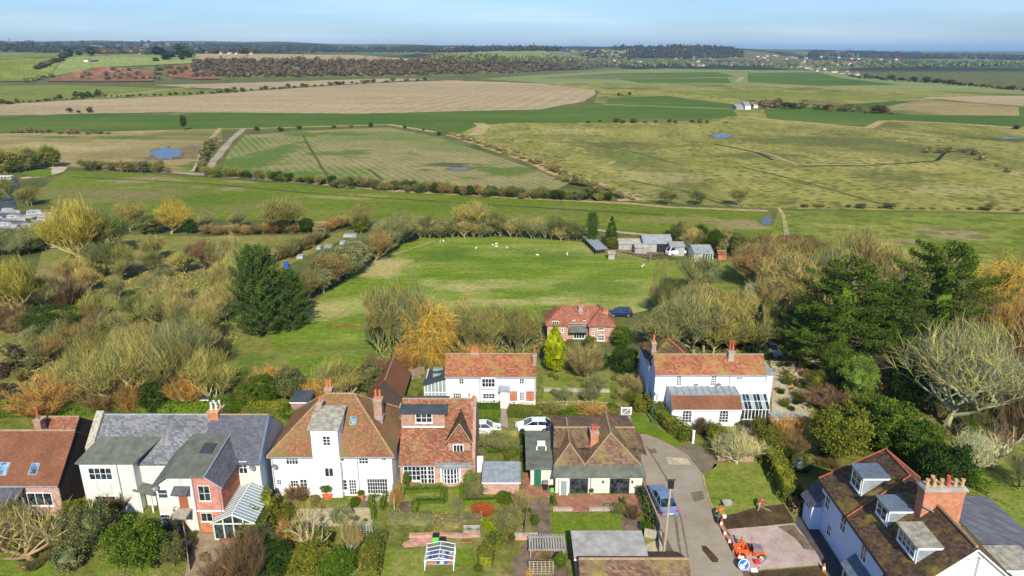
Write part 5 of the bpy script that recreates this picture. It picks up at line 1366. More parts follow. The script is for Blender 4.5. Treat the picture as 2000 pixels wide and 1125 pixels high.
def dish(th, px, py, Y, r=.32):
 c = W(px, py, Y - .25)
 o = MB()
 n = 12
 ring = [Vector((c.x + r * math.cos(6.283 * i / n), c.y - .12 + .05 * math.sin(6.283 * i / n), c.z + r * math.sin(6.283 * i / n))) for i in range(n)]
 for i in range(n): o.poly([ring[i], ring[(i + 1) % n], c + Vector((0, .03, 0))])
 o.beam(c, c + Vector((0, -.4, -.1)), .03).beam(c, c + Vector((0, .27, -.1)), .05)
 o.build('satellite_dish', M['grey'], th)
def downpipe(th, px, r0, r1, Y):
 a, b = W(px, r0, Y - .06), W(px, r1, Y - .06); x = a.x
 MB().tube((x, Y - .07, max(b.z, 0)), (x, Y - .07, a.z), .045, .045, 6).build('downpipe', M['lead'], th)
Y = G(110, 1010).y; ze = HZ(Y, 945); yr, zr = solve_ridge(Y, ze, 843, 41); x0, x1 = -54.5, XA(113, Y, ze)
t = thing('house', 'brick house with plain brown tiled roof and roof windows at the left edge', 'house', ((x0 + x1) / 2, Y + 4, 0))
gable_x(t, x0, x1, Y, 2 * yr - Y, 0, ze, zr, 'brickpink', 'tile_brown', .25)
sl = (zr - ze) / (yr - Y)
yy = (HC - ze + Y * sl) / (sl - ray(CX, 918).z / ray(CX, 918).y); skylight(t, 67, 918, 17, 34, yy, sl)
skylight(t, 4, 918, 26, 38, yy, sl)
MB().xprism([(Y - .05, ze - .1), (yr, zr), (2 * yr - Y + .1, ze - .1), (2 * yr - Y + .1, 0), (Y - .05, 0)], x1 + .002, x1 + .06).build('gable_cladding', M['wooddark'], t)
win(t, 57, 100, 962, 987, Y, 3, 1)
dish(t, 118, 928, Y + 2)
yb = 2 * yr - Y + .5
z2 = HZ(yb + 3.4, 816); xr = XA(154, yb + 3.4, z2)
gable_x(t, x0, xr, yb, yb + 6.8, 0, z2 - 2.6, z2, 'brick', 'tile_pink', .2)
MB().xprism([(yb, z2 - 2.5), (yb + 3.4, z2 + .05), (yb + 6.8, z2 - 2.5), (yb + 6.8, 0), (yb, 0)], xr + .002, xr + .05).build('gable_cladding', M['wooddark'], t)
chimney(t, 75, 13, 818, 842, yb + 1.6, 1, 'brick', 0.8, 'potred', 797)
yl = Y - 2.3; zt = HZ(Y - .1, 951); a = -53.5; b = XA(42, Y - 1, zt - .4)
MB().slab([(a, yl, zt - .75), (b, yl, zt - .75), (b - .25, Y - .05, zt), (a, Y - .05, zt)], .12).build('lean_to_roof', M['slate'], t)
l = MB().box(a, b - .1, yl + .1, yl + .18, 0, .5)
for i in range(8): xx = a + (b - .1 - a) * i / 7; l.box(xx - .05, xx + .05, yl + .1, yl + .19, .5, zt - .85)
for i in range(4): yy = yl + .2 + (Y - yl - .2) * i / 3.2; l.box(b - .18, b - .1, yy - .05, yy + .05, 0, zt - .8)
l.box(b - .18, b - .1, yl + .2, Y, 0, .3)
l.build('lean_to_frame', M['frame'], t)
MB().box(a, b - .14, yl + .13, yl + .15, .5, zt - .85).box(b - .15, b - .13, yl + .2, Y, .3, zt - .8).build('lean_to_glass', M['glass'], t)
Yb = G(470, 990).y                       # wall behind the conservatory
t = thing('terrace_house', 'long slate-roofed terrace house with white and red brick wings and a conservatory', 'house', (-36, Yb + 3, 0))
zeb = HZ(Yb, 903); yrb, zrb = solve_ridge(Yb, zeb, 812, 38)
xl = XA(205, yrb, zrb) ; xm = XA(413, yrb, zrb); xr = XA(505, Yb, zeb)
yB = 2 * yrb - Yb
MB().xprism([(Yb, 0), (yB, 0), (yB, zeb - .02), (yrb, zrb - .12), (Yb, zeb - .02)], xm, xr).build('wall', M['cream'], t)
MB().xprism([(Yb, 0), (yB, 0), (yB, zeb - .02), (yrb, zrb - .12), (Yb, zeb - .02)], xl + .3, xm - .003).build('wall', M['palewall'], t)
m = MB(); s = (zrb - zeb) / (yrb - Yb)
m.slab([(xm + .01, Yb - .25, zeb - .25 * s + .12), (xr + .05, Yb - .25, zeb - .25 * s + .12), (xr + .05, yrb, zrb + .12), (xm + .01, yrb, zrb + .12)], .14).slab([(xr + .05, yB, zeb + .1), (xm, yB, zeb + .1), (xm, yrb, zrb + .12), (xr + .05, yrb, zrb + .12)], .14)
m.build('roof', M['slate'], t)
m = MB(); m.slab([(xl, Yb - .25, zeb - .25 * s + .12), (xm, Yb - .25, zeb - .25 * s + .12), (xm, yrb, zrb + .12), (xl, yrb, zrb + .12)], .14).slab([(xm, yB, zeb + .1), (xl, yB, zeb + .1), (xl, yrb, zrb + .12), (xm, yrb, zrb + .12)], .14)
m.build('roof', M['slate_old'], t)['label'] = 'older patched slate half of the roof'
MB().tube((xm, yrb, zrb + .15), (xr, yrb, zrb + .15), .1, .1, 6).build('ridge_tiles', M['ridgeold'], t)
MB().tube((xl, yrb, zrb + .15), (xm, yrb, zrb + .15), .1, .1, 6).build('ridge_tiles', M['lead'], t)
MB().xprism([(Yb, .0), (yB, 0), (yB, zeb), (yrb, zrb + .02), (Yb, zeb)], xr + .003, xr + .07).build('gable_boards', M['paleblue'], t)
MB().slab([(xr + .02, Yb - .25, zeb - .25 * s + .2), (xr + .22, Yb - .25, zeb - .25 * s + .2), (xr + .22, yrb, zrb + .2), (xr + .02, yrb, zrb + .2)], .12).build('bargeboard', M['leaddark'], t)
MB().xprism([(Yb + 1, 0), (yB, 0), (yB, zeb + .6), (yrb, zrb + .6), (Yb + 1, zeb + 1.1)], xl - .8, xl - .02).build('parapet_wall', M['stone'], t)
chimney(t, 418, 20, 800, 826, yrb, 2, 'brickorange', 1.0, 'cream', 786, 'potbuff')
chimney(t, 424, 22, 795, 815, yrb + .9, 2, 'stone', .9, 'cream', 782, 'potbuff')
win(t, 468, 482, 901, 925, Yb, 2, 2)
dish(t, 493, 913, Yb)
Yw = G(160, 1003).y; zw = HZ(Yw, 903); a, b = XA(153, Yw, zw), XA(258, Yw, zw); zt = zw + 1.1
yt = (HZ(0, 845) - zt) / -(ray(CX, 845).z / ray(CX, 845).y)
MB().hexa([(a, Yw, 0), (b, Yw, 0), (b, yt, 0), (a + .6, yt, 0), (a, Yw, zw), (b, Yw, zw), (b, yt, zt), (a + .6, yt, zt)]).build('white_wing', M['palewall'], t)
MB().slab([(a - .25, Yw - .25, zw + .05), (b + .25, Yw - .25, zw + .05), (XA(328, yt, zt), yt, zt + .14), (XA(205, yt, zt), yt, zt + .14)], .14).build('wing_roof', M['felt_green'], t)
win(t, 176, 217, 913, 937, Yw, 4, 2)
win(t, 188, 226, 968, 985, Yw, 3, 2)
downpipe(t, 226, 904, 975, Yw)
zz = HZ(Yw + 2.6, 873); c, d = XA(285, Yw + 2.6, zz - 1), XA(312, Yw + 2.6, zz - 1)
MB().box(b + .01, d + .3, Yw + 2.6, yt - .1, 0, zz).build('white_wing', M['palewall'], t)
win(t, 289, 303, 907, 925, Yw + 2.6, 1, 2)
MB().slab([(b - .4, Yw - .2, 2.9), (b + 1.6, Yw - .2, 2.3), (b + 1.8, Yw + 2.6, 2.7), (b, Yw + 2.6, 3.2)], .12).build('porch_roof', M['felt_green'], t)
MB().box(b + 1.2, b + 1.32, Yw - .1, Yw + .02, 0, 2.3).box(b + .1, b + .22, Yw - .1, Yw - .001, 0, 2.6).build('porch_post', M['frame'], t)
Ym = G(400, 1043).y
zf = HZ(Ym, 930); zl = HZ(Ym, 949)
xa, xb, xc, xd, xe = XA(299, Ym, zl), XA(322, Ym, zf), XA(372, Ym, zf), XA(400, Ym, zf), XA(430, Ym, zl)
ybk = Yb - .02
MB().yprism([(xa, 0), (xc, 0), (xc, zf - .1), (xb, zf - .1), (xa, zl - .1)], Ym + .3, ybk).build('cream_wing', M['palewall'], t)
MB().yprism([(xc + .002, 2.75), (xe, 2.75), (xe, zl - .1), (xd, zf - .1), (xc + .002, zf - .1)], Ym, ybk).build('brick_wing', M['coral'], t)
MB().box(xc + .002, xe, Ym, ybk, 0, 2.6).build('brick_wing', M['brickorange'], t)['label'] = 'orange brick ground floor of the wing'
MB().box(xc - .02, xe + .05, Ym - .06, ybk, 2.603, 2.747).build('string_course', M['frame'], t)
MB().box(xe + .003, xe + .04, Ym + .02, ybk - .1, .1, zl - .15).build('side_wall', M['brickred'], t)
MB().slab([(xb, Ym - .15, zf), (xd, Ym - .15, zf), (xd, Yb + 4.4, zf + .9), (xb, Yb + 4.4, zf + .9)], .14).slab([(xa - .2, Ym - .15, zl - .05), (xb - .003, Ym - .15, zf), (xb - .003, Yb + 4.4, zf + .9), (xa - .2, Yb + 1.5, zl + .5)], .14).build('wing_roof', M['felt_green'], t)
MB().slab([(xd + .003, Ym - .2, zf + .02), (xe + .25, Ym - .2, zl - .12), (xe + .25, Yb + 1.6, zl - .12), (xd + .003, Yb + 3.4, zf + .5)], .14).build('wing_roof', M['slate'], t)['label'] = 'dark slate slope of the wing roof'
MB().beam((xd, Ym - .2, zf + .06), (xd, Yb + 3.9, zf + .8), .12).beam((xd, Ym - .22, zf - .02), (xe + .25, Ym - .22, zl - .15), .09).build('lead_flashing', M['lead'], t)
MB().slab([(xb + 1.9, Ym + 3.4, zf + .5), (xb + 3.1, Ym + 3.4, zf + .5), (xb + 3.1, Ym + 4.9, zf + .68), (xb + 1.9, Ym + 4.9, zf + .68)], .2).build('skylight', M['darkframe'], t)
win(t, 390, 409, 948, 978, Ym, 2, 2, 'cream')
win(t, 394, 415, 1001, 1018, Ym, 2, 1, 'cream')
win(t, 310, 327, 955, 973, Ym + .3, 1, 2)
win(t, 316, 332, 1004, 1018, Ym + .3, 1, 2)
dish(t, 304, 951, Ym + .3)
downpipe(t, 373, 930, 1045, Ym)
downpipe(t, 425, 948, 1040, Ym)
a, b = W(350, 975, Ym + .3), W(364, 958, Ym + .3)
MB().box(a.x, b.x, Ym + .22, Ym + .32, a.z - 1.0, b.z).build('door', M['door'], t)
MB().slab([(a.x - .3, Ym - .6, b.z + .1), (b.x + .4, Ym - .6, b.z + .1), (b.x + .4, Ym + .3, b.z + .5), (a.x - .3, Ym + .3, b.z + .5)], .1).build('door_canopy', M['slate'], t)
MB().box(a.x - .3, b.x + .3, Ym - 1.2, Ym + .28, a.z - 1.2, a.z - 1.0).build('door_landing', M['stone'], t)
Yc = G(458, 1058).y; c0, c1 = XA(418, Yc, 1), XA(498, Yc, 1); zc = HZ(Yc, 1022); zrid = HZ(Yc, 1006); xmid = (c0 + c1) / 2
cs = thing('conservatory', 'long glazed conservatory with pale green frame beside the red brick wing', 'conservatory', (xmid, Yc + 4, 0))
ycb = Yb - .1; sh = .35
fr = MB().box(c0, c1, Yc, Yc + .1, 0, .35)
nb = 4
for i in range(nb + 1):
 xx = c0 + .06 + (c1 - c0 - .12) * i / nb; zz = zrid - abs(xx - xmid) / (c1 - xmid) * (zrid - zc)
 fr.box(xx - .06, xx + .06, Yc - .02, Yc + .1, .35, zz - .04)
fr.box(c0, c1, Yc - .03, Yc + .11, zc - .14, zc)
for i in range(11):
 yy = Yc + (ycb - Yc) * i / 10; fr.box(c1 - .1, c1, yy - .05, yy + .05, 0, zc)
fr.box(c1 - .1, c1 - .002, Yc + .1, ycb, 0, .35).box(c0, c0 + .1, Yc + .1, ycb, 0, zc - .1)
fr.beam((c0 - .15, Yc - .08, zc), (xmid, Yc - .08, zrid + .05), .09).beam((c1 + .15, Yc - .08, zc), (xmid, Yc - .08, zrid + .05), .09)
fr.build('frame', M['greenframe'], cs)
nbar = 13
rb = MB()
for i in range(nbar + 1):
 yy = Yc - .05 + (ycb - Yc) * i / nbar
 for s_, xe_ in ((-1, c0 - .12), (1, c1 + .12)): rb.beam((xe_, yy, zc + .03), (xmid, yy, zrid + .1), .03)
rb.beam((xmid, Yc - .1, zrid + .13), (xmid, ycb, zrid + .13), .09)
rb.build('glazing_bars', M['frame'], cs)
for i in range(nbar):
 y0_, y1_ = Yc - .02 + (ycb - Yc) * i / nbar, Yc - .08 + (ycb - Yc) * (i + 1) / nbar
 for xe_ in (c0 - .1, c1 + .1):
  MB().slab([(xe_, y0_, zc + .03), (xmid, y0_, zrid + .08), (xmid, y1_, zrid + .08), (xe_, y1_, zc + .03)], .02).build('roof_pane', M['glassroof'], cs)
for i in range(nb):
 x_0, x_1 = c0 + .12 + (c1 - c0 - .12) * i / nb, c0 + (c1 - c0 - .12) * (i + 1) / nb
 MB().box(x_0, x_1, Yc + .03, Yc + .05, .35, zc - .14).build('wall_pane', M['glass'], cs)
MB().poly([(c0 + .1, Yc + .04, zc), (c1 - .1, Yc + .04, zc), (xmid, Yc + .04, zrid - .05)]).build('gable_pane', M['glass'], cs)
MB().box(c1 - .06, c1 - .04, Yc + .1, ycb, .35, zc).build('wall_pane', M['glass'], cs)
Yc = G(533, 971).y
t = thing('tower_house', 'white rendered house with a mossy hipped roof and a square front tower', 'house', (-19, Yc + 5, 0))
ze = HZ(Yc, 887); yr, zr = solve_ridge(Yc, ze, 771, 43); x0, x1 = XA(533, Yc, 2.5), XA(767, Yc, 2.5)
hl = XA(636, yr, zr) - x0; hr = x1 - XA(692, yr, zr)
gable_x(t, x0, x1, Yc, 2 * yr - Yc, 0, ze, zr, 'white', 'tile_moss', .3, hl, hr)
Yt = Yc - .42
a, b, z0, z1 = front_box(t, 612, 664, 835, 971, Yt, 3.6, 'white', 'tower')
yb_ = Yt + 3.4
MB().slab([(a - .25, Yt - .25, z1 - .05), (b + .25, Yt - .25, z1 - .05), (b + .3, yb_, z1 + .75), (a - .2, yb_, z1 + .75)], .15).build('tower_roof', M['felt_pale'], t)
MB().hexa([(a, Yt, z1 - .1), (b, Yt, z1 - .1), (b, yb_ - .1, z1 - .1), (a, yb_ - .1, z1 - .1), (a, Yt, z1 - .09), (b, Yt, z1 - .09), (b, yb_ - .1, z1 + .6), (a, yb_ - .1, z1 + .6)]).build('tower_wall', M['wooddark'], t)
sl = (zr - ze) / (yr - Yc)
for (q, w_, tp, bs, yo, n_, pr) in ((625, 9, 785, 812, Yt + 3.2, 1, 776), (642, 13, 757, 775, yr + 1.2, 2, 742), (738, 16, 778, 814, yr - .8, 2, 762)):
 chimney(t, q, w_, tp, bs, yo, n_, 'brick', .9, 'pot', pr)
yy = (HC - ze + Yc * sl) / (sl - ray(CX, 824).z / ray(CX, 824).y); skylight(t, 690, 824, 13, 22, yy, sl)
for w_ in ((559, 582, 889, 907, 4, 2), (666, 672, 888, 901, 1, 2), (701, 719, 887, 906, 3, 3), (745, 754, 887, 900, 2, 2), (541, 550, 936, 947, 2, 2), (568, 583, 937, 950, 3, 2), (664, 678, 936, 957, 2, 3)):
 win(t, *w_[:4], Yc, w_[4], w_[5])
win(t, 631, 645, 851, 870, Yt, 2, 3); win(t, 635, 651, 913, 931, Yt, 2, 1)
for w_ in ((588, 600, 935, 964, 2, 4), (683, 696, 936, 966, 3, 5)): win(t, *w_[:4], Yc, w_[4], w_[5], name='glazed_door', sill=False)
win(t, 718, 757, 934, 964, Yc, 8, 4, name='french_windows', sill=False, bar=.04)
for q in (530, 611, 666, 697): downpipe(t, q, 889, 968, Yc if q != 611 else Yc)
dish(t, 537, 911, Yc)
MB().box(XA(715, Yc - .4, .3), XA(762, Yc - .4, .3), Yc - .9, Yc, 0, .3).build('door_step', M['stone'], t)
Yd = G(850, 946).y
t = thing('dormer_house', 'red-tiled brick house with a flat-topped dormer and a bow window', 'house', (-8, Yd + 5, 0))
ze = HZ(Yd, 906); yr, zr = solve_ridge(Yd, ze, 781, 47)
xl, xr = XA(781, Yd, ze), XA(922, Yd, ze); xm = XA(872, Yd, ze)
gable_x(t, xl, xr, Yd, 2 * yr - Yd, 0, ze, zr, 'brickpink', 'tile_red', .2)
yd = (HC - ze + Yd * 1.072) / (1.072 - ray(CX, 834).z / ray(CX, 834).y)
zd0, zd1 = HZ(yd, 833), HZ(yd, 806)
a, b = XA(783, yd, zd1), XA(869, yd, zd1)
d_ = MB().box(a, b, yd, yr + 1.5, zd0 - .6, zd1).build('dormer', M['brick'], t)
y2 = yr + 1.4; zt2 = HZ(y2, 773)
MB().slab([(a - .2, yd - .2, zd1 + .06), (b + .25, yd - .2, zd1 + .06), (b + .25, y2, zt2), (a - .2, y2, zt2)], .16).build('dormer_roof', M['felt_dark'], d_)
MB().box(a + .1, b - .1, yd - .12, yd - .003, zd0 - .12, zd0 + .05).build('dormer_flashing', M['frame'], d_)
win(t, 812, 844, 806.5, 825, yd, 3, 2)
yg = Yd + .9; zg0, zg1 = HZ(yg, 863), HZ(yg, 828); gx0, gx1 = XA(872, yg, zg0), XA(921, yg, zg0); gm = XA(897, yg, zg1)
MB().box(gx0 + .15, gx1 - .15, yg, yg + 2.4, HZ(yg, 905), zg0).build('gable_bay', M['brick'], t)
g = MB(); tb = yr - 1.6
g.slab([(gx0 - .1, yg - .25, zg0 - .1), (gm, yg - .25, zg1 + .12), (gm, tb + 1.5, zg1 + .12), (gx0 - .1, tb - 1.5, zg0 - .1)][::-1], .12)
g.slab([(gm + .002, yg - .25, zg1 + .12), (gx1 + .1, yg - .25, zg0 - .1), (gx1 + .1, tb - 1.5, zg0 - .1), (gm + .002, tb + 1.5, zg1 + .12)][::-1], .12)
g.build('gable_roof', M['tile_dark'], t)
MB().yprism([(gx0 + .1, zg0 - .05), (gx1 - .1, zg0 - .05), (gm, zg1)], yg - .08, yg + .1).build('tile_hung_gable', M['tile_red'], t)
MB().beam((gx0 - .1, yg - .28, zg0 - .05), (gm, yg - .28, zg1 + .16), .07).beam((gx1 + .1, yg - .28, zg0 - .05), (gm, yg - .28, zg1 + .16), .07).build('bargeboard', M['woodpale'], t)
win(t, 885, 905, 868, 883, yg, 3, 1)
chimney(t, 925, 9, 785, 905, Yd + 4.4, 1, 'brick', .8, 'pot', 774)
MB().xprism([(Yd + .2, 0), (Yd + .2, ze + .6), (yr, zr + .5), (2 * yr - Yd, ze + .6), (2 * yr - Yd, 0)], xr + .003, xr + .34).build('party_wall', M['brick'], t)
chimney(t, 788, 12, 790, 812, yr + .2, 1, 'brick', .8, 'pot', 778)
win(t, 789, 821, 909, 938, Yd, 4, 3)
for w_ in ((822, 834, 909, 944, 2, 4), (836, 848, 909, 944, 2, 4)): win(t, *w_[:4], Yd, w_[4], w_[5], name='french_door', sill=False)
c = W(881, 942, Yd); r = (XA(900, Yd, 1) - XA(861, Yd, 1)) / 2
bw = MB(); gl = MB(); cxx = c.x; top = HZ(Yd, 909) ; n = 8
for i in range(n + 1):
 tt = math.pi * (1.06 + .88 * i / n); x_, y_ = cxx + r * math.cos(tt), Yd + r * .62 * math.sin(tt)
 bw.box(x_ - .05, x_ + .05, y_ - .05, y_ + .05, .5, top)
 if i:
  gl.poly([(px_, py_, .5), (x_, y_, .5), (x_, y_, top), (px_, py_, top)])
  for zz in (.55, 1.1, 1.6, top - .05): bw.beam((px_, py_, zz), (x_, y_, zz), .035)
 px_, py_ = x_, y_
o = bw.build('bow_window', M['frame'], t); gl.build('pane', M['glass'], o)
pts = [(cxx + r * 1.02 * math.cos(math.pi * (1 + i / 10)), Yd + r * .66 * math.sin(math.pi * (1 + i / 10))) for i in range(11)]
MB().prism(pts, 0, .5).build('bow_base', M['brickpink'], t)
MB().prism([(q[0] * 1.0 + (q[0] - cxx) * .12, q[1] - .12) for q in pts], top, top + .12).build('bow_roof', M['lead'], t)
MB().box(XA(850, Yd, 2), XA(921, Yd, 2), Yd - .5, Yd - .002, HZ(Yd, 909) + .13, HZ(Yd, 905) + .1).build('bow_canopy', M['lead'], t)
Ye = G(1160, 966).y
t = thing('bungalow', 'single-storey cream bungalow with two hipped brown tiled roofs and glazed garden doors', 'bungalow', (9, Ye + 5, 0))
zv = HZ(Ye - .5, 930); x0, x1 = XA(1085, Ye, 1.3), XA(1238, Ye, 1.3)
MB().box(x0, x1 + .9, Ye, Ye + 9, 0, zv - .1).build('wall', M['cream'], t)
yh = Ye + .75; zh = HZ(yh, 909)
MB().slab([(x0 - .3, Ye - .55, zv), (x1 + 1.2, Ye - .55, zv), (x1 + 1.1, yh, zh + .02), (x0 - .2, yh, zh + .02)], .14).build('verandah_roof', M['felt_green'], t)
yrr, zrr = solve_ridge(yh, zh, 836, 33)
yback = yrr + 3.6
def hip_front(xa, xb, apx, aprow, name, close=0.0):
 ya, za = solve_ridge(yh, zh, aprow, 44)
 xp = XA(apx, ya, za)
 zz = za
 m = MB()
 m.slab([(xa, yh - .05, zh), (xb, yh - .05, zh), (xp, ya, za)], .12)
 m.slab([(xa, yback, zh), (xa, yh - .05, zh), (xp, ya, za), (xp, yback, za)], .12)
 m.slab([(xb, yh - .05, zh), (xb, yback, zh), (xp, yback, za), (xp, ya, za)], .12)
 m.build('hipped_roof', M['tile_bung'], t)
 MB().tube((xp, ya, za + .04), (xp, yback, za + .04), .11, .11, 5).tube((xp, ya, za + .03), (xa, yh, zh + .02), .09, .09, 5).tube((xp, ya, za + .03), (xb, yh, zh + .02), .09, .09, 5).build('ridge_tiles', M['ridgeold'], t)
 return ya, za, xp
xq0, xq1, xq2 = XA(1083, yh, zh), XA(1143, yh, zh), XA(1252, yh, zh)
y1_, z1_, _ = hip_front(xq0, xq1, 1113, 866, 'a')
y2_, z2_, xp2 = hip_front(xq1 - .05, xq2, 1193, 846, 'b')
yM = yback - 2.2; zM = HZ(yM, 835)
MB().slab([(xq0, y1_ + .8, z1_ - .9), (xq2 + .1, y1_ + .8, z1_ - .9), (XA(1240, yM, zM), yM, zM), (xq0 + .2, yM, zM)], .12).slab([(xq2, yM + 5, z1_ - 1.2), (xq0, yM + 5, z1_ - 1.2), (xq0 + .2, yM, zM), (XA(1240, yM, zM), yM, zM)], .12).build('rear_roof', M['tile_bung'], t)
MB().tube((xq0 + .2, yM, zM + .03), (XA(1240, yM, zM), yM, zM + .03), .11, .11, 5).build('ridge_tiles', M['ridgeold'], t)
MB().slab([(xq2 - .2, Ye + 3.2, zh + .3), (xq2 + 1.1, Ye + 3.2, zh - .2), (xq2 + 1.1, yM + 2, zh - .2), (xq2 - .2, yM + 2, zh + .9)], .12).build('side_roof', M['tile_bung'], t)
chimney(t, 1161, 15, 841, 878, y2_ + .4, 2, 'brickorange', .8, 'potred', 829)
win(t, 1112, 1149, 934, 965, Ye, 2, 1, 'darkframe', 'glass', 'patio_doors', False)
win(t, 1190, 1230, 934, 965, Ye, 2, 1, 'darkframe', 'glass', 'patio_doors', False)
a, b = W(1092, 966, Ye - .35), W(1110, 936, Ye - .35)
dd = MB().box(a.x, b.x, Ye - .42, Ye - .36, .02, b.z).build('open_door', M['frame'], t)
MB().box(a.x + .15, b.x - .15, Ye - .45, Ye - .423, .25, b.z - .15).build('pane', M['glassroof'], dd)
for q in (1178, 1235): a = W(q, 941, Ye - .05); MB().box(a.x - .08, a.x + .08, Ye - .15, Ye, a.z - .12, a.z + .12).build('wall_lamp', M['black'], t)
downpipe(t, 1154, 934, 964, Ye)
Yf = G(1055, 950).y; zf_ = HZ(Yf - .3, 915)
a, b = XA(1036, Yf, 1.2), XA(1082, Yf, 1.2)
MB().box(a, b, Yf, Yf + 6, 0, zf_).build('garage_wing', M['cream'], t)
yk = (HC - zf_ - .35) / -(ray(CX, 841).z / ray(CX, 841).y)
MB().slab([(a - .5, Yf - .3, zf_ + .02), (b - .02, Yf - .3, zf_ + .02), (b - .02, yk, zf_ + .35), (a - .5, yk, zf_ + .35)], .2).build('flat_roof', M['felt_green'], t)
a1, b1 = W(1043, 948, Yf - .02), W(1057, 918, Yf - .02)
MB().box(a1.x, b1.x, Yf - .06, Yf, .05, b1.z).build('green_door', M['green_paint'], t)
q = G(1057, 867, zf_ + .3); MB().box(q.x - .45, q.x + .45, q.y - .3, q.y + .3, zf_ + .2, zf_ + .55).build('roof_vent', M['frame'], t)
q = G(1066, 878, zf_ + .3); MB().cyl(q.x, q.y, zf_ + .2, zf_ + .7, .08).cyl(q.x - 1, q.y + .1, zf_ + .2, zf_ + .6, .1).build('flue', M['frame'], t)
q = G(1090, 862, 3.3); MB().cyl(q.x, q.y, 2.9, 3.9, .09).cyl(q.x, q.y, 3.9, 4.0, .14).build('flue', M['grey'], t)
Y = G(960, 794).y
t = thing('cottage', 'white weatherboarded cottage with an orange tiled roof and brick-panelled ground floor', 'house', (-3, Y + 3.5, 0))
ze = HZ(Y, 733); yr, zr = solve_ridge(Y, ze, 693, 43); x0, x1 = XA(871, Y, 2.5), XA(1046, Y, 2.5)
gable_x(t, x0, x1, Y, 2 * yr - Y, 0, ze, zr, 'board', 'tile_orange', .25)
sl = (zr - ze) / (yr - Y)
for a_, b_ in ((995.5, 1010), (1027.5, 1043)):
 a, b = W(a_, 783, Y), W(b_, 764, Y); MB().box(a.x, b.x, Y - .03, Y - .002, a.z, b.z).build('brick_panel', M['brickred'], t)
for w_ in ((896.5, 906, 734, 750, 2, 3), (1014, 1024, 734, 750, 2, 3), (885, 901, 767, 778, 4, 2), (943, 967, 768, 779, 4, 2), (914, 919, 767, 776, 1, 2), (924, 927.5, 765, 774, 1, 2), (1014, 1024, 765, 782, 3, 4)): win(t, *w_[:4], Y, w_[4], w_[5])
a, b = W(940, 757, Y), W(968, 737, Y); MB().box(a.x, b.x, Y - .35, Y - .002, a.z - .1, b.z + .1).build('bay', M['board'], t)
win(t, 941, 967, 739, 756, Y - .35, 4, 2)
a, b = W(977, 792, Y - .9), W(993, 764, Y - .9)
MB().box(a.x, b.x, Y - .9, Y - .002, 0, b.z).build('porch', M['frame'], t)
MB().slab([(a.x - .2, Y - 1.1, b.z + .05), (b.x + .2, Y - 1.1, b.z + .05), (b.x + .2, Y - .02, b.z + .4), (a.x - .2, Y - .02, b.z + .4)], .1).build('porch_roof', M['lead'], t)
MB().box(a.x + .25, b.x - .25, Y - .95, Y - .902, .05, b.z - .25).build('door', M['cream'], t)
chimney(t, 927, 14, 689, 700, yr, 2, 'brickorange', .7, 'pot', 677)
chimney(t, 1044, 7, 692, 760, yr - .8, 1, 'brick', .9, 'potred', 676)
for q in (937, 1045): downpipe(t, q, 735, 780, Y)
Yx = Y + .9; a = W(829, 772, Yx); b = XA(871, Yx, 2)
zl_, zh_ = HZ(Yx, 752), HZ(Yx, 739)
MB().box(a.x, b, Yx, Yx + 5, 0, .5).hexa([(a.x, Yx, .5), (a.x + .12, Yx, .5), (a.x + .12, Yx + 5, .5), (a.x, Yx + 5, .5), (a.x, Yx, zl_), (a.x + .12, Yx, zl_), (a.x + .12, Yx + 5, zl_ + .05), (a.x, Yx + 5, zl_ + .05)]).build('side_extension', M['frame'], t)
f = MB()
for i in range(7):
 xx = a.x + (b - a.x) * i / 6; f.box(xx - .04, xx + .04, Yx, Yx + .08, .5, zl_ + (zh_ - zl_) * i / 6)
f.box(a.x, b, Yx - .01, Yx + .09, 1.55, 1.65); f.build('extension_frame', M['frame'], t)
MB().poly([(a.x, Yx + .05, .5), (b, Yx + .05, .5), (b, Yx + .05, zh_), (a.x, Yx + .05, zl_)]).build('extension_glass', M['glassroof'], t)
y_ = Yx + 4.8
MB().slab([(a.x - .2, Yx - .2, zl_ + .05), (b, Yx - .2, zh_ + .1), (b, y_, HZ(y_, 713)), (a.x - .1, y_, HZ(y_, 724))], .14).build('extension_roof', M['felt_dark'], t)
for q, w_ in ((856, 722), (856, 734)):
 p = G(q, w_, 3.1); MB().box(p.x - .7, p.x + .7, p.y - .25, p.y + .25, 3.0, 3.35).build('skylight', M['glassroof'], t)
Y = G(1130, 668).y
t = thing('hipped_house', 'pink brick house with two hipped front bays and a red tiled roof', 'house', (11, Y + 4, 0))
ze = HZ(Y + 1.2, 628); x0, x1 = XA(1068, Y, 2.5), XA(1200, Y, 2.5)
yr, zr = solve_ridge(Y + 1.2, ze, 600, 45)
gable_x(t, x0 + .2, x1 - .2, Y + 1.2, 2 * yr - Y - 1.2, 0, ze, zr, 'brickpink', 'tile_pink', .3, 2.6, 2.6, ridgem='ridge')
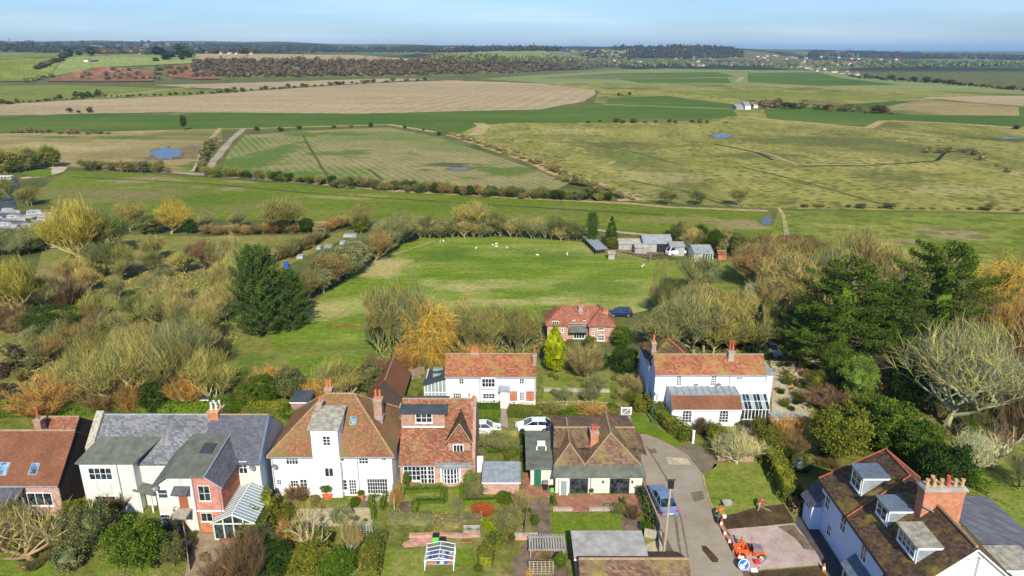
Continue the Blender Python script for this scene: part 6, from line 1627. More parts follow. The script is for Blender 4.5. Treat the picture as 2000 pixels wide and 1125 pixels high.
for xa_, xb_, xp_, off in ((1068, 1108, 1090, .35), (1150, 1200, 1176, 0)):
 Yq = Y + off; zq = HZ(Yq, 636 - (2 if off else 0)); a, b = XA(xa_, Yq, zq), XA(xb_, Yq, zq); c_ = (a + b) / 2
 MB().box(a + .1, b - .1, Yq, Y + 4, 0, zq).build('front_bay', M['brickpink'], t)
 ya, za = Yq + (b - a) / 2, zq + (b - a) / 2 * .95
 MB().slab([(a - .2, Yq - .3, zq), (b + .2, Yq - .3, zq), (c_, ya, za)], .12).slab([(a - .2, Y + 5, zq), (a - .2, Yq - .3, zq), (c_, ya, za), (c_, Y + 5, za)], .12).slab([(b + .2, Yq - .3, zq), (b + .2, Y + 5, zq), (c_, Y + 5, za), (c_, ya, za)], .12).build('bay_roof', M['tile_pink'], t)
 MB().tube((c_, ya, za + .03), (a - .2, Yq - .3, zq), .07).tube((c_, ya, za + .03), (b + .2, Yq - .3, zq), .07).build('ridge_tiles', M['ridge'], t)
win(t, 1167, 1180, 634, 645, Y, 3, 2); win(t, 1167, 1180, 654, 665, Y, 3, 2); win(t, 1078, 1092, 627, 634, Y + .35, 3, 1); win(t, 1096, 1101, 641, 649, Y + .35, 1, 2); win(t, 1156, 1161, 647, 655, Y, 1, 2)
win(t, 1118, 1124, 625, 632, Y + 1.2, 1, 2); win(t, 1139, 1144, 626, 633, Y + 1.2, 1, 2)
win(t, 1120, 1142, 650, 661, Y + 1.2, 4, 1)
a, b = W(1112, 648, Y), W(1149, 640, Y); MB().slab([(a.x, Y - .1, a.z), (b.x, Y - .1, a.z), (b.x, Y + 1.19, b.z - .1), (a.x, Y + 1.19, b.z - .1)], .12).build('balcony_roof', M['felt_green'], t)
chimney(t, 1134, 8, 596, 607, yr - .6, 1, 'brickpink', .7, 'potred', 589); chimney(t, 1182, 9, 609, 620, yr - 1.2, 2, 'brickorange', .7, 'pot', 603)
Yh = G(1380, 790).y + .0
t = thing('white_villa', 'long white house with an orange tiled roof, arched-window extension and tall twin chimney pots', 'house', (29, Yh + 3, 0))
Y = 83.3; ze = HZ(Y, 729); yr, zr = solve_ridge(Y, ze, 694, 43); x0, x1 = XA(1278, Y, 2.5), XA(1490, Y, 2.5)
gable_x(t, x0, x1, Y, 2 * yr - Y, 0, ze, zr, 'board', 'tile_orange', .25)
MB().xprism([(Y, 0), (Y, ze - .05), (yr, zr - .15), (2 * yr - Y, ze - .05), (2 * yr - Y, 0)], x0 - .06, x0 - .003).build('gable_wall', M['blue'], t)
for w_ in ((1320, 1332, 733, 753, 3, 4), (1387, 1400, 733, 753, 3, 4), (1353, 1365, 749, 754, 1, 1), (1438, 1450, 735, 742, 4, 1), (1280, 1286, 768, 782, 2, 1)): win(t, *w_[:4], Y, w_[4], w_[5])
dish(t, 1403, 752, Y); downpipe(t, 1426, 732, 760, Y)
MB().box(x1 + .003, x1 + 1.1, Y + .3, Y + 4, 0, ze - .3).build('side_bay', M['board'], t)
MB().slab([(x1, Y + .1, ze - .25), (x1 + 1.3, Y + .1, ze - .25), (x1 + 1.3, Y + 4.2, ze - .1), (x1, Y + 4.2, ze + .3)], .1).build('side_bay_roof', M['lead'], t)
win(t, 1489, 1499, 732, 746, Y + .3, 3, 3)
chimney(t, 1428, 11, 684, 724, Y + 1.5, 2, 'stone', .8, 'potred', 665)
chimney(t, 1277, 8, 668, 684, yr + .9, 1, 'brick', .8, 'pot', 654)
a = XA(1264, yr + 1.5, 3); zz = HZ(yr + 4, 662)
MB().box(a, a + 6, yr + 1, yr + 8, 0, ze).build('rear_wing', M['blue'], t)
MB().slab([(a - .2, yr + .8, ze), (a + 6.2, yr + .8, ze), (a + 3, yr + 4.4, zz)], .12).slab([(a + 6.2, yr + .8, ze), (a + 6.2, yr + 8.2, ze), (a + 3, yr + 4.4, zz)], .12).slab([(a - .2, yr + 8.2, ze), (a - .2, yr + .8, ze), (a + 3, yr + 4.4, zz)], .12).slab([(a + 6.2, yr + 8.2, ze), (a - .2, yr + 8.2, ze), (a + 3, yr + 4.4, zz)], .12).build('rear_roof', M['tile_dark'], t)
MB().tube((a + 3, yr + 4.4, zz + .04), (a + 6.2, yr + .8, ze + .04), .1).build('ridge_tiles', M['ridge'], t)
Yx = G(1380, 835).y; zx = HZ(Yx, 798); a, b = XA(1312, Yx, 1.3), XA(1446, Yx, 1.3); y1_, z1_ = solve_ridge(Yx, zx, 773, 42); z2_ = z1_ + .12
MB().xprism([(Yx, 0), (Yx, zx - .05), (y1_, z1_ - .1), (Y - .01, z2_ - .1), (Y - .01, 0)], a, b).build('front_extension', M['white'], t)
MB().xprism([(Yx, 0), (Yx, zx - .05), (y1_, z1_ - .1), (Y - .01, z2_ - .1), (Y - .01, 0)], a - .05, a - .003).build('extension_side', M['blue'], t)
MB().slab([(a - .1, Yx - .2, zx - .1), (b + .1, Yx - .2, zx - .1), (b + .1, y1_, z1_ + .06), (a - .1, y1_, z1_ + .06)], .12).build('extension_roof', M['tile_brown'], t)
MB().slab([(a - .1, y1_ + .01, z1_ + .1), (b + .1, y1_ + .01, z1_ + .1), (b + .1, Y - .02, z2_ + .1), (a - .1, Y - .02, z2_ + .1)], .12).build('lead_roof', M['lead'], t)
sm = MB()
for i in range(11): xx = a + (b - a) * i / 10; sm.beam((xx, y1_, z1_ + .15), (xx, Y - .02, z2_ + .15), .04)
sm.build('lead_seams', M['grey'], t)
arched(t, 1331, 1352, 800, 824, Yx); arched(t, 1403, 1424, 800, 824, Yx)
MB().tube((a, Yx - .25, zx - .12), (b, Yx - .25, zx - .12), .06).build('gutter', M['frame'], t)
cs = thing('conservatory', 'small white-framed conservatory with a dark glazed lean-to roof on the villa', 'conservatory', (b + 2, Yx + 1.5, 0))
Yk = G(1470, 822).y; zk = HZ(Yk, 799); c0, c1 = XA(1447, Yk, 1.2), XA(1503, Yk, 1.2); yt_ = Y - .1; zt_ = HZ(yt_, 770)
f = MB().box(c0, c1, Yk, Yk + .1, 0, .25).box(c0, c1, Yk, Yk + .1, zk - .12, zk)
for i in range(9): xx = c0 + .05 + (c1 - c0 - .1) * i / 8; f.box(xx - .04, xx + .04, Yk - .01, Yk + .1, .25, zk - .12)
for i in range(5): yy = Yk + .1 + (yt_ - Yk) * i / 4.2; f.box(c1 - .08, c1, yy - .04, yy + .04, 0, zk)
f.build('frame', M['frame'], cs)
f = MB()
for i in range(9): xx = c0 + (c1 - c0) * i / 8; f.beam((xx, Yk - .1, zk + .05), (xx, yt_, zt_ + .05), .035)
f.beam((c0, (Yk + yt_) / 2, (zk + zt_) / 2 + .06), (c1, (Yk + yt_) / 2, (zk + zt_) / 2 + .06), .05)
f.build('glazing_bars', M['frame'], cs)
for i in range(8):
 xa_, xb_ = c0 + (c1 - c0) * i / 8 + .03, c0 + (c1 - c0) * (i + 1) / 8 - .03
 MB().slab([(xa_, Yk - .08, zk + .04), (xb_, Yk - .08, zk + .04), (xb_, yt_, zt_ + .04), (xa_, yt_, zt_ + .04)], .02).build('roof_pane', M['glass' if i % 3 else 'glassroof'], cs)
 MB().box(xa_, xb_, Yk + .03, Yk + .05, .25, zk - .12).build('wall_pane', M['glass'], cs)
p, q = G(1505, 832), G(1572, 832)
t2 = thing('veranda', 'low glass-topped veranda strip right of the conservatory', 'veranda', (p.x, p.y, 0))
MB().box(p.x, q.x, p.y, p.y + .12, .9, 1.05).box(p.x, q.x, p.y + 1.2, p.y + 1.3, 1.1, 1.25).build('beam', M['frame'], t2)
for i in range(6): xx = p.x + (q.x - p.x) * i / 5; MB().box(xx - .05, xx + .05, p.y + .01, p.y + .11, 0, .9).build('post', M['frame'], t2)
for i in range(5): xa_ = p.x + (q.x - p.x) * i / 5; MB().slab([(xa_ + .05, p.y - .1, 1.1), (xa_ + (q.x - p.x) / 5 - .05, p.y - .1, 1.1), (xa_ + (q.x - p.x) / 5 - .05, p.y + 1.3, 1.3), (xa_ + .05, p.y + 1.3, 1.3)], .02).build('roof_pane', M['glassroof'], t2)
t = thing('large_house', 'large white house at the right with three flat-roofed dormers and a long chimney stack', 'house', (34.8, 52, 0))
XL, XR, XM, ZE, ZR = 30.2, 39.4, 34.8, 5.5, 9.5
YF, YK = 44.75, 60.0
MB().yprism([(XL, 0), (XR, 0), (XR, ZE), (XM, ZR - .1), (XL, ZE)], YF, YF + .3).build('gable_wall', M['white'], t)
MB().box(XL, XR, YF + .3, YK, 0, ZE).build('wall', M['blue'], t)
s = (ZR - ZE) / (XM - XL); e = .35
yh = 58.6                                             # the ridge stops here, the far end is hipped
for a, b, mt in ((YF - .15, 54.2, 'tile_dark'), (54.2, yh, 'tile_dark')):
 far = b == yh
 m = MB().slab([(XL - e, a, ZE - e * s + .12), (XM, a, ZR + .12), (XM, b, ZR + .12), (XL - e, YK + e if far else b, ZE - e * s + .12)], .14)
 m.slab([(XR + e, YK + e if far else b, ZE - e * s + .12), (XM + .002, b, ZR + .12), (XM + .002, a, ZR + .12), (XR + e, a, ZE - e * s + .12)], .14)
 if far: m.slab([(XL - e, YK + e, ZE - e * s + .12), (XM, yh, ZR + .12), (XR + e, YK + e, ZE - e * s + .12)], .14)
 m.build('roof', M[mt], t)
rt = MB()
def ridge_run(p, q, r=.085):
 p, q = Vector(p), Vector(q); n = max(1, int((q - p).length / .42))
 for i in range(n):
  a, b = p.lerp(q, i / n), p.lerp(q, (i + .94) / n); rt.tube(a, b, r, r * .88, 6)
ridge_run((XM, 54.2, ZR + .2), (XM, yh, ZR + .2)); ridge_run((XM, yh, ZR + .2), (XL - e, YK + e, ZE - .1)); ridge_run((XM, yh, ZR + .2), (XR + e, YK + e, ZE - .1))
ridge_run((XM, 54.2, ZR + .22), (XL - e, 54.2, ZE - e * s + .25)); ridge_run((XM + .25, 49.5, ZR + .02), (XM + .25, 54.2, ZR + .02))
rt.build('ridge_tiles', M['ridge'], t)
MB().tube((XM, YF, ZR + .18), (XM, 50, ZR + .18), .13, .13, 6).build('ridge_tiles', M['ridgeold'], t)
MB().tube((XL - e - .06, YF - .1, ZE - e * s + .02), (XL - e - .06, YK + e, ZE - e * s + .02), .07).build('gutter', M['black'], t)
MB().beam((XL - e, YF - .2, ZE - e * s), (XM, YF - .2, ZR + .02), .11).beam((XR + e, YF - .2, ZE - e * s), (XM, YF - .2, ZR + .02), .11).build('bargeboard', M['frame'], t)
def dormer(y0, y1, roofm, zt=8.55, xf=31.2, cheek='lead', n=2, label=None):
 zf = ZE + (xf - XL) * s; xb = XL + (zt - ZE) / s + .1
 d = MB().yprism([(xf, zf - .1), (xb, zt - .05), (xf, zt - .05)], y0, y1).build('dormer', M[cheek], t)
 if label: d['label'] = label
 MB().slab([(xf - .25, y0 - .2, zt), (xb + .7, y0 - .2, zt + .06), (xb + .7, y1 + .2, zt + .06), (xf - .25, y1 + .2, zt)], .13).build('dormer_roof', M[roofm], d)
 MB().box(xf - .2, xb + .5, y0 - .235, y0 - .203, zt - .16, zt - .01).build('fascia', M['frame'], d)
 MB().box(xf - .06, xf - .003, y0, y1, zf, zt - .14).build('dormer_front', M['frame'], d)
 winx(t, xf - .06, y0 + .2, y1 - .2, zf + .35, zt - .25, n, 2, name='dormer_window')
dormer(46.4, 49.3, 'felt_pale', 8.4, 31.6, n=4)
dormer(50.9, 52.9, 'leaddark', 8.5, 31.6)
dormer(55.4, 57.5, 'leaddark', 8.7, 31.5)
yc0, yc1, x0, x1 = 49.9, 50.9, 33.5, 36.8
ch = MB().box(x0, x1, yc0, yc1, 7.5, 11.0).box(x0 - .06, x1 + .06, yc0 - .06, yc1 + .06, 10.72, 10.85).build('chimney', M['brickorange'], t)
MB().box(x0 - .14, x1 + .14, yc0 - .14, yc1 + .14, 11.003, 11.2).box(x0 - .05, x1 + .05, yc0 - .05, yc1 + .05, 11.2, 11.3).build('cap', M['conc'], ch)
for i in range(8):
 xx = x0 + .22 + (x1 - x0 - .44) * (i % 6) / 5 if i < 6 else x0 + .9 + (i - 6) * 1.3; yy = yc0 + .3 if i < 6 else yc1 - .2
 MB().lathe(xx, yy, [(.17, 11.3), (.15, 11.4), (.125, 11.8), (.17, 11.85), (.17, 11.95), (.1, 11.95)], 9).build('pot', M['potred' if i in (3, 7) else 'potbuff'], ch)
MB().slab([(x0 - .1, yc0 - .3, ZR + .26), (x1, yc0 - .3, ZR - 1.5), (x1, yc0 - .02, ZR - 1.5), (x0 - .1, yc0 - .02, ZR + .26)], .05).build('flashing', M['lead'], t)
for y0, y1, z0, z1, nn in ((58.0, 58.9, 3.2, 4.6, 2), (54.6, 55.6, 3.2, 4.8, 2), (50.6, 51.6, 3.2, 4.8, 2), (47.0, 48.0, 3.2, 4.8, 2), (57.0, 57.8, .9, 2.2, 2)): winx(t, XL, y0, y1, z0, z1, nn, 2)
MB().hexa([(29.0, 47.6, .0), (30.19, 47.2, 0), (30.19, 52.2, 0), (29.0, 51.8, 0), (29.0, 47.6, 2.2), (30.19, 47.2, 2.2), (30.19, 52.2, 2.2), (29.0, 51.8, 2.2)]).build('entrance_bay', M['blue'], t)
MB().slab([(28.8, 47.4, 2.25), (30.19, 47.0, 3.0), (30.19, 52.4, 3.0), (28.8, 52.0, 2.25)][::-1], .1).build('bay_roof', M['leaddark'], t)
winx(t, 29.0, 48.0, 50.0, .9, 2.0, 4, 2); winx(t, 29.0, 50.3, 51.6, .2, 2.0, 2, 2, name='door')
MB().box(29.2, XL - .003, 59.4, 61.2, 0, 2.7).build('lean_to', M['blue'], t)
MB().slab([(28.9, 59.2, 2.7), (XL + .4, 59.2, 4.6), (XL + .4, 61.6, 4.6), (28.9, 61.6, 2.7)], .12).build('lean_to_roof', M['slate'], t)
MB().tube((XM + .3, YF - .12, 6.9), (XM + .3, YF - .12, 8.9), .03).tube((XM - .7, YF - .12, 8.6), (XM + .9, YF - .12, 8.8), .02).build('aerial', M['grey'], t)
MB().box(XR + .003, 45.6, 50.4, 56.0, 0, 4.2).build('rear_wing', M['white'], t)
MB().slab([(39.6, 50.0, 4.3), (45.9, 50.0, 4.3), (44.3, 57.2, 5.5), (38.6, 57.2, 5.5)], .15).build('rear_wing_roof', M['slate'], t)
MB().box(XR - 1.4, 41.6, 46.9, 49.2, 0, 5.9).build('rear_dormer', M['paleblue'], t)
MB().slab([(XR - 1.6, 46.6, 6.0), (41.9, 46.6, 6.0), (41.9, 49.5, 6.1), (XR - 1.6, 49.5, 6.1)], .14).build('rear_dormer_roof', M['felt_pale'], t)
MB().box(XR - 1.6, 41.9, 46.56, 46.597, 5.84, 5.98).build('fascia', M['frame'], t)
MB().box(41.0, 44.6, 45.6, 48.4, 0, 2.4).build('store', M['paleblue'], t)
MB().slab([(40.8, 45.4, 2.5), (44.8, 45.4, 2.5), (44.8, 48.6, 2.7), (40.8, 48.6, 2.7)], .13).build('store_roof', M['felt_dark'], t)
MB().tube((45.0, 50.3, .2), (45.0, 50.3, 4.1), .06).build('downpipe', M['black'], t)
def car(px, py, heading, paint, label, L_=4.4, Wd=1.8, Hh=1.5, kind='hatch', plate=True, group=None):
 """heading: radians, direction of the nose from +x"""
 p = G(px, py); t = thing('car', label, 'car', (0, 0, 0), group)
 cm = mat_plain('car_paint_' + str(len(bpy.data.materials)), paint, .22, .15, .04, 1, .6)
 if kind == 'saloon': prof = [(-1, .30, .62), (-.97, .55, .86), (-.70, .78, .96), (-.66, .80, .97), (.30, .82, .99), (.42, .80, .97), (.92, .66, .90), (1.0, .42, .70)]; cab = [(-.74, .88), (-.42, 1.0), (.10, 1.0), (.46, .9)]
 else: prof = [(-1, .34, .68), (-.97, .66, .90), (-.80, .80, .97), (-.4, .82, .99), (.30, .82, .99), (.45, .78, .97), (.90, .62, .90), (1.0, .42, .70)]; cab = [(-.93, .86), (-.66, .99), (.05, 1.0), (.50, .88)]
 h = Hh * .66; rows = []; n = 0
 b = MB(); ring = []
 for x, zt, w in prof:
  X = x * L_ / 2; wz = w * Wd / 2; zt_ = zt * h / .82
  pts = [(X, -wz * .94, .24), (X, -wz, .42), (X, -wz * .985, zt_ * .86), (X, -wz * .86, zt_), (X, wz * .86, zt_), (X, wz * .985, zt_ * .86), (X, wz, .42), (X, wz * .94, .24)]
  ring.append(len(b.v)); b.v += pts
 for a, c in zip(ring, ring[1:]):
  for i in range(8): j = (i + 1) % 8; b.f.append((a + i, a + j, c + j, c + i))
 b.f.append(tuple(range(ring[0] + 7, ring[0] - 1, -1))); b.f.append(tuple(range(ring[-1], ring[-1] + 8)))
 body = b.build('body', cm, t, smooth=False)
 def cabin(sc_, lift, x_s):
  q = MB(); rr_ = []
  base = h * .98
  top = Hh
  c0, c1, c2, c3 = [x * L_ / 2 for x, _ in cab]
  w0, w1 = Wd / 2 * .86 * sc_, Wd / 2 * .66 * sc_
  P = [(c0 * x_s, -w0, base), (c3 * x_s, -w0, base), (c3 * x_s, w0, base), (c0 * x_s, w0, base), (c1 * x_s, -w1, top - lift), (c2 * x_s, -w1, top - lift), (c2 * x_s, w1, top - lift), (c1 * x_s, w1, top - lift)]
  return q.hexa(P), P
 q, P = cabin(1.0, .04, 1.0); q.build('windows', M['glass'], t)
 q = MB(); c1, c2 = cab[1][0] * L_ / 2, cab[2][0] * L_ / 2; w1 = Wd / 2 * .67
 q.hexa([(c1 - .05, -w1, Hh - .05), (c2 + .05, -w1, Hh - .05), (c2 + .05, w1, Hh - .05), (c1 - .05, w1, Hh - .05), (c1 + .08, -w1 * .9, Hh), (c2 - .05, -w1 * .9, Hh), (c2 - .05, w1 * .9, Hh), (c1 + .08, w1 * .9, Hh)])
 q.build('roof', cm, t)
 q = MB()
 for s_ in (-1, 1):
  for (xb, xt) in ((0, 4), (1, 5)) if s_ < 0 else ((3, 7), (2, 6)): q.beam(P[xb], P[xt], .06)
  xm = (P[0][0] + P[1][0]) / 2; q.beam((xm - .1, s_ * Wd / 2 * .87, h), (xm - .1, s_ * Wd / 2 * .66, Hh - .03), .06)
 q.build('pillars', cm, t)
 for sx in (-1, 1):
  for sy in (-1, 1):
   X, Y_ = sx * L_ * .30, sy * (Wd / 2 - .10)
   wh = MB().tube((X, Y_ - .11, .33), (X, Y_ + .11, .33), .33, .33, 14).build('wheel', M['tyre'], t)
   MB().tube((X, Y_ + sy * .10, .33), (X, Y_ + sy * .13, .33), .21, .19, 10).build('rim', M['grey'], wh)
 for sy in (-1, 1):
  MB().box(L_ / 2 - .20, L_ / 2 - .04, sy * Wd * .33 - .2, sy * Wd * .33 + .2, .58, .72).build('headlight', M['glassroof'], t)
  MB().box(-L_ / 2 - .01, -L_ / 2 + .12, sy * Wd * .36 - .16, sy * Wd * .36 + .16, .66, .84).build('tail_light', M['red'], t)
  MB().box(L_ * .16, L_ * .16 + .12, sy * (Wd / 2 + .02) - .09, sy * (Wd / 2 + .02) + .09, h * .98, h + .12).build('mirror', cm, t)
 MB().box(-L_ / 2 - .02, -L_ / 2 + .02, -.26, .26, .48, .60).build('number_plate', M['cream'], t)
 MB().box(L_ / 2 - .14, L_ / 2 + .02, -.4, .4, .30, .46).build('grille', M['black'], t)
 t.location = (p.x, p.y, .06); t.rotation_euler[2] = heading
 return t
car(1041, 840, math.pi + .02, (.80, .84, .88), 'white hatchback with a blue-tinted windscreen parked on the lane behind the bungalow', 4.5, kind='hatch')
car(946, 845, .04, (.78, .79, .80), 'white saloon parked half behind the red-tiled dormer house', 4.4, kind='saloon')
car(1294, 985, math.pi / 2 + .12, (.16, .24, .40), 'silver-blue saloon parked on the road beside the bungalow fence', 5.0, 2.0, kind='saloon')
car(1211, 617, math.pi, (.015, .03, .10), 'dark blue car half hidden behind the pink brick house', 4.4)
car(1320, 498, .3, (.7, .7, .7), 'white van-like car parked under the smallholding shed roof', 4.8, 1.9, 2.0)
car(1508, 690, -1.4, (.55, .56, .58), 'silver car in the shade under the layered cypress', 4.3)
car(1978, 735, .6, (.04, .05, .08), 'dark car glimpsed among trees at the right edge', 4.3)
p = G(1213, 812); t = thing('garden_gate', 'small white wooden gate with a diagonal brace across the path', 'gate', (p.x + .6, p.y, 0))
gw, gh = 1.25, 1.15
for xx in (0, gw): MB().box(p.x + xx - .07, p.x + xx + .07, p.y - .07, p.y + .07, 0, gh + .12).build('post', M['frame'], t)
for zz in (.12, gh - .08): MB().box(p.x + .07, p.x + gw - .07, p.y - .03, p.y + .03, zz, zz + .13).build('rail', M['frame'], t)
for i in range(7): xx = p.x + .09 + (gw - .3) * i / 6; MB().box(xx, xx + .1, p.y + .031, p.y + .05, .1, gh + .02).build('board', M['lead'], t)
MB().beam((p.x + .1, p.y - .04, .25), (p.x + gw - .1, p.y - .04, gh - .05), .06).build('brace', M['frame'], t)
p = G(1273, 828); t = thing('lamp_post', 'slim dark green lamp post standing on the verge beside the hedge', 'lamp post', (p.x, p.y, 0))
MB().lathe(p.x, p.y, [(.14, 0), (.14, .6), (.09, .7), (.07, 2.9), (.05, 3.9)], 8).build('post', M['green_paint'], t)
MB().lathe(p.x, p.y, [(.06, 3.9), (.22, 4.15), (.24, 4.3), (.05, 4.5)], 8).build('lantern', M['green_paint'], t)
p = G(1296, 1086); t = thing('telegraph_pole', 'tall weathered timber pole leaning slightly beside the blue car', 'pole', (p.x, p.y, 0))
zt = HZ(p.y, 942); MB().tube((p.x, p.y, 0), (p.x + .15, p.y, zt), .13, .09, 8).build('pole_shaft', M['woodpale'], t)
MB().box(p.x - .1, p.x + .4, p.y - .14, p.y + .14, zt - .6, zt + .2).build('terminal_box', M['black'], t)
MB().box(p.x - .25, p.x + .55, p.y - .05, p.y + .05, zt + .2, zt + .3).build('cross_bar', M['wooddark'], t)
p = G(1353, 868); t = thing('gate_post', 'white round-topped post beside the driveway', 'post', (p.x, p.y, 0))
MB().lathe(p.x, p.y, [(.16, 0), (.16, 1.7), (.19, 1.75), (.19, 1.85), (.02, 1.95)], 8).build('shaft', M['frame'], t)
def cone(px, py, label, group='cones along the works'):
 p = G(px, py); t = thing('traffic_cone', label, 'traffic cone', (p.x, p.y, .06), group)
 o = (p.x, p.y)
 MB().box(p.x - .2, p.x + .2, p.y - .2, p.y + .2, .06, .11).build('base', M['coneorange'], t)
 MB().lathe(*o, [(.15, .11), (.11, .33)], 10).build('cone_body', M['coneorange'], t)
 MB().lathe(*o, [(.112, .331), (.075, .56)], 10).build('reflective_band', M['frame'], t)
 MB().lathe(*o, [(.076, .561), (.04, .78)], 10).build('cone_tip', M['coneorange'], t)
 t.scale = (1.35, 1.35, 1.25)
for a in ((1408, 1030, 'orange and white traffic cone beside the roadside worker, furthest up the road'), (1415, 1049, 'traffic cone second down the works edge, above the orange machine'), (1424, 1065, 'orange traffic cone at the front left of the orange machine'), (1433, 1083, 'traffic cone between the machine and the blue sign'), (1443, 1096, 'traffic cone just behind the round blue sign'), (1608, 1118, 'traffic cone at the bottom right corner of the new paving')): cone(*a)
p = G(1451, 1118); t = thing('road_sign', 'round blue sign with a white arrow standing at the works', 'road sign', (p.x, p.y, 0))
tilt = .45; c = Vector((p.x, p.y, .85)); n_ = 20; up = Vector((0, tilt * .9, 1)).normalized(); nrm = Vector((0, -1, tilt * .9)).normalized()
def disc(r, off): return [tuple(c + nrm * off + Vector((1, 0, 0)) * (r * math.cos(6.283 * i / n_)) + up * (r * math.sin(6.283 * i / n_))) for i in range(n_)]
m = MB(); a_, b_ = disc(.5, 0), disc(.5, .03); m.poly(a_[::-1]); m.poly(b_)
for i in range(n_): j = (i + 1) % n_; m.poly([a_[i], a_[j], b_[j], b_[i]])
m.build('sign_plate', M['signblue'], t)
a_, b_ = disc(.5, .034), disc(.455, .034); m = MB()
for i in range(n_): j = (i + 1) % n_; m.poly([a_[i], a_[j], b_[j], b_[i]])
m.build('sign_rim', M['frame'], t)
def sp(x, y): return tuple(c + nrm * .04 + Vector((1, 0, 0)) * x + up * y)
m = MB(); m.poly([sp(.32, .2), sp(.2, .32), sp(-.12, 0), sp(0, -.12)]); m.poly([sp(-.34, -.34), sp(.1, -.3), sp(-.3, .1)]); m.build('arrow', M['frame'], t)
MB().beam((p.x - .3, p.y - .1, 0), (p.x - .2, p.y + .1, .6), .05).beam((p.x + .3, p.y - .1, 0), (p.x + .2, p.y + .1, .6), .05).box(p.x - .35, p.x + .35, p.y + .1, p.y + .4, 0, .12).build('sign_stand', M['coneorange'], t)
p = G(1462, 1085); t = thing('site_dumper', 'orange compact site machine with a grey engine hood parked on the pink paving', 'machine', (p.x, p.y, 0))
X, Y = p.x, p.y
MB().hexa([(X + .35, Y - .55, .55), (X + 1.55, Y - .5, .5), (X + 1.55, Y + .5, .5), (X + .35, Y + .55, .55), (X + .35, Y - .5, 1.35), (X + 1.4, Y - .42, 1.15), (X + 1.4, Y + .42, 1.15), (X + .35, Y + .5, 1.35)]).build('engine_hood', M['grey'], t)
MB().box(X + .3, X + 1.6, Y - .58, Y + .58, .38, .55).box(X - .7, X + .3, Y - .3, Y + .3, .35, .6).build('chassis', M['orange'], t)
MB().yprism([(X + .45, .6), (X + 1.62, .6), (X + 1.5, .95), (X + .95, 1.0), (X + .45, .8)], Y - .82, Y - .56).build('fender', M['orange'], t)
MB().yprism([(X + .45, .6), (X + 1.62, .6), (X + 1.5, .95), (X + .95, 1.0), (X + .45, .8)], Y + .56, Y + .82).build('fender', M['orange'], t)
b = MB(); A = [(X - 1.5, .55), (X - .45, .5), (X - .25, 1.25), (X - 1.75, 1.2)]
b.yprism(A, Y - .6, Y - .54); b.yprism(A, Y + .54, Y + .6)
b.hexa([(X - 1.5, Y - .54, .5), (X - .45, Y - .54, .45), (X - .45, Y + .54, .45), (X - 1.5, Y + .54, .5), (X - 1.5, Y - .54, .58), (X - .45, Y - .54, .53), (X - .45, Y + .54, .53), (X - 1.5, Y + .54, .58)])
b.hexa([(X - .5, Y - .54, .5), (X - .43, Y - .54, .5), (X - .43, Y + .54, .5), (X - .5, Y + .54, .5), (X - .32, Y - .54, 1.25), (X - .25, Y - .54, 1.25), (X - .25, Y + .54, 1.25), (X - .32, Y + .54, 1.25)])
b.hexa([(X - 1.55, Y - .54, .55), (X - 1.48, Y - .54, .55), (X - 1.48, Y + .54, .55), (X - 1.55, Y + .54, .55), (X - 1.78, Y - .54, 1.15), (X - 1.7, Y - .54, 1.15), (X - 1.7, Y + .54, 1.15), (X - 1.78, Y + .54, 1.15)])
b.build('skip', M['orange'], t)
MB().box(X - .15, X + .3, Y - .25, Y + .25, .75, .9).box(X + .2, X + .3, Y - .25, Y + .25, .9, 1.3).build('seat', M['black'], t)
MB().tube((X - .2, Y, .6), (X - .05, Y, 1.2), .03).tube((X - .08, Y - .01, 1.19), (X - .02, Y + .01, 1.23), .2, .2, 10).build('steering_wheel', M['black'], t)
f = MB()
for sy in (-.48, .48): f.tube((X + .32, Y + sy, .6), (X + .32, Y + sy, 2.1), .035)
f.tube((X + .32, Y - .48, 2.1), (X + .32, Y + .48, 2.1), .035).build('roll_bar', M['orange'], t)
for (xx, yy, r) in ((X - 1.0, Y - .68, .42), (X - 1.0, Y + .68, .42), (X + 1.15, Y - .72, .42), (X + 1.15, Y + .72, .42)):
 w = MB().tube((xx, yy - .14, r), (xx, yy + .14, r), r, r, 14).build('wheel', M['tyre'], t)
 MB().tube((xx, yy - .16, r), (xx, yy + .16, r), .24, .24, 10).build('rim', M['cream'], w)
t.scale = (.82, .82, .82)
p = G(1477, 1104); t = thing('plate_compactor', 'small red and black compactor lying behind the blue sign', 'machine', (p.x, p.y, 0))
MB().box(p.x - .3, p.x + .35, p.y - .25, p.y + .25, .05, .14).build('base_plate', M['grey'], t)
MB().box(p.x - .2, p.x + .2, p.y - .18, p.y + .18, .2, .55).build('engine', M['red'], t)
MB().tube((p.x + .2, p.y - .2, .3), (p.x + .8, p.y - .2, .95), .025).tube((p.x + .2, p.y + .2, .3), (p.x + .8, p.y + .2, .95), .025).tube((p.x + .8, p.y - .2, .95), (p.x + .8, p.y + .2, .95), .025).build('handle', M['black'], t)
p = G(1472, 1118); t = thing('tool_box', 'white and dark bundle of tools on the ground right of the blue sign', 'tools', (p.x, p.y, 0))
MB().box(p.x - .3, p.x + .3, p.y - .2, p.y + .2, 0, .35).build('box', M['frame'], t); MB().tube((p.x - .6, p.y - .3, .1), (p.x + .7, p.y + .1, .45), .03).build('shovel_shaft', M['woodpale'], t)
p = G(1402, 1022); t = thing('tool_bag', 'dark rubble sack leaning at the road edge below the orange-clad worker', 'sack', (p.x, p.y, 0))
MB().lathe(p.x, p.y, [(.30, 0), (.36, .25), (.30, .6), (.16, .72)], 9).build('sack_body', M['black'], t); MB().lathe(p.x, p.y, [(.1, .72), (.16, .8)], 7).build('sack_neck', M['grey'], t)
